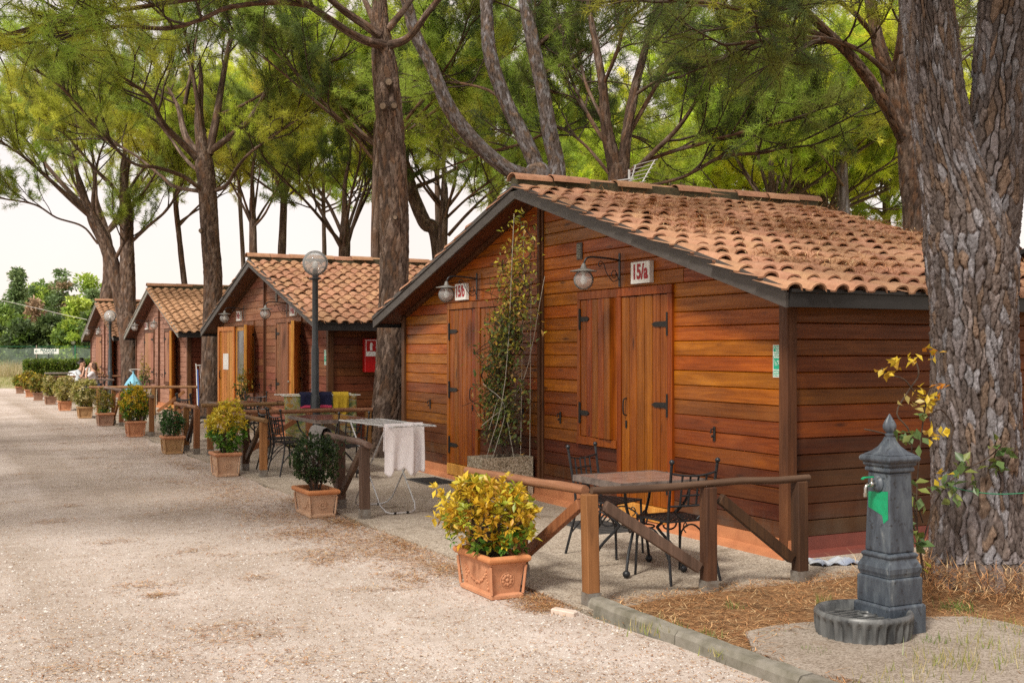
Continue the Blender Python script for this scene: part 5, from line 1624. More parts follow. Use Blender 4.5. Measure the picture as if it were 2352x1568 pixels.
# ------------------------------------------------------------------ wall lamps and number signs
def wall_lamp(label, y, zc, arm=.40):
    t = thing('wall_lamp', label, 'lamp', (XW - .032, y, zc), 'wrought iron wall lamps on the cabin gables')
    m = MB(); m.box(-.012, .0, -.014, .014, -.16, .16, .002); m.build('wall_plate', M_iron, t)
    m = MB(); m.tube(smooth_path([(-.012, 0, .09), (-.15, 0, .105), (-arm + .08, 0, .11), (-arm + .02, 0, .085), (-arm, 0, .02)], 5), .0095, 7); m.build('arm', M_iron, t, smooth=True)
    m = MB()
    q = [(-.013, 0, -.10)]
    for k in range(15):
        a = -1.2 + k * .42; r = .045 - .0025 * k
        q.append((-.06 + r * math.cos(a + 2.6), 0, -.05 + r * math.sin(a + 2.6)))
    m.tube(q, .0045, 5)
    q = smooth_path([(-.02, 0, -.09), (-.08, 0, -.11), (-.15, 0, -.03), (-.18, 0, .05), (-.215, 0, .075), (-.24, 0, .05), (-.225, 0, .025), (-.205, 0, .04)], 4)
    m.tube(q, .0045, 5); m.build('scroll', M_iron, t, smooth=True)
    m = MB(); m.lathe([(.012, .06), (.02, .045), (.028, .02), (.03, .012), (.125, -.012), (.128, -.018), (.03, .0)], 24, (-arm, 0, -.01)); m.build('lamp_shade', M_shade, t, smooth=True)
    m = MB(); m.lathe([(.028, -.005), (.03, -.035), (.022, -.045)], 12, (-arm, 0, -.005)); m.build('lamp_holder', M_steel, t, smooth=True)
    m = MB(); m.sphere((-arm, 0, -.105), .095, 24, 14); m.build('globe', M_glass, t, smooth=True)
    m = MB(); m.lathe([(.001, -.148), (.02, -.142), (.03, -.122), (.03, -.105), (.018, -.075), (.014, -.05), (.001, -.049)], 14, (-arm, 0, 0)); m.build('bulb', M_bulb, t, smooth=True)
    return t

def number_sign(label, text, y, zc, xs=1.0, w=.31, h=.20, d=.05):
    t = thing('number_sign', label, 'sign', (XW - .002, y, zc), 'white number signs on the cabin gables')
    m = MB(); m.box(-d, -.0, -w / 2, w / 2, -h / 2, h / 2, .004); m.build('sign_box', M_white, t)
    lettering(text, .19, M_red_letter, t, (-d - .002, 0, -.0), ROT_MINUS_X, .0008, .0065, xs=xs)
    return t

for yc, num in zip(YC, ('15', '14', '13', '12')):
    wh = {'15': 'near cabin', '14': 'faded second cabin', '13': 'bleached third cabin', '12': 'last cabin'}[num]
    wall_lamp('wall lamp over the right door of the %s' % wh, yc - 1.62, 2.38)
    wall_lamp('wall lamp over the left door of the %s' % wh, yc + 1.55, 2.38)
    number_sign('white box sign reading %s/a on the %s' % (num, wh), num + '/a', yc - 1.99, 2.335, .80)
    number_sign('white box sign reading %s/b on the %s' % (num, wh), num + '/b', yc + 2.0, 2.335, .80)

# vents, notices, fire box
M_ventg = plain('pale_vent_grille', (0.42, 0.42, 0.36), (0.3, 0.3, 0.26), 10, .6)
for yc, wh in ((YC[0], 'near cabin'), (YC[1], 'second cabin')):
    t = thing('wall_vent', 'small slatted vent under the gable of the %s' % wh, 'vent', (XW - .001, yc - .82, 2.62))
    m = MB(); m.box(-.012, 0, -.055, .055, -.085, .085, .003); m.build('vent_frame', M_fascia, t)
    for k in range(9):
        m = MB(); m.beam((-.018, -.038, -.065 + k * .016), (-.018, .038, -.065 + k * .016), .010, .004, (.5, 0, 1)); m.build('slat', M_ventg, t)
M_notice = plain('green_notice_print', (0.0, 0.34, 0.20), (0.0, 0.30, 0.17), 6, .4)
def notice(label, y, z, full=True):
    t = thing('green_notice', label, 'notice', (XW - .002, y, z), 'green notices at the cabin corners')
    m = MB(); m.box(-.004, 0, -.07, .07, -.125, .125); m.build('notice_board', M_white, t)
    m = MB(); m.box(-.0052, -.0041, -.064, .064, -.118, .119); m.build('green_print', M_notice, t)
    if full:
        for k, s in enumerate(('IL TAVOLO E', 'LE SEDIE', 'SONO AD USO', 'ESCLUSIVO DEI', 'BUNGALOW')):
            lettering(s, .0185, M_white, t, (-.006, 0, .104 - k * .0185), ROT_MINUS_X, .0003, .0006)
        for k, s in enumerate(('TABLE AND CHAIRS', 'ARE FOR THE USE', 'OF BUNGALOWS')):
            lettering(s, .0165, M_white, t, (-.006, 0, -.070 - k * .019), ROT_MINUS_X, .0003, .0006, xs=.85)
        m = MB()
        x = -.0062
        m.beam((x, -.022, .002), (x, .022, .002), .0008, .004); m.beam((x, -.012, .0), (x, .012, -.03), .0008, .003); m.beam((x, .012, .0), (x, -.012, -.03), .0008, .003)
        for s in (-1, 1):
            m.beam((x, s * .046, .012), (x, s * .040, -.035), .0008, .003); m.beam((x, s * .042, -.013), (x, s * .024, -.013), .0008, .003); m.beam((x, s * .024, -.013), (x, s * .028, -.035), .0008, .003)
        m.build('pictogram', M_white, t)
    return t
notice('green notice with white lines and a table pictogram at the corner of the near cabin', 7.03, 1.535)
notice('small green notice at the corner of the faded second cabin', YC[1] - 3.78, 1.50)
M_firebox = plain('red_fire_box', (0.42, 0.008, 0.008), (0.36, 0.006, 0.006), 6, .35)
t = thing('fire_cabinet', 'red fire extinguisher box with a pictogram on the side wall of the second cabin', 'fire box', (XW + .74, YC[1] - 3.96, 1.54))
m = MB(); m.box(-.17, .17, -.13, 0, -.28, .27, .01); m.build('box_body', M_firebox, t)
m = MB(); m.box(-.155, .03, -.134, -.131, -.02, .25); m.build('pictogram_frame', M_white, t)
m = MB(); m.box(-.145, .02, -.137, -.1345, .06, .24); m.build('pictogram_field', M_firebox, t)
m = MB(); m.box(-.085, -.045, -.140, -.1375, .075, .185); m.box(-.075, -.055, -.140, -.1375, .1855, .205); m.beam((-.055, -.139, .20), (-.03, -.139, .16), .003, .008); m.build('extinguisher_symbol', M_white, t)

# ------------------------------------------------------------------ street lamps
M_pole = plain('dark_grey_pole_paint', (0.05, 0.058, 0.066), (0.035, 0.04, 0.045), 8, .4, .05)
def street_lamp(label, x, y, zg, r=.19):
    t = thing('street_lamp', label, 'street lamp', (x, y, .02), 'globe street lamps')
    m = MB(); m.lathe([(.075, 0), (.075, .9), (.068, .92), (.058, .94), (.056, 1.62), (.046, 1.68), (.044, zg - .26), (.05, zg - .25), (.09, zg - .235), (.09, zg - .22), (.04, zg - .215)], 16); m.build('pole', M_pole, t, smooth=True)
    m = MB(); m.lathe([(.045, zg - .215), (.04, zg - .1), (.028, zg - .09)], 12); m.build('lamp_holder', M_pole, t, smooth=True)
    m = MB(); m.sphere((0, 0, zg), r, 32, 20); m.build('globe', M_frost, t, smooth=True)
    m = MB(); m.sphere((0, 0, zg - .03), .045, 12, 8, (1, 1, 1.5)); m.build('bulb', M_bulb, t, smooth=True)
    return t
street_lamp('tall street lamp with a clear globe in front of the second cabin', 5.22, 16.74, 2.90)
street_lamp('street lamp with a clear globe in front of the last cabin', 5.36, 39.15, 2.70)
street_lamp('distant small street lamp beyond the hedge', *(G(168, 852)[:2]), 2.2, .17)

# ------------------------------------------------------------------ cast iron fountain
FX, FY = 4.83, 4.79
t = thing('water_fountain', 'dark cast iron drinking fountain with a green handled tap and round basin', 'fountain', (FX - .02, FY, .055))
t.scale = (.91, .91, 1.03)
m = MB(); m.lathe([(.150, -.03), (.150, .15), (.138, .16)], square=True); m.lathe([(.136, .161), (.136, .295), (.130, .303)], square=True)
m.build('plinth', M_cast, t, bevel=.006)
m = MB(); m.lathe([(.126, .304), (.128, .315), (.134, .33), (.134, .355), (.124, .375), (.114, .392), (.112, .402), (.120, .41), (.120, .422), (.104, .432)], square=True); m.build('base_moulding', M_cast, t, bevel=.004)
m = MB(); m.lathe([(.103, .433), (.090, .86)], square=True); m.build('pillar', M_cast, t, bevel=.008)
m = MB(); m.lathe([(.092, .861), (.104, .868), (.104, .883), (.098, .888), (.112, .90), (.112, .912), (.126, .922), (.130, .935), (.124, .948), (.112, .955)], square=True)
m.lathe([(.111, .956), (.075, .975), (.048, 1.0), (.030, 1.03), (.024, 1.05)], square=True)
m.build('cap', M_cast, t, bevel=.004)
m = MB(); m.lathe([(.022, 1.049), (.028, 1.058), (.028, 1.066), (.018, 1.072)], 16)
vs, fs = [], []
prof = [(.019, 1.073), (.030, 1.083), (.037, 1.10), (.036, 1.115), (.027, 1.135), (.014, 1.155), (.002, 1.175)]
N = 24
for (r, z) in prof:
    for k in range(N):
        a = 2 * math.pi * k / N; rr = r * (1 + .10 * math.cos(a * 8))
        vs.append((rr * math.cos(a), rr * math.sin(a), z))
for i in range(len(prof) - 1):
    for k in range(N):
        l = (k + 1) % N; fs.append((i * N + k, i * N + l, i * N + N + l, i * N + N + k))
m.add(vs, fs); m.build('finial', M_cast, t, smooth=True)
# tap on the road side
m = MB(); m.lathe([(.045, 0), (.045, .008), (.036, .016), (.030, .022), (.018, .026)], 20); m.xform(Matrix.Translation((-.0935, 0, .80)) @ Matrix.Rotation(rad(-90), 4, 'Y')); rose = m.build('tap_rose', M_cast, t, smooth=True)
m = MB(); m.tube([(-.10, 0, .80), (-.150, 0, .80)], .011, 10); m.sphere((-.146, 0, .80), .017, 10, 7); m.tube(smooth_path([(-.146, 0, .80), (-.178, 0, .798), (-.196, 0, .785), (-.198, 0, .755)], 4), .010, 8); m.tube([(-.198, 0, .756), (-.198, 0, .735)], .013, 8); m.tube([(-.146, 0, .81), (-.146, 0, .835)], .007, 8)
tap = m.build('tap', M_chrome, t, smooth=True)
m = MB(); m.box(-.205, -.135, -.010, .010, .835, .842, .002); m.beam((-.205, 0, .8385), (-.225, 0, .830), .018, .006); m.build('tap_handle', M_green_paint, tap)
m = MB(); px_ = lambda z: -(.103 - .013 * (z - .433) / .427) - .0015
pts = [(-.080, .752), (.080, .764), (.082, .68), (.086, .615), (.050, .59), (.038, .632), (-.01, .648), (-.078, .668)]
pl = [(px_(z), -y, z) for y, z in pts] + [(px_(z) + .003, -y, z) for y, z in pts]
n = len(pts); m.add(pl, [tuple(range(n)), tuple(reversed(range(n, 2 * n)))] + [(i, n + i, n + (i + 1) % n, (i + 1) % n) for i in range(n)])
m.build('torn_green_sticker', M_green_paint, t)
# basin: fluted bowl on the road side
cx = -.215
vs, fs = [], []
N = 180
prof = [(.268, -.03, .2), (.268, .006, .6), (.270, .03, 1), (.276, .08, 1), (.284, .098, .4), (.292, .112, 0), (.290, .126, 0), (.278, .136, 0), (.262, .134, 0), (.252, .122, 0), (.240, .06, 0), (.10, .035, 0), (.001, .03, 0)]
for (r, z, fl) in prof:
    for k in range(N):
        a = 2 * math.pi * k / N; rr = r + fl * .016 * math.cos(a * 30)
        vs.append((cx + rr * math.cos(a), rr * math.sin(a), z))
for i in range(len(prof) - 1):
    for k in range(N):
        l = (k + 1) % N; fs.append((i * N + k, i * N + l, i * N + N + l, i * N + N + k))
M_basin = plain('worn_cast_iron_basin', (0.17, 0.175, 0.175), (0.022, 0.025, 0.028), 12, 0.42, 0.1, detail=8, stretch=(1, 1, .25))
m = MB(); m.add(vs, fs); bas = m.build('basin', M_basin, t, smooth=True)
for k in range(7):
    y = -.15 + .05 * k; hw = math.sqrt(.235 ** 2 - y * y)
    m = MB(); m.box(cx - hw, min(cx + hw, -.140), y - .008, y + .008, .098, .106); m.build('grate_bar', M_basin, bas)
for x in (cx - .12, cx, cx + .07):
    hw = math.sqrt(.235 ** 2 - (x - cx) ** 2)
    m = MB(); m.box(x - .008, x + .008, -hw, hw, .0885, .0975); m.build('grate_bar', M_basin, bas)
m = MB(); m.tube([(cx + .03 + .05 * math.cos(2 * math.pi * k / 20), .05 * math.sin(2 * math.pi * k / 20), .104) for k in range(20)], .010, 6, closed=True); m.build('grate_ring', M_basin, bas, smooth=True)

# ------------------------------------------------------------------ drying racks, cloths
def cloth(name, label, cat, a, b, drop_f, drop_b, side, mat, seed, folds=5, amp=.02, group=None, bar=.012, flare=.0, parent=None, hem=0.0):
    """cloth hung over the line a-b; side: unit vector towards the front"""
    r_ = random.Random(seed)
    a = Vector(a); b = Vector(b); s = Vector(side).normalized()
    nu, nf, nb_ = 30, 18, 10
    ph = [r_.uniform(0, 6.28) for _ in range(4)]
    V, F = [], []
    rows = []
    for k in range(nf, 0, -1): rows.append(('f', k / nf))
    for k in range(5): rows.append(('t', k / 4))
    for k in range(1, nb_ + 1): rows.append(('b', k / nb_))
    for (w, q) in rows:
        for i in range(nu + 1):
            u = i / nu
            p = a + (b - a) * u
            if w == 't':
                an = math.pi * q
                o = s * (bar * math.cos(an)) + Vector((0, 0, bar * math.sin(an) * 1.1))
            else:
                L = drop_f if w == 'f' else drop_b
                L *= 1 + .06 * math.sin(u * 7 + ph[0]) + .04 * math.sin(u * 17 + ph[1])
                sg = 1 if w == 'f' else -1
                wav = amp * q * (math.sin(u * folds * 6.28 + ph[2] + q * .8) + .5 * math.sin(u * folds * 11 + ph[3] + q * 2))
                o = s * (sg * bar + wav + sg * amp * .8) + Vector((0, 0, -q * L)) + (b - a) * (flare * q * (u - .5))
            V.append(p + o)
    n = nu + 1
    for r in range(len(rows) - 1):
        for i in range(nu):
            F.append((r * n + i, r * n + i + 1, (r + 1) * n + i + 1, (r + 1) * n + i))
    m = MB(); m.add(V, F)
    o = m.build(name, mat, parent, smooth=True, solid=.004)
    if label: tag(o, label, cat, group)
    return o

def rack(label, x, y, rz, hx, hy, z, mat, feet=.33, wires=7, legmat=None, group=None):
    t = thing('drying_rack', label, 'drying rack', (x, y, .02), group, rz)
    m = MB(); r = .0085
    m.tube([(-hx, -hy, z), (hx, -hy, z), (hx, hy, z), (-hx, hy, z)], r, 8, closed=True)
    for s in (-1, 1):
        m.tube([(s * hx, -hy - .05, z + .0), (s * hx, -hy + .02, z)], r, 8); m.tube([(s * hx, hy - .02, z), (s * hx, hy + .05, z)], r, 8)
    m.tube([(-hx, 0, z - .012), (hx, 0, z - .012)], r * .8, 6); m.tube([(-hx, -hy * .5, z - .012), (hx, -hy * .5, z - .012)], r * .8, 6); m.tube([(-hx, hy * .5, z - .012), (hx, hy * .5, z - .012)], r * .8, 6)
    m.build('frame', mat, t, smooth=True)
    m = MB()
    for k in range(wires):
        xx = -hx + 2 * hx * (k + 1) / (wires + 1); m.tube([(xx, -hy, z + .006), (xx, hy, z + .006)], .0035, 5)
    m.build('wires', mat, t)
    for s in (-1, 1):
        m = MB(); w = hx * (.92 if s > 0 else .85); yb, yt = s * feet, -s * hy * .72
        q = [(-w, yt, z - .015), (-w, yb * .8, .14), (-w, yb, .03)]
        pts = [Vector((-w, yt, z - .012)), Vector((-w, yb - (yb - yt) * .10, .085)), Vector((-w + .03, yb - (yb - yt) * .02, .03)), Vector((-w + .08, yb, .012)), Vector((w - .08, yb, .012)), Vector((w - .03, yb - (yb - yt) * .02, .03)), Vector((w, yb - (yb - yt) * .10, .085)), Vector((w, yt, z - .012))]
        m.tube(pts, .0085, 8); m.build('leg_frame', legmat or mat, t, smooth=True)
        for xx in (-w + .12, w - .12):
            m = MB(); m.tube([(xx - .012, yb, .012), (xx + .012, yb, .012)], .0125, 8); m.build('foot_clip', M_dark_iron, t)
    return t
M_linen = plain('white_linen', (0.80, 0.77, 0.78), (0.74, 0.71, 0.73), 12, .9, .05)
M_towel = plain('grey_towel', (0.20, 0.185, 0.18), (0.15, 0.14, 0.135), 90, 1, .3)
rack('white wire drying rack with pale linen on it, in front of the near cabin', 4.13, 10.9, rad(4), .22, .62, .87, M_steel, .36)
cloth('linen_cloth', 'white linen cloth hanging over the near drying rack, left one', 'cloth', (3.91, 10.36, .905), (4.20, 10.34, .905), .45, .25, (-.1, -1, 0), M_linen, 1, 1.6, .018, 'white cloths on the near drying rack')
cloth('linen_cloth', 'white linen cloth hanging behind on the right end of the near drying rack', 'cloth', (4.14, 10.44, .905), (4.33, 10.42, .905), .47, .25, (.1, -1, 0), M_linen, 5, 1.3, .025, 'white cloths on the near drying rack')
cloth('grey_towel', 'dark grey towel thrown over the end of the weathered rail', 'towel', (3.79, 11.75, .742), (3.815, 12.25, .742), .40, .42, (-1, 0.05, 0), M_towel, 3, 1.6, .012, None, .055)
M_navy = plain('navy_cloth', (0.012, 0.014, 0.055), (0.008, 0.01, 0.04), 20, .9)
M_pink = plain('pink_hem', (0.55, 0.05, 0.12), (0.5, 0.04, 0.1), 20, .8)
M_ylw = plain('yellow_cloth', (0.62, 0.42, 0.03), (0.5, 0.33, 0.02), 12, .9)
def print_cloth():
    m, nt, b = newmat('leaf_print_cloth'); v = _coord(nt, (1, 1, 1)); n = _noise(nt, v, 6, 2, .5, 1.5)
    nt.links.new(_ramp(nt, n, [(.36, (0.11, 0.18, 0.09)), (.44, (0.38, 0.34, 0.09)), (.53, (0.36, 0.34, 0.26)), (.6, (0.42, 0.25, 0.04)), (.68, (0.33, 0.16, 0.08))]), b.inputs['Base Color']); b.inputs['Roughness'].default_value = .9
    return m
M_print = print_cloth()
M_gwire = plain('green_rack_tube', (0.02, 0.22, 0.11), (0.015, 0.18, 0.09), 8, .4)
rack('drying rack with colourful beach cloths beside the pine with sawn stubs', 5.35, 17.05, rad(86), .28, .55, .92, M_white, .36, 6, M_gwire)
cloth('beach_cloth', 'leaf printed beach cloth on the drying rack by the pine', 'cloth', (4.78, 16.84, .945), (5.88, 16.79, .945), .72, .3, (0, -1, 0), M_print, 8, 3, .02)
cloth('navy_shirt', 'navy garment with pink hem on the colourful drying rack', 'garment', (5.0, 16.80, .962), (5.48, 16.78, .962), .20, .15, (0, -1, 0), M_navy, 9, 2, .012, None, .03)
cloth('pink_hem', None, '', (5.0, 16.765, .775), (5.48, 16.745, .775), .02, .02, (0, -1, 0), M_pink, 9, 2, .004, None, .02, parent=bpy.data.objects['navy_shirt'])
cloth('yellow_cloth', 'yellow cloth on the right of the navy garment', 'cloth', (5.50, 16.77, .958), (5.74, 16.75, .958), .30, .15, (0, -1, 0), M_ylw, 10, 2, .015, None, .03)
# folded rack leaning on the third cabin
t = thing('folded_drying_rack', 'folded blue and white drying rack leaning against the side of the third cabin', 'drying rack', (XW + .45, YC[2] - 4.02, .02))
M_blue = plain('blue_rack_tube', (0.05, 0.12, 0.40), (0.04, 0.1, 0.33), 8, .4)
m = MB(); lean = lambda y, z: (0, -.26 + .2 * z / 1.25, z)
m.tube(smooth_path([(-.29, -.30, 0), (-.29, -.12, 1.16), (-.26, -.11, 1.22), (.26, -.11, 1.22), (.29, -.12, 1.16), (.29, -.30, 0)], 3), .012, 8); m.build('frame', M_white, t, smooth=True)
m = MB(); m.tube([(-.265, -.33, 0), (-.265, -.155, 1.12)], .015, 8); m.build('leg_frame', M_blue, t, smooth=True)
for k in range(6):
    m = MB(); x = -.2 + .08 * k; m.tube([(x, -.29, .05), (x, -.115, 1.2)], .004, 5); m.build('wire', M_white, t)
# second little rack tube at the second cabin table (white and blue bars)
M_lblue = plain('light_blue_cloth', (0.22, 0.50, 0.66), (0.16, 0.40, 0.56), 5, .8, .0)
t = thing('draped_blue_cloth', 'light blue cloth gathered to a peak, hung at the third cabin', 'cloth', (4.8, 30.9, .02))
t.scale = (.55, .55, .77)
vs, fs = [], []
N = 28
prof = [(.42, .62), (.42, .86), (.30, 1.02), (.13, 1.20), (.04, 1.29), (.025, 1.33), (.06, 1.37)]
for i, (r, z) in enumerate(prof):
    for k in range(N):
        a = 2 * math.pi * k / N; rr = r * (1 + .10 * math.cos(a * 7) * (1 if i < 5 else .2)); vs.append((rr * math.cos(a), rr * math.sin(a), z - (.04 * math.cos(a * 7) if i == 0 else 0)))
for i in range(len(prof) - 1):
    for k in range(N):
        l = (k + 1) % N; fs.append((i * N + k, i * N + l, i * N + N + l, i * N + N + k))
m = MB(); m.add(vs, fs); m.build('cloth', M_lblue, t, smooth=True, solid=.004)
m = MB(); m.tube([(0, 0, 0), (0, 0, 1.34)], .015, 8); m.build('pole', M_white, t)
m = MB(); m.tube(smooth_path([(0, 0, 1.33), (-.18, 0, 1.42), (.15, .0, 1.44), (.3, 0, 1.42)], 3), .012, 6); m.build('knot_tail', M_white, t, smooth=True)

# ------------------------------------------------------------------ trough with the climber, mats, small things
M_trough = speckle('washed_pebble_concrete', [(0.0, (0.14, 0.12, 0.085)), (0.35, (0.38, 0.325, 0.24)), (0.75, (0.56, 0.50, 0.39)), (1.0, (0.68, 0.63, 0.54))], 95, None, bump=.5)
def trough(label, x0, x1, y0, y1, h):
    t = thing('concrete_trough', label, 'planter', ((x0 + x1) / 2, (y0 + y1) / 2, .02), 'pebbled concrete troughs at the gable posts')
    a, b = (x1 - x0) / 2, (y1 - y0) / 2
    m = MB()
    vs = [(sx * a, sy * b, z) for z in (0.0, h) for sx, sy in ((-1, -1), (1, -1), (1, 1), (-1, 1))] + [(sx * (a - .05), sy * (b - .05), z) for z in (h, h - .1) for sx, sy in ((-1, -1), (1, -1), (1, 1), (-1, 1))]
    fs = [(3, 2, 1, 0)] + [(k, (k + 1) % 4, 4 + (k + 1) % 4, 4 + k) for k in range(4)] + [(4 + k, 4 + (k + 1) % 4, 8 + (k + 1) % 4, 8 + k) for k in range(4)] + [(8 + k, 8 + (k + 1) % 4, 12 + (k + 1) % 4, 12 + k) for k in range(4)]
    m.add(vs, fs); m.build('trough_body', M_trough, t)
    m = MB(); m.box(-a + .05, a - .05, -b + .05, b - .05, h - .12, h - .05); m.build('soil', M_soil, t)
    return t
trough('pebbled concrete trough holding the tall climber at the near cabin', 5.25, 5.86, 11.0, 11.37, .455)
trough('pebbled concrete trough at the gable post of the second cabin', 5.25, 5.86, 22.3, 22.66, .455)
trough('pebbled concrete trough at the gable post of the third cabin', 5.25, 5.86, 33.6, 33.96, .5)

M_string = plain('string', (0.5, 0.46, 0.4), (0.4, 0.37, 0.3), 9, .9)
def climber():
    r_ = np.random.default_rng(77)
    t = thing('climbing_plant', 'tall jasmine like climber on white strings up the gable of the near cabin', 'climber', (5.55, 11.15, .42))
    strings = [[(5.45, 11.30, .46), (5.55, 11.05, 1.3), (5.62, 10.98, 3.08)], [(5.50, 11.25, .46), (5.62, 11.2, 1.0), (5.50, 11.5, 1.25)], [(5.75, 11.08, .46), (5.76, 11.02, 3.0)], [(5.82, 11.0, .46), (5.83, 10.99, 2.4)],
               [(5.40, 11.32, .80), (5.75, 11.05, 1.25), (5.84, 10.7, 2.4)], [(5.68, 11.1, .46), (5.60, 11.25, 1.1), (5.5, 11.35, .75)]]
    o = np.array((5.55, 11.15, .42))
    m = MB()
    for q in strings: m.tube([np.array(p) - o for p in smooth_path(q, 4)], .0035, 5)
    m.build('string', M_string, t)
    m = MB(); T, D, K = [], [], []
    stems = []
    for k in range(17):
        y = 11.15 + r_.normal(0, .12); x = 5.6 + r_.normal(0, .08)
        top = r_.uniform(1.4, 3.05); q = [np.array((x, y, .40))]
        z = .40
        while z < top:
            z += .17
            yy = 11.44 - .17 * z + r_.normal(0, .22) + (.14 if z < 1.6 else 0)
            q.append(np.array((5.66 + .04 * math.sin(z * 3) + r_.normal(0, .05), yy, z)))
        q = smooth_path(q, 2); stems.append(q)
        m.tube([p - o for p in q], .008 if k < 3 else .005, 5)
    pal = [(0.055, 0.085, 0.022), (0.08, 0.11, 0.028), (0.16, 0.16, 0.035), (0.05, 0.07, 0.022), (0.20, 0.12, 0.035)]
    palt = [(0.30, 0.30, 0.03), (0.40, 0.36, 0.04), (0.24, 0.20, 0.04), (0.16, 0.18, 0.03), (0.34, 0.22, 0.04)]
    for q in stems:
        for p in q[3:]:
            if r_.random() < .15: continue
            nl = int(r_.integers(6, 13) * (1.1 if p[2] < 1.5 else 1.4))
            for h in range(nl):
                d = unit(r_.normal(size=3) + np.array((-.5, 0, -.15)))
                b = p + r_.normal(0, .075, 3) * np.array((.6, 1.2, 1))
                b[0] = min(b[0], 5.83)
                pc = palt if p[2] + r_.normal(0, .35) > 2.1 else pal
                T.append(b); D.append(d); K.append(np.array(pc[int(r_.integers(0, 5))]) * r_.uniform(1.2, 2.6))
            if r_.random() < .5:
                e = p + r_.normal(0, .16, 3); e[0] = min(e[0], 5.82); m.tube([p - o, (p + e) / 2 - o + r_.normal(0, .02, 3), e - o], .003, 4)
    stuff(m.build('stems', M_twig, t))
    T = np.array(T); D = np.array(D); K = np.array(K); L = r_.uniform(.035, .078, len(T))
    v, f, k = leaf_mesh(T - o, D, L, L * .5, K, r_)
    np_mesh('foliage', v, f, M_leaf, k, t)
climber()
for (px_, py_, z0, lab, sd) in ((5.55, 22.45, .45, 'small young climber in the trough of the second cabin', 81), (5.55, 33.75, .5, 'leafy young climber in the trough of the third cabin', 82), (5.45, 43.6, .3, 'leafy bush at the gable post of the last cabin', 83)):
    shrub('young_climber', lab, (px_, py_, z0), (0, .0, .42), (.16, .28, .46), 70 if sd != 83 else 160, .075, mixpal([(.5, DGR + GRN[:1]), (2, MIX)]), sd, None, 'plant', 5, .45, 5, lumps=.4, shell=.1)

M_mat = plain('dark_rubber_mat', (0.06, 0.058, 0.058), (0.03, 0.03, 0.03), 60, .9, .4)
def mat_(label, x, y, a, b):
    t = thing('door_mat', label, 'door mat', (x, y, .021), 'dark door mats')
    m = MB(); m.box(-a, a, -b, b, 0, .010, .003); m.build('mat_base', M_mat, t)
    for k in range(9):
        m = MB(); yy = -b + .04 + (2 * b - .08) * k / 8; m.box(-a + .03, a - .03, yy - .012, yy + .012, .0101, .016); m.build('rib', M_mat, t)
mat_('dark rubber mat in front of the left door of the near cabin', 5.52, 13.0, .20, .33)
mat_('dark patterned mat in front of the right door of the near cabin', 5.45, 8.95, .22, .36)
# rag at the corner
r_ = np.random.default_rng(4)
n = 16; V, F = [], []
for i in range(n + 1):
    for j in range(n + 1):
        u, v = i / n, j / n
        V.append((-.22 + .44 * u + .02 * math.sin(v * 9), -.10 + .2 * v + .03 * math.sin(u * 7), .028 + .018 * math.sin(u * 11 + v * 4) * math.sin(v * 6) + .012 * math.sin(u * 23)))
for i in range(n):
    for j in range(n): F.append((i * (n + 1) + j, (i + 1) * (n + 1) + j, (i + 1) * (n + 1) + j + 1, i * (n + 1) + j + 1))
m = MB(); m.add(V, F); M_rag = plain('grey_blue_rag_cloth', (0.50, 0.52, 0.54), (0.16, 0.20, 0.30), 5, .95)
o = m.build('crumpled_rag', M_rag, None, smooth=True, solid=.006); o.location = (6.10, 6.62, .01); tag(o, 'crumpled grey and blue rag on the ground at the cabin corner', 'rag')
m = MB(); m.box(-.085, .085, -.03, .03, 0, .035, .006); o = m.build('broken_brick', plain('pale_broken_brick', (0.6, 0.52, 0.46), (0.5, 0.4, 0.33), 14, .9, .3)); o.location = (3.50, 6.16, -.004); o.rotation_euler = (.03, .02, rad(-62)); tag(o, 'pale piece of brick lying on the gravel by the kerb end', 'brick')

# aerial on the far slope of the near roof
t = thing('roof_aerial', 'silver television aerial lying behind the ridge of the near cabin', 'aerial', (7.25, 11.25, 3.40))
m = MB(); m.tube([(0, 0, -.25), (0, 0, .30)], .014, 8); m.build('mast', M_steel, t)
m = MB(); m.tube([(-.55, .10, .10), (.05, -.02, .20)], .009, 6); m.build('boom', M_steel, t)
for k in range(7):
    m = MB(); f = k / 6; c = Vector((-.5 + .5 * f, .09 - .1 * f, .11 + .08 * f)); m.tube([c + Vector((.05, .16, .02)), c - Vector((.05, .16, .02))], .005, 5); m.build('element', M_steel, t)
m = MB(); m.tube([(.06, -.12, .08), (.22, -.20, .40)], .008, 6); m.tube([(.06, .12, .08), (.22, .20, .40)], .008, 6)
for k in range(7):
    f = k / 6; m.tube([(.06 + .16 * f, -.2 - .05 * f, .10 + .30 * f), (.06 + .16 * f, .2 + .05 * f, .10 + .30 * f)], .0045, 5)
m.build('reflector', M_steel, t)
# ------------------------------------------------------------------ people, car, far things
M_skin = plain('skin', (0.50, 0.29, 0.20), (0.44, 0.24, 0.16), 8, .55)
M_hair = plain('dark_hair', (0.025, 0.016, 0.012), (0.015, 0.01, 0.008), 30, .5)
M_hair2 = plain('brown_hair', (0.10, 0.045, 0.022), (0.05, 0.024, 0.013), 25, .5)
M_shirtp = plain('pale_grey_blue_shirt', (0.52, 0.56, 0.60), (0.44, 0.48, 0.52), 6, .9)
M_shirtw = plain('lilac_white_shirt', (0.66, 0.64, 0.68), (0.58, 0.56, 0.6), 6, .9)
M_jeans = plain('blue_jeans', (0.05, 0.07, 0.13), (0.035, 0.05, 0.10), 20, .9)

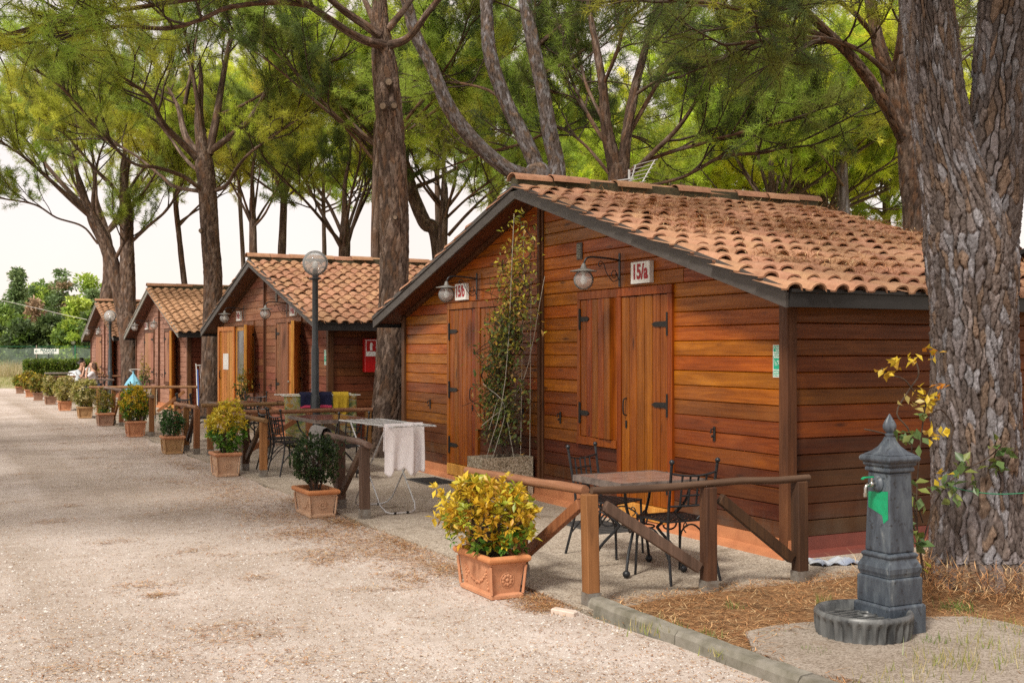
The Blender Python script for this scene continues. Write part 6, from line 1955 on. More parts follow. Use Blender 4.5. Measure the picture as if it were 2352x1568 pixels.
def skinmesh(name, pts, edges, radii, mat, parent, lvl=2, root=0):
    me = bpy.data.meshes.new(name); me.from_pydata(pts, edges, [])
    o = bpy.data.objects.new(name, me); COL.objects.link(o); o.parent = parent
    me.materials.append(mat)
    sk = o.modifiers.new('skin', 'SKIN'); sk.use_smooth_shade = True
    me.skin_vertices.new() if not me.skin_vertices else None
    lay = me.skin_vertices[0].data
    for i, r in enumerate(radii):
        rr = r if isinstance(r, tuple) else (r, r)
        lay[i].radius = rr; lay[i].use_root = (i == root)
    ss = o.modifiers.new('sub', 'SUBSURF'); ss.levels = lvl; ss.render_levels = lvl
    return o

def person(label, loc, rz, shirt, hair, longhair, hand='R'):
    """seated person facing +Y, one elbow on a table with the cheek in the hand"""
    t = thing('person', label, 'person', loc, None, rz)
    P_ = [(0, 0, .50), (0, .02, .66), (0, .03, .82), (0, .05, .96), (0, .07, 1.03), (0, .10, 1.10), (0, .115, 1.20), (0, .11, 1.27),
          (.17, .05, .95), (.22, .24, .75), (.10, .24, 1.02), (.075, .21, 1.10),
          (-.17, .05, .95), (-.22, .22, .77), (-.05, .36, .78), (.0, .40, .78),
          (.10, .0, .49), (.12, .40, .47), (.12, .42, .08), (.12, .54, .05),
          (-.10, .0, .49), (-.12, .40, .47), (-.12, .42, .08), (-.12, .54, .05)]
    if hand == 'L': P_ = [(-x, y, z) for x, y, z in P_]
    E = [(0, 1), (1, 2), (2, 3), (3, 4), (4, 5), (5, 6), (6, 7), (3, 8), (8, 9), (9, 10), (10, 11), (3, 12), (12, 13), (13, 14), (14, 15), (0, 16), (16, 17), (17, 18), (18, 19), (0, 20), (20, 21), (21, 22), (22, 23)]
    R = [(.15, .12), (.14, .10), (.15, .10), (.13, .09), .055, .07, (.078, .095), (.06, .07), .055, .042, .032, .038, .055, .042, .034, .034, .085, .062, .045, .035, .085, .062, .045, .035]
    skinmesh('body', P_, E, R, M_skin, t)
    sI = [0, 1, 2, 3, 8, 9, 12, 13]
    mp = {k: i for i, k in enumerate(sI)}
    pts = [P_[k] for k in sI]
    def mid(a, b, f): return tuple(a[i] + (b[i] - a[i]) * f for i in range(3))
    pts[mp[9]] = mid(P_[8], P_[9], .72); pts[mp[13]] = mid(P_[12], P_[13], .72)
    skinmesh('shirt', pts, [(0, 1), (1, 2), (2, 3), (3, 4), (4, 5), (3, 6), (6, 7)], [(.165, .135), (.155, .115), (.165, .115), (.142, .10), .068, .06, .068, .06], shirt, t)
    skinmesh('trousers', [P_[0], P_[16], P_[17], P_[18], P_[20], P_[21], P_[22]], [(0, 1), (1, 2), (2, 3), (0, 4), (4, 5), (5, 6)], [(.17, .13), .098, .074, .058, .098, .074, .058], M_jeans, t)
    if longhair:
        skinmesh('hair', [(0, .05, 1.27), (0, .03, 1.20), (0, .0, 1.10), (0, -.01, 1.0), (-.06, .06, 1.2), (.06, .06, 1.2)], [(0, 1), (1, 2), (2, 3), (1, 4), (1, 5)], [(.085, .085), (.10, .09), (.10, .07), (.07, .045), .06, .06], hair, t, root=1)
    else:
        skinmesh('hair', [(0, .10, 1.305), (0, .05, 1.27), (0, .03, 1.20)], [(0, 1), (1, 2)], [(.075, .05), (.095, .075), (.085, .06)], hair, t, root=1)
    for s in (-1, 1):
        m = MB(); m.sphere((s * .032, .207, 1.195), .011, 8, 6); m.build('eye', M_hair, t)
        m = MB(); m.sphere((s * .083, .10, 1.18), .022, 8, 6, (.5, 1, 1.3)); m.build('ear', M_skin, t)
    m = MB(); m.sphere((0, .212, 1.17), .016, 8, 6, (.8, 1, 1.5)); m.build('nose', M_skin, t)
    m = MB(); m.sphere((0, .196, 1.135), .02, 8, 6, (1.2, .4, .35)); m.build('mouth', M_pink, t)
    # fingers of both hands
    for (wr, dr) in ((P_[11], (-.25 if hand == 'R' else .25, -.1, 1)), (P_[15], (.5 if hand == 'R' else -.5, .8, -.05))):
        w = Vector(wr); d = Vector(dr).normalized(); sd_ = d.cross(Vector((0, 1, .3))).normalized()
        for k in range(4):
            a = w + sd_ * (.022 * (k - 1.5)); L = (.07, .08, .078, .06)[k]
            m = MB(); m.tube([a, a + d * L * .5, a + d * L * .9 - Vector((0, .01, .012))], [.009, .0085, .006], 6); m.build('finger', M_skin, t, smooth=True)
        m = MB(); a = w - sd_ * .03; m.tube([a, a - sd_ * .02 + d * .03, a - sd_ * .022 + d * .055], [.010, .009, .007], 6); m.build('thumb', M_skin, t, smooth=True)
    return t
def stool(label, x, y, rz):
    c = chair(label, x, y, rz)
pm = P(182, 873, 36.9); pw = P(219, 873, 36.4)
person('dark haired person in a pale shirt resting the cheek on one hand', (pm.x, pm.y, .0), rad(-130), M_shirtp, M_hair, False, 'R')
chair('iron chair under the dark haired person', pm.x - .06, pm.y + .02, -40)
person('person with long brown hair in a whitish shirt, seen half from behind', (pw.x, pw.y, -.04), rad(70), M_shirtw, M_hair2, True, 'L')
chair('iron chair under the person with long brown hair', pw.x + .04, pw.y - .02, 160)

# white car behind the last cabin
M_car = plain('white_car_paint', (0.74, 0.74, 0.76), (0.70, 0.70, 0.72), 2, .18)
M_cglass = plain('dark_car_glass', (0.05, 0.06, 0.07), (0.04, 0.045, 0.05), 2, .08)
M_rubber = plain('tyre_rubber', (0.02, 0.02, 0.02), (0.012, 0.012, 0.012), 20, .85)
M_redl = plain('red_lens', (0.4, 0.01, 0.015), (0.3, 0.008, 0.01), 4, .2)
cp = P(216, 873, 53)
t = thing('parked_car', 'white hatchback car parked beyond the last cabin', 'car', (cp.x + .9, cp.y, -.16), None, rad(8))
sec = [(-1.95, .35, .62, .70), (-1.85, .28, .80, .82), (-1.1, .24, .95, .86), (-1.0, .24, .96, .86), (0, .22, .98, .88), (1.4, .24, .98, .86), (1.85, .28, .95, .80), (1.95, .35, .80, .72)]
def loft(sec, mk):
    vs, fs = [], []
    for s_ in sec: vs += mk(s_)
    n = len(mk(sec[0]))
    for i in range(len(sec) - 1):
        for k in range(n): fs.append((i * n + k, i * n + (k + 1) % n, (i + 1) * n + (k + 1) % n, (i + 1) * n + k))
    fs.append(tuple(reversed(range(n)))); fs.append(tuple(range((len(sec) - 1) * n, len(sec) * n)))
    return vs, fs
m = MB(); m.add(*loft(sec, lambda s_: [(s_[0], -s_[3] * .94, s_[1]), (s_[0], s_[3] * .94, s_[1]), (s_[0], s_[3], (s_[1] + s_[2]) / 2), (s_[0], s_[3] * .92, s_[2]), (s_[0], -s_[3] * .92, s_[2]), (s_[0], -s_[3], (s_[1] + s_[2]) / 2)])); m.build('body', M_car, t, smooth=True)
m = MB(); cab_s = [(-1.05, .955, .80, .0), (-.30, 1.40, .64, 0), (1.0, 1.43, .62, 0), (1.75, .955, .74, 0)]
m.add(*loft([(-.36, 1.375), (-.2, 1.41), (.95, 1.43), (1.1, 1.40)], lambda s_: [(s_[0], -.64, s_[1] - .03), (s_[0], .64, s_[1] - .03), (s_[0], .58, s_[1]), (s_[0], -.58, s_[1])])); m.build('roof', M_car, t, smooth=True)
m = MB(); m.add([(-1.05, -.78, .95), (-1.05, .78, .95), (-.34, .62, 1.36), (-.34, -.62, 1.36)], [(0, 1, 2, 3)]); m.build('windscreen', M_cglass, t, solid=.01)
m = MB(); m.add([(1.72, -.74, .95), (1.72, .74, .95), (1.08, .61, 1.38), (1.08, -.61, 1.38)], [(3, 2, 1, 0)]); m.build('rear_window', M_cglass, t, solid=.01)
for s in (-1, 1):
    m = MB(); m.add([(-.95, s * .80, .95), (1.55, s * .80, .95), (1.0, s * .63, 1.37), (-.32, s * .63, 1.37)], [(0, 1, 2, 3) if s < 0 else (3, 2, 1, 0)]); m.build('side_window', M_cglass, t, solid=.01)
    for (xa, xb) in ((-1.05, -.34), (1.72, 1.06)):
        m = MB(); m.beam((xa, s * .79, .95), (xb, s * .625, 1.375), .07, .05); m.build('roof_pillar', M_car, t)
    m = MB(); m.box(1.86, 1.93, *sorted((s * .5, s * .74)), .72, .86, .01); m.build('tail_light', M_redl, t)
    m = MB(); m.sphere((-1.87, s * .58, .70), .09, 10, 7, (.5, 1.4, .8)); m.build('headlight', M_white, t, smooth=True)
    for x in (-1.25, 1.25):
        m = MB(); m.lathe([(.18, -.09), (.30, -.09), (.32, -.05), (.32, .05), (.30, .09), (.18, .09)], 24); m.xform(Matrix.Translation((x, s * .76, .31)) @ Matrix.Rotation(rad(90), 4, 'X')); w_ = m.build('wheel', M_rubber, t, smooth=True)
        m = MB(); m.lathe([(.02, -.07), (.18, -.085), (.18, .085), (.02, .07)], 16); m.xform(Matrix.Translation((x, s * .76, .31)) @ Matrix.Rotation(rad(90), 4, 'X')); m.build('rim', M_steel, w_, smooth=True)

# hedge
def leaf_cloud(T, D, size, cols, r_, ratio=.6):
    L = size * r_.uniform(.6, 1.3, len(T))
    return leaf_mesh(T, D, L, L * ratio, cols, r_)
r_ = np.random.default_rng(31)
hx0, hx1, hy0, hy1, hz = 5.0, 12.0, 68.6, 70.0, 1.02
n = 9000
T = np.stack([r_.uniform(hx0, hx1, n), r_.uniform(hy0, hy1, n), r_.uniform(.02, hz, n)], 1)
fs_ = r_.integers(0, 10, n)
T[fs_ < 5, 1] = hy0 + r_.normal(0, .04, (fs_ < 5).sum()); T[(fs_ >= 5) & (fs_ < 8), 2] = hz + r_.normal(0, .035, ((fs_ >= 5) & (fs_ < 8)).sum()); T[fs_ == 8, 0] = hx0 + r_.normal(0, .04, (fs_ == 8).sum())
cols = np.array([(0.10, 0.17, 0.022), (0.14, 0.21, 0.028), (0.07, 0.12, 0.02), (0.22, 0.28, 0.04)])[r_.integers(0, 4, n)]
t = thing('hedge', 'clipped green hedge at the end of the road', 'hedge', (hx0, hy0, 0))
v, f, k = leaf_cloud(T - np.array((hx0, hy0, 0)), unit(r_.normal(size=(n, 3)) + np.array((0, -.5, .5))), .13, cols, r_, .7)
np_mesh('foliage', v, f, M_leaf, k, t)
m = MB(); m.box(.12, hx1 - hx0 - .12, .12, hy1 - hy0 - .12, -.03, hz - .1); m.build('branch_core', M_twig, t)

# netting fence behind
def net_mat():
    m, nt, b = newmat('green_netting'); b.inputs['Base Color'].default_value = (0.32, 0.42, 0.37, 1); b.inputs['Roughness'].default_value = .8
    tr = nt.nodes.new('ShaderNodeBsdfTransparent'); mx = nt.nodes.new('ShaderNodeMixShader')
    v = _coord(nt, (1, 1, 1), False); n = _noise(nt, v, 1.2, 4, .6)
    f = _ramp(nt, n, [(.3, (.22,) * 3), (.7, (.44,) * 3)])
    nt.links.new(f, mx.inputs[0]); nt.links.new(tr.outputs[0], mx.inputs[1]); nt.links.new(b.outputs[0], mx.inputs[2]); nt.links.new(mx.outputs[0], nt.nodes['Material Output'].inputs[0])
    return m
M_net = net_mat()
t = thing('netting_fence', 'green netting fence on thin posts behind the hedge', 'fence', (0, 82, 0))
xs = list(np.arange(-3, 19, 2.4))
for i, x in enumerate(xs):
    m = MB(); m.tube([(x, 0, -.05), (x, 0, 1.95)], .035, 6); m.build('post', M_gwire if i % 4 else M_conc, t)
for a, b in zip(xs[:-1], xs[1:]):
    V, F = [], []
    for i in range(9):
        for j in range(6):
            V.append((a + .04 + (b - a - .08) * i / 8, .03 * math.sin(i * 2 + j) + .045, .05 + (1.78 - .12 * math.sin(math.pi * i / 8)) * j / 5))
    for i in range(8):
        for j in range(5): F.append((i * 6 + j, (i + 1) * 6 + j, (i + 1) * 6 + j + 1, i * 6 + j + 1))
    m = MB(); m.add(V, F); m.build('net_panel', M_net, t, smooth=True)
m = MB(); m.tube([(xs[0], .045, 1.86), (xs[-1], .045, 1.86)], .012, 5); m.build('top_wire', M_gwire, t)

# sign for the pitches
M_sgreen = plain('green_sign_lettering', (0.0, 0.10, 0.075), (0.0, 0.09, 0.065), 4, .5)
sp = P(107, 806.5, 67.2)
t = thing('direction_sign', 'white sign reading PIAZZOLE PITCHES with an arrow above the hedge', 'sign', (sp.x, sp.y, 0), None, rad(-24))
m = MB(); m.box(-.70, .70, -.03, 0, sp.z - .155, sp.z + .155); m.build('sign_board', M_white, t)
m = MB(); m.tube([(.1, .05, -.03), (.1, .05, sp.z - .1)], .03, 8); m.build('post', M_pole, t)
lettering('PIAZZOLE', .215, M_sgreen, t, (.12, -.033, sp.z + .055), ROT_MINUS_Y, .001, .006, xs=.95)
lettering('PITCHES', .15, M_sgreen, t, (.12, -.033, sp.z - .10), ROT_MINUS_Y, .001, .003, xs=1.1)
m = MB(); m.beam((-.64, -.033, sp.z), (-.44, -.033, sp.z), .004, .03); m.beam((-.64, -.0335, sp.z), (-.55, -.0335, sp.z + .08), .004, .03); m.beam((-.64, -.0335, sp.z), (-.55, -.0335, sp.z - .08), .004, .03); m.build('arrow', M_sgreen, t)

# overhead cable
m = MB(); q = [P(-60, 676, 66), P(60, 702, 62), P(140, 721, 58), P(200, 734, 52)]
m.tube(smooth_path([tuple(p) for p in q], 5), .013, 5); o = m.build('overhead_cable', plain('pale_cable_sheath', (0.5, 0.47, 0.45), (0.42, 0.4, 0.38), 3, .6)); tag(o, 'pale cable hanging from the left to the last cabin', 'cable')

# far wood: single trees behind the netting
def far_tree(label, px, top, wpx, depth, cols, seed, kind='round', n=5200, size=.36):
    r_ = np.random.default_rng(seed)
    b = P(px, 850, depth); b.z = -.03
    H = EYE + (804 - top) / FPX * depth; Wd = wpx / FPX * depth / 2
    t = thing('far_tree', label, 'tree', b, 'trees beyond the netting fence')
    pal = np.array(cols) * 1.75 + .012  # lifted and greyed: distance haze put into the leaf colour
    nc = 60
    cl = []
    for k in range(nc):
        z = r_.uniform(.04, 1.0) if k >= nc * .3 else .12 + .88 * k / (nc * .3)
        if kind == 'cone': rr = Wd * (1.05 - z) * r_.uniform(.3, 1.1)
        elif kind == 'tier': rr = Wd * (1.1 - .9 * z) * r_.uniform(.5, 1.15); z = z if k < nc * .3 else round(z * 7) / 7
        else: rr = Wd * math.sqrt(max(0, 1 - (2 * (z - .52)) ** 2 * .9)) * r_.uniform(.3, 1.0)
        if k < nc * .3: rr *= .35
        a = r_.uniform(0, 2 * math.pi)
        cl.append((rr * math.cos(a), rr * math.sin(a), z * H * .96, r_.uniform(.16, .34) * Wd, int(r_.integers(0, len(pal)))))
    cl = np.array(cl)
    idx = r_.integers(0, nc, n)
    off = unit(r_.normal(size=(n, 3))) * (r_.random((n, 1)) ** .4)
    T = cl[idx, :3] + off * cl[idx, 3:4] * np.array((1.25, 1.25, .42 if kind == 'tier' else .85))
    T[:, 2] = np.clip(T[:, 2], .1, H * 1.02)
    C = pal[cl[idx, 4].astype(int)] * r_.uniform(.65, 1.3, (n, 1))
    D = unit(off + np.array((0, 0, .2)) + r_.normal(0, .5, (n, 3)))
    v, f, k = leaf_cloud(T, D, size, C, r_, .55)
    np_mesh('crown', v, f, M_leaf, k, t)
    m = MB(); m.tube([(0, 0, 0), (.1, 0, H * .4), (0, .1, H * .85)], [.22, .15, .04], 7)
    for j in range(7):
        e = cl[int(r_.integers(0, nc)), :3]; m.tube([(0, 0, H * r_.uniform(.25, .6)), tuple(e * .6 + np.array((0, 0, H * .1))), tuple(e)], [.08, .05, .02], 5)
    m.build('trunk', M_twig, t)
FG = [(0.10, 0.17, 0.03), (0.14, 0.21, 0.035), (0.08, 0.13, 0.03)]
FL_ = [(0.22, 0.30, 0.04), (0.27, 0.33, 0.05), (0.18, 0.26, 0.04)]
FC = [(0.12, 0.18, 0.07), (0.15, 0.20, 0.085), (0.10, 0.15, 0.06)]
FBR = [(0.22, 0.155, 0.095), (0.19, 0.125, 0.075), (0.25, 0.18, 0.115)]
FD = [(0.045, 0.075, 0.022), (0.06, 0.09, 0.025), (0.04, 0.065, 0.02)]
far_tree('grey green conifer rising at the left above the wood', 40, 612, 90, 112, FC, 1, 'cone')
far_tree('cedar with a brown top in the middle of the wood', 142, 616, 110, 116, FC + FBR[:1], 2, 'tier')
far_tree('rounded bright green tree at the right of the wood', 205, 626, 95, 114, FL_, 3)
far_tree('tall mid green tree behind the cedar', 108, 645, 110, 122, FG, 4)
far_tree('bare reddish brown tree before the dark evergreens', 85, 680, 70, 100, FBR, 5, 'round', 2400)
far_tree('light green broadleaf tree next to the roof of the last cabin', 180, 690, 80, 98, FL_, 6)
far_tree('dark evergreen behind the PIAZZOLE sign', 112, 725, 90, 92, FD, 7)
far_tree('dark evergreen under the brown tree at the left', 55, 735, 80, 92, FD + FG[:1], 8)
far_tree('green bushy tree at the left picture edge of the wood', 2, 690, 100, 104, FG, 9)
far_tree('low dark tree at the left end of the netting', -20, 745, 90, 95, FD + FG, 10)
far_tree('bright low tree behind the distant street lamp', 160, 740, 70, 90, FL_ + FG, 11)
far_tree('dark green tree behind the last cabin gable', 215, 715, 70, 94, FD + FG, 12)
far_tree('cedar boughs above the last cabin roof', 215, 665, 80, 110, FC, 13, 'tier')
far_tree('tall green tree beyond the left picture edge', -60, 640, 120, 116, FG, 14)
far_tree('pale green tree between conifer and cedar', 75, 650, 80, 118, FL_[:1] + FC, 15)

# dry tall grass before the netting and on the field
r_ = np.random.default_rng(8)
def grass(name, n, fx, hmin, hmax, w, cols, mat=None):
    p = fx(n); h = r_.uniform(hmin, hmax, n)
    a = r_.uniform(0, 6.28, n); wv = np.stack([np.cos(a), np.sin(a), np.zeros(n)], 1) * (w * r_.uniform(.6, 1.3, n))[:, None]
    ln = r_.normal(0, .25, (n, 3)) * h[:, None]; ln[:, 2] = h
    V = np.stack([p - wv * .5, p + wv * .5, p + ln], 1).reshape(-1, 3)
    C = np.array(cols)[r_.integers(0, len(cols), n)] * r_.uniform(.7, 1.25, (n, 1))
    o = np_mesh(name, V, np.arange(len(V)).reshape(-1, 3), mat or M_leaf, np.repeat(C, 3, 0))
    return stuff(o)
STRAW = [(0.52, 0.44, 0.26), (0.42, 0.36, 0.18), (0.34, 0.34, 0.13), (0.58, 0.50, 0.33)]
grass('tall_dry_grass', 9000, lambda n: np.stack([r_.uniform(-4, 12, n), r_.uniform(76, 84, n), np.full(n, -.03)], 1), .4, 1.15, .03, STRAW)
grass('field_grass', 16000, lambda n: np.stack([r_.uniform(-6, 12, n), 56.2 + 20 * r_.random(n), np.full(n, -.03)], 1), .04, .14, .02, [(0.34, 0.34, 0.12), (0.42, 0.40, 0.17), (0.28, 0.32, 0.09)])

# neighbouring cabin roof that shows at the right edge
M_shed = W14_S
cab16 = thing('timber_cabin', 'next timber cabin with grey barge board, glimpsed right of the big rough pine', 'cabin', (12.6, 9.6, 0), 'timber holiday cabins in a row')
m = MB(); pr = [(-2.5, 0), (2.5, 0), (2.5, 2.21), (0, 2.93), (-2.5, 2.21)]; m.add([(x, y, z) for x in (0, 4) for y, z in pr], [(4, 3, 2, 1, 0), (5, 6, 7, 8, 9)] + [(i, (i + 1) % 5, 5 + (i + 1) % 5, 5 + i) for i in range(5)]); m.build('wall', W14_S, cab16)
m = MB()
for s in (-1, 1):
    vs = [(x, u, z) for x in (-.3, 4.3) for (u, z) in ((0, 2.95), (s * 2.9, 2.1), (s * 2.9, 2.16), (0, 3.01))]
    fs = [(0, 1, 2, 3), (7, 6, 5, 4), (0, 4, 5, 1), (1, 5, 6, 2), (2, 6, 7, 3), (3, 7, 4, 0)]
    m.add(vs, fs if s > 0 else [tuple(reversed(q)) for q in fs])
rf = m.build('roof', M_gutter, cab16)
xa, d, nm = slope_frame(-1)
for s in (-1, 1):
    xa, d, nm = slope_frame(s); M3 = Matrix((xa, d, nm)).transposed(); st = MB()
    for r in range(8):
        for c in range(20):
            M4 = Matrix.Translation(Vector((-.25 + c * PITCH_X, 0, 3.05)) + d * (2.62 - r * COURSE)) @ M3.to_4x4()
            st.add([M4 @ Vector(v) for v in TV], TF)
    stuff(st.build('roof_tiles', M_tile, rf, smooth=True))

# ------------------------------------------------------------------ rose hip climber and wire at the big pine
def briar():
    r_ = np.random.default_rng(55)
    t = thing('briar_climber', 'briar with yellow and green leaves growing up the big rough pine', 'climber', (6.0, 5.2, .03))
    o = np.array((6.0, 5.2, .03))
    W_ = lambda px, py, dp: np.array(P(px, py, dp))
    canes = [[(2120, 1330, 7.35), (2105, 1180, 7.3), (2112, 1040, 7.3), (2128, 920, 7.35), (2150, 860, 7.45), (2140, 800, 7.45)],
             [(2125, 1330, 7.35), (2095, 1130, 7.25), (2092, 1000, 7.2), (2060, 950, 7.2), (2085, 900, 7.25), (2110, 860, 7.3), (2100, 820, 7.35)],
             [(2100, 900, 7.25), (2075, 870, 7.2), (2040, 860, 7.2), (2025, 845, 7.2)],
             [(2118, 1250, 7.3), (2150, 1150, 7.4), (2200, 1090, 7.5), (2270, 1050, 7.6), (2300, 1020, 7.6)],
             [(2120, 1200, 7.3), (2100, 1140, 7.2), (2080, 1120, 7.15), (2070, 1105, 7.15)],
             [(2118, 1290, 7.3), (2105, 1225, 7.15), (2085, 1200, 7.05), (2070, 1205, 7.0)],
             [(2090, 1010, 7.2), (2050, 1000, 7.15), (2010, 990, 7.1), (1985, 985, 7.1)],
             [(2130, 960, 7.35), (2160, 940, 7.45), (2190, 980, 7.5), (2180, 1010, 7.5)]]
    m = MB()
    for c in canes:
        q = smooth_path([W_(*p) for p in c], 4); m.tube([p - o for p in q], .005, 5)
    stuff(m.build('canes', M_twig, t))
    Y = [(0.55, 0.40, 0.03), (0.62, 0.45, 0.04), (0.50, 0.30, 0.03)]; Gc = [(0.09, 0.16, 0.05), (0.12, 0.19, 0.06), (0.20, 0.24, 0.06)]; OR = [(0.60, 0.25, 0.03)]
    clusters = [(2025, 860, 7.18, Y, .05), (2062, 832, 7.2, Y, .045), (2095, 825, 7.25, Y, .045), (2052, 848, 7.2, Y, .05), (2148, 815, 7.42, Y, .05), (2135, 810, 7.42, OR, .04), (2110, 890, 7.25, Y, .05), (2128, 912, 7.3, Y, .05), (2158, 885, 7.4, OR, .04),
                (2150, 915, 7.4, Y, .055), (2145, 925, 7.4, Y, .055), (2090, 935, 7.2, [(0.40, 0.32, 0.10)], .06), (2115, 955, 7.3, Gc, .05), (2140, 1000, 7.35, Y, .05), (2165, 1000, 7.4, Y, .055), (2065, 1005, 7.15, Gc, .055), (2100, 1010, 7.2, Gc, .05), (2085, 995, 7.15, Gc, .05),
                (2070, 1110, 7.1, Gc, .06), (2095, 1130, 7.15, Gc, .065), (2110, 1150, 7.2, Gc, .06), (2150, 1120, 7.35, Gc, .065), (2180, 1110, 7.45, Gc, .07), (2200, 1080, 7.45, Gc, .065), (2160, 1090, 7.4, Y, .05), (2220, 1070, 7.5, Gc, .06), (2190, 1140, 7.45, Gc, .065), (2230, 1110, 7.5, Gc, .05),
                (2290, 1020, 7.58, Gc, .06), (2310, 1040, 7.6, Gc, .06), (2285, 1060, 7.58, Gc, .06), (2300, 1080, 7.6, Gc, .05), (2070, 1215, 6.98, Gc, .075), (2095, 1225, 7.05, Gc, .07), (2080, 1200, 7.0, Gc, .07), (2105, 1245, 7.1, Gc, .07), (2110, 1290, 7.15, [(0.35, 0.34, 0.04)], .05)]
    T, D, K, L = [], [], [], []
    for (a, b, c, pal, s) in clusters:
        for h in range(6):
            d = unit(r_.normal(size=3) + np.array((-.3, -.4, .1))); T.append(W_(a, b, c) + r_.normal(0, .018, 3)); D.append(d); K.append(np.array(pal[int(r_.integers(0, len(pal)))]) * r_.uniform(.8, 1.2)); L.append(s * r_.uniform(.95, 1.6))
    v, f, k = leaf_mesh(np.array(T) - o, np.array(D), np.array(L), np.array(L) * .6, np.array(K), r_)
    np_mesh('leaves', v, f, M_leaf, k, t)
briar()
m = MB(); q = [tuple(P(*a)) for a in ((2170, 1112, 7.5), (2220, 1126, 7.53), (2290, 1134, 7.58), (2370, 1130, 7.7), (2420, 1120, 7.9))]
m.tube(smooth_path(q, 5), .004, 6); o = m.build('green_wire', M_gwire); tag(o, 'thin green wire tied round the big rough pine', 'wire')

# ------------------------------------------------------------------ litter, pebbles, tufts
M_straw = attr_mat('pine_needle_litter', .9, 0, 0, 1, 0, .15)
NL = np.array([(0.36, 0.17, 0.07), (0.46, 0.235, 0.10), (0.28, 0.125, 0.055), (0.54, 0.32, 0.155), (0.20, 0.10, 0.045), (0.56, 0.40, 0.22)])
def litter(name, P_, L, w, r_, lift=.006, tilt=.12, pal=NL):
    n = len(P_)
    a = r_.uniform(0, 6.28, n); d = np.stack([np.cos(a), np.sin(a), r_.normal(0, tilt, n)], 1)
    l = L * r_.uniform(.5, 1.3, n); s = np.stack([-np.sin(a), np.cos(a), np.zeros(n)], 1)
    base = P_ + np.array((0, 0, 1.0)) * (r_.random(n) * lift + .004)[:, None]
    bend = s * (l * r_.normal(0, .12, n))[:, None]
    ww = (w * r_.uniform(.7, 1.3, n))[:, None]
    mid = base + d * (l * .5)[:, None] + bend; end = base + d * l[:, None]
    up = np.array((0, 0, .0015))
    V = np.stack([base, mid - s * ww * .5 + up, end, mid + s * ww * .5 + up], 1).reshape(-1, 3)
    b = np.arange(n) * 4
    C = pal[r_.integers(0, len(pal), n)] * r_.uniform(.7, 1.25, (n, 1))
    o = np_mesh(name, V, np.stack([b, b + 1, b + 2, b + 3], 1), M_straw, np.repeat(C, 4, 0))
    return stuff(o)
r_ = np.random.default_rng(99)
# drifts on the road next to the terrace edge and the pots
drift = []
def add_drift(cx, cy, sx, sy, n, rot=0.0):
    n = int(n * 1.6); p = r_.normal(size=(n, 2)) * np.array((sx, sy)); c, s = math.cos(rot), math.sin(rot)
    drift.append(np.stack([cx + p[:, 0] * c - p[:, 1] * s, cy + p[:, 0] * s + p[:, 1] * c, np.zeros(n)], 1))
for (cx, cy, sx, sy, n) in ((3.45, 7.75, .13, .35, 900), (3.3, 8.6, .16, .4, 700), (3.25, 9.5, .22, .5, 900), (3.5, 10.4, .10, .3, 700), (3.1, 11.0, .25, .5, 900), (3.55, 6.55, .10, .15, 600), (3.55, 11.9, .08, .3, 400), (3.2, 13.2, .25, .9, 1200), (3.3, 16.5, .2, 1.0, 900), (3.2, 20, .25, 1.5, 900), (3.0, 9.9, .15, .2, 500), (2.85, 8.7, .15, .2, 350), (3.05, 7.6, .10, .18, 250),
                            (2.9, 25, .4, 4, 1400), (2.6, 34, .5, 4, 1200), (3.55, 9.0, .06, .35, 500), (2.75, 12.4, .3, .5, 500), (3.45, 6.35, .08, .08, 250), (2.2, 16, .5, 2.5, 700)):
    add_drift(cx, cy, sx, sy, n)
# many small scattered wisps
for k in range(190):
    d0 = r_.uniform(5.8, 26); lat = r_.uniform(-.46, .35)
    q = CF * d0 + CR * (lat * d0)
    if q.x > 3.4: continue
    add_drift(q.x, q.y, r_.uniform(.05, .22), r_.uniform(.04, .12), int(r_.integers(15, 90)), r_.uniform(-.6, .6))
dr = np.concatenate(drift)
sc = []
n = 42000
d0 = 5.3 + (r_.random(n) ** 1.7) * 26; lat = r_.uniform(-.48, .35, n)
x = CF.x * d0 + CR.x * lat * d0; y = CF.y * d0 + CR.y * lat * d0
sc = np.stack([x, y, np.zeros(n)], 1)
allp = np.concatenate([dr, sc]); allp = allp[allp[:, 0] < 3.70]
litter('pine_needle_litter', allp[:len(dr)], .075, .0045, r_, .012)
litter('needle_fragments', sc[sc[:, 0] < 3.66], .026, .0056, r_, .003, .05)
# on the soil bed
n = 34000
x = 3.84 + (r_.random(n) ** 1.3) * 5.5; y = 6.15 - r_.random(n) * 4.6
keep = ((x - 4.62) / .86) ** 2 + ((y - 4.45) / .72) ** 2 > .80 + r_.normal(0, .08, n)
x, y = x[keep], y[keep]
z = 0.035 + 0.012 * np.sin(x * 3.1 + y) + 0.012 * np.sin(y * 2.7 - x * 1.3)
litter('bed_needle_litter', np.stack([x, y, z], 1), .095, .0042, r_, .022, .16)
# mound of needles at the foot of the big pine
n = 6000
a = r_.uniform(0, 6.28, n); rr = .40 + np.abs(r_.normal(0, .22, n))
x = 6.42 + rr * np.cos(a); y = 5.5 + rr * np.sin(a)
litter('needle_mound', np.stack([x, y, .05 + .12 * np.exp(-(rr - .4) * 5)], 1), .11, .0045, r_, .03, .4)
# terrace: thin band of litter along the bed
n = 2500
x = 3.8 + r_.random(n) * 3.2; y = 6.14 + np.abs(r_.normal(0, .12, n))
litter('terrace_needle_litter', np.stack([x, y, np.full(n, .02)], 1), .07, .004, r_, .006)
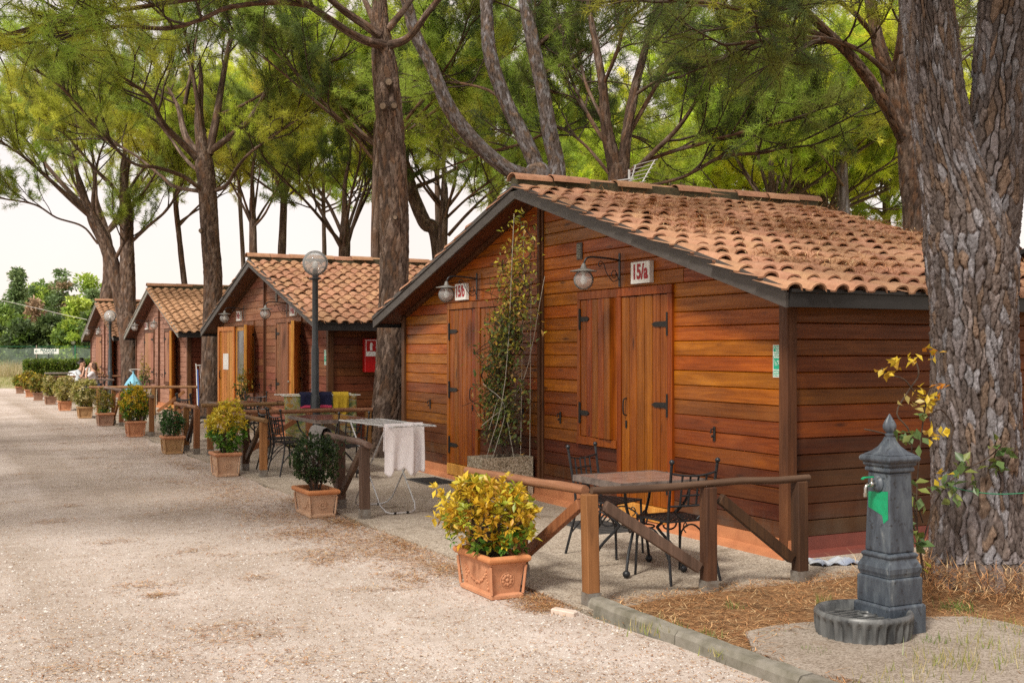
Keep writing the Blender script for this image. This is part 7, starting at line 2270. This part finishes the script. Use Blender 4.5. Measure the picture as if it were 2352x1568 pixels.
# needles caught on the tiles of the near roof
n = 10000
cl = r_.normal(size=(90, 2)); cu = r_.uniform(.4, 3.9, 90); cxx = r_.uniform(.2, 3.6, 90)
k = r_.integers(0, 90, n)
u = cu[k] + r_.normal(0, .10, n); xx = cxx[k] + r_.normal(0, .16, n)
ok = (u > .15) & (u < 4.2) & (xx > -.2) & (xx < 3.7)
u, xx = u[ok], xx[ok]
litter('roof_needle_litter', np.stack([XW + xx, YC[0] - u, ZE + SLOPE * (UE - u) + .125 + r_.random(len(u)) * .03], 1), .11, .0045, r_, .02, .35, NL * 1.1)
n = 1500
u = r_.uniform(.3, 4.0, n); xx = r_.uniform(-.1, 3.6, n)
litter('roof_needle_litter', np.stack([XW + xx, YC[1] - u, ZE + SLOPE * (UE - u) + .125 + r_.random(n) * .03], 1), .14, .008, r_, .02, .35, NL * 1.1)

# pebbles on the near part of the road
n = 26000
d0 = 5.2 + (r_.random(n) ** 1.4) * 7; lat = r_.uniform(-.48, .30, n)
x = CF.x * d0 + CR.x * lat * d0; y = CF.y * d0 + CR.y * lat * d0
ok = x < 3.62
p = np.stack([x, y, np.zeros(n)], 1)[ok]; n = len(p)
s = np.where(r_.random(n) < .06, r_.uniform(.008, .014, n), r_.uniform(.0035, .008, n))
ax = np.array([(1, 0, 0), (0, 1, 0), (-1, 0, 0), (0, -1, 0), (0, 0, .75), (0, 0, -.5)], float)
V = p[:, None] + ax[None] * (s[:, None, None] * r_.uniform(.6, 1.3, (n, 6, 1))) + np.array((0, 0, .001))
F = np.array([(0, 1, 4), (1, 2, 4), (2, 3, 4), (3, 0, 4)])
b = np.arange(n)[:, None, None] * 6
C = np.array([(0.53, 0.485, 0.45), (0.58, 0.535, 0.50), (0.48, 0.43, 0.395), (0.62, 0.58, 0.545), (0.38, 0.32, 0.28)])[r_.integers(0, 5, n)]
o = np_mesh('gravel_pebbles', V.reshape(-1, 3), (F[None] + b).reshape(-1, 3), M_straw, np.repeat(C, 6, 0)); stuff(o)

# grass tufts on the bed and weeds
GT = [(0.42, 0.36, 0.12), (0.30, 0.32, 0.08), (0.22, 0.28, 0.06), (0.50, 0.42, 0.20)]
GG = [(0.12, 0.20, 0.04), (0.16, 0.24, 0.05), (0.22, 0.28, 0.07)]
def tuft(cx, cy, n, sp, h, cols, name='grass_tuft'):
    grass(name, n, lambda n: np.stack([cx + r_.normal(0, sp, n), cy + r_.normal(0, sp, n), np.full(n, .035)], 1), h * .4, h, .006, cols)
for (px, py, n, s, h, c) in ((2180, 1530, 130, .10, .13, GT), (2250, 1490, 90, .09, .13, GT), (2110, 1560, 80, .10, .10, GT), (2300, 1450, 80, .10, .12, GT), (1660, 1500, 60, .05, .06, GT), (1500, 1440, 90, .10, .08, GT), (1870, 1500, 60, .05, .05, GG), (1790, 1462, 60, .05, .04, GG), (1560, 1450, 40, .03, .07, GG), (1890, 1395, 50, .03, .11, GG), (1625, 1462, 40, .03, .07, GG), (1690, 1395, 30, .03, .07, GG), (2050, 1590, 90, .08, .09, GT), (2200, 1400, 80, .06, .08, GG), (2330, 1530, 80, .1, .12, GT), (2140, 1480, 60, .05, .08, GG)):
    q = G(px, py, .04); tuft(q.x, q.y, n, s, h, c)
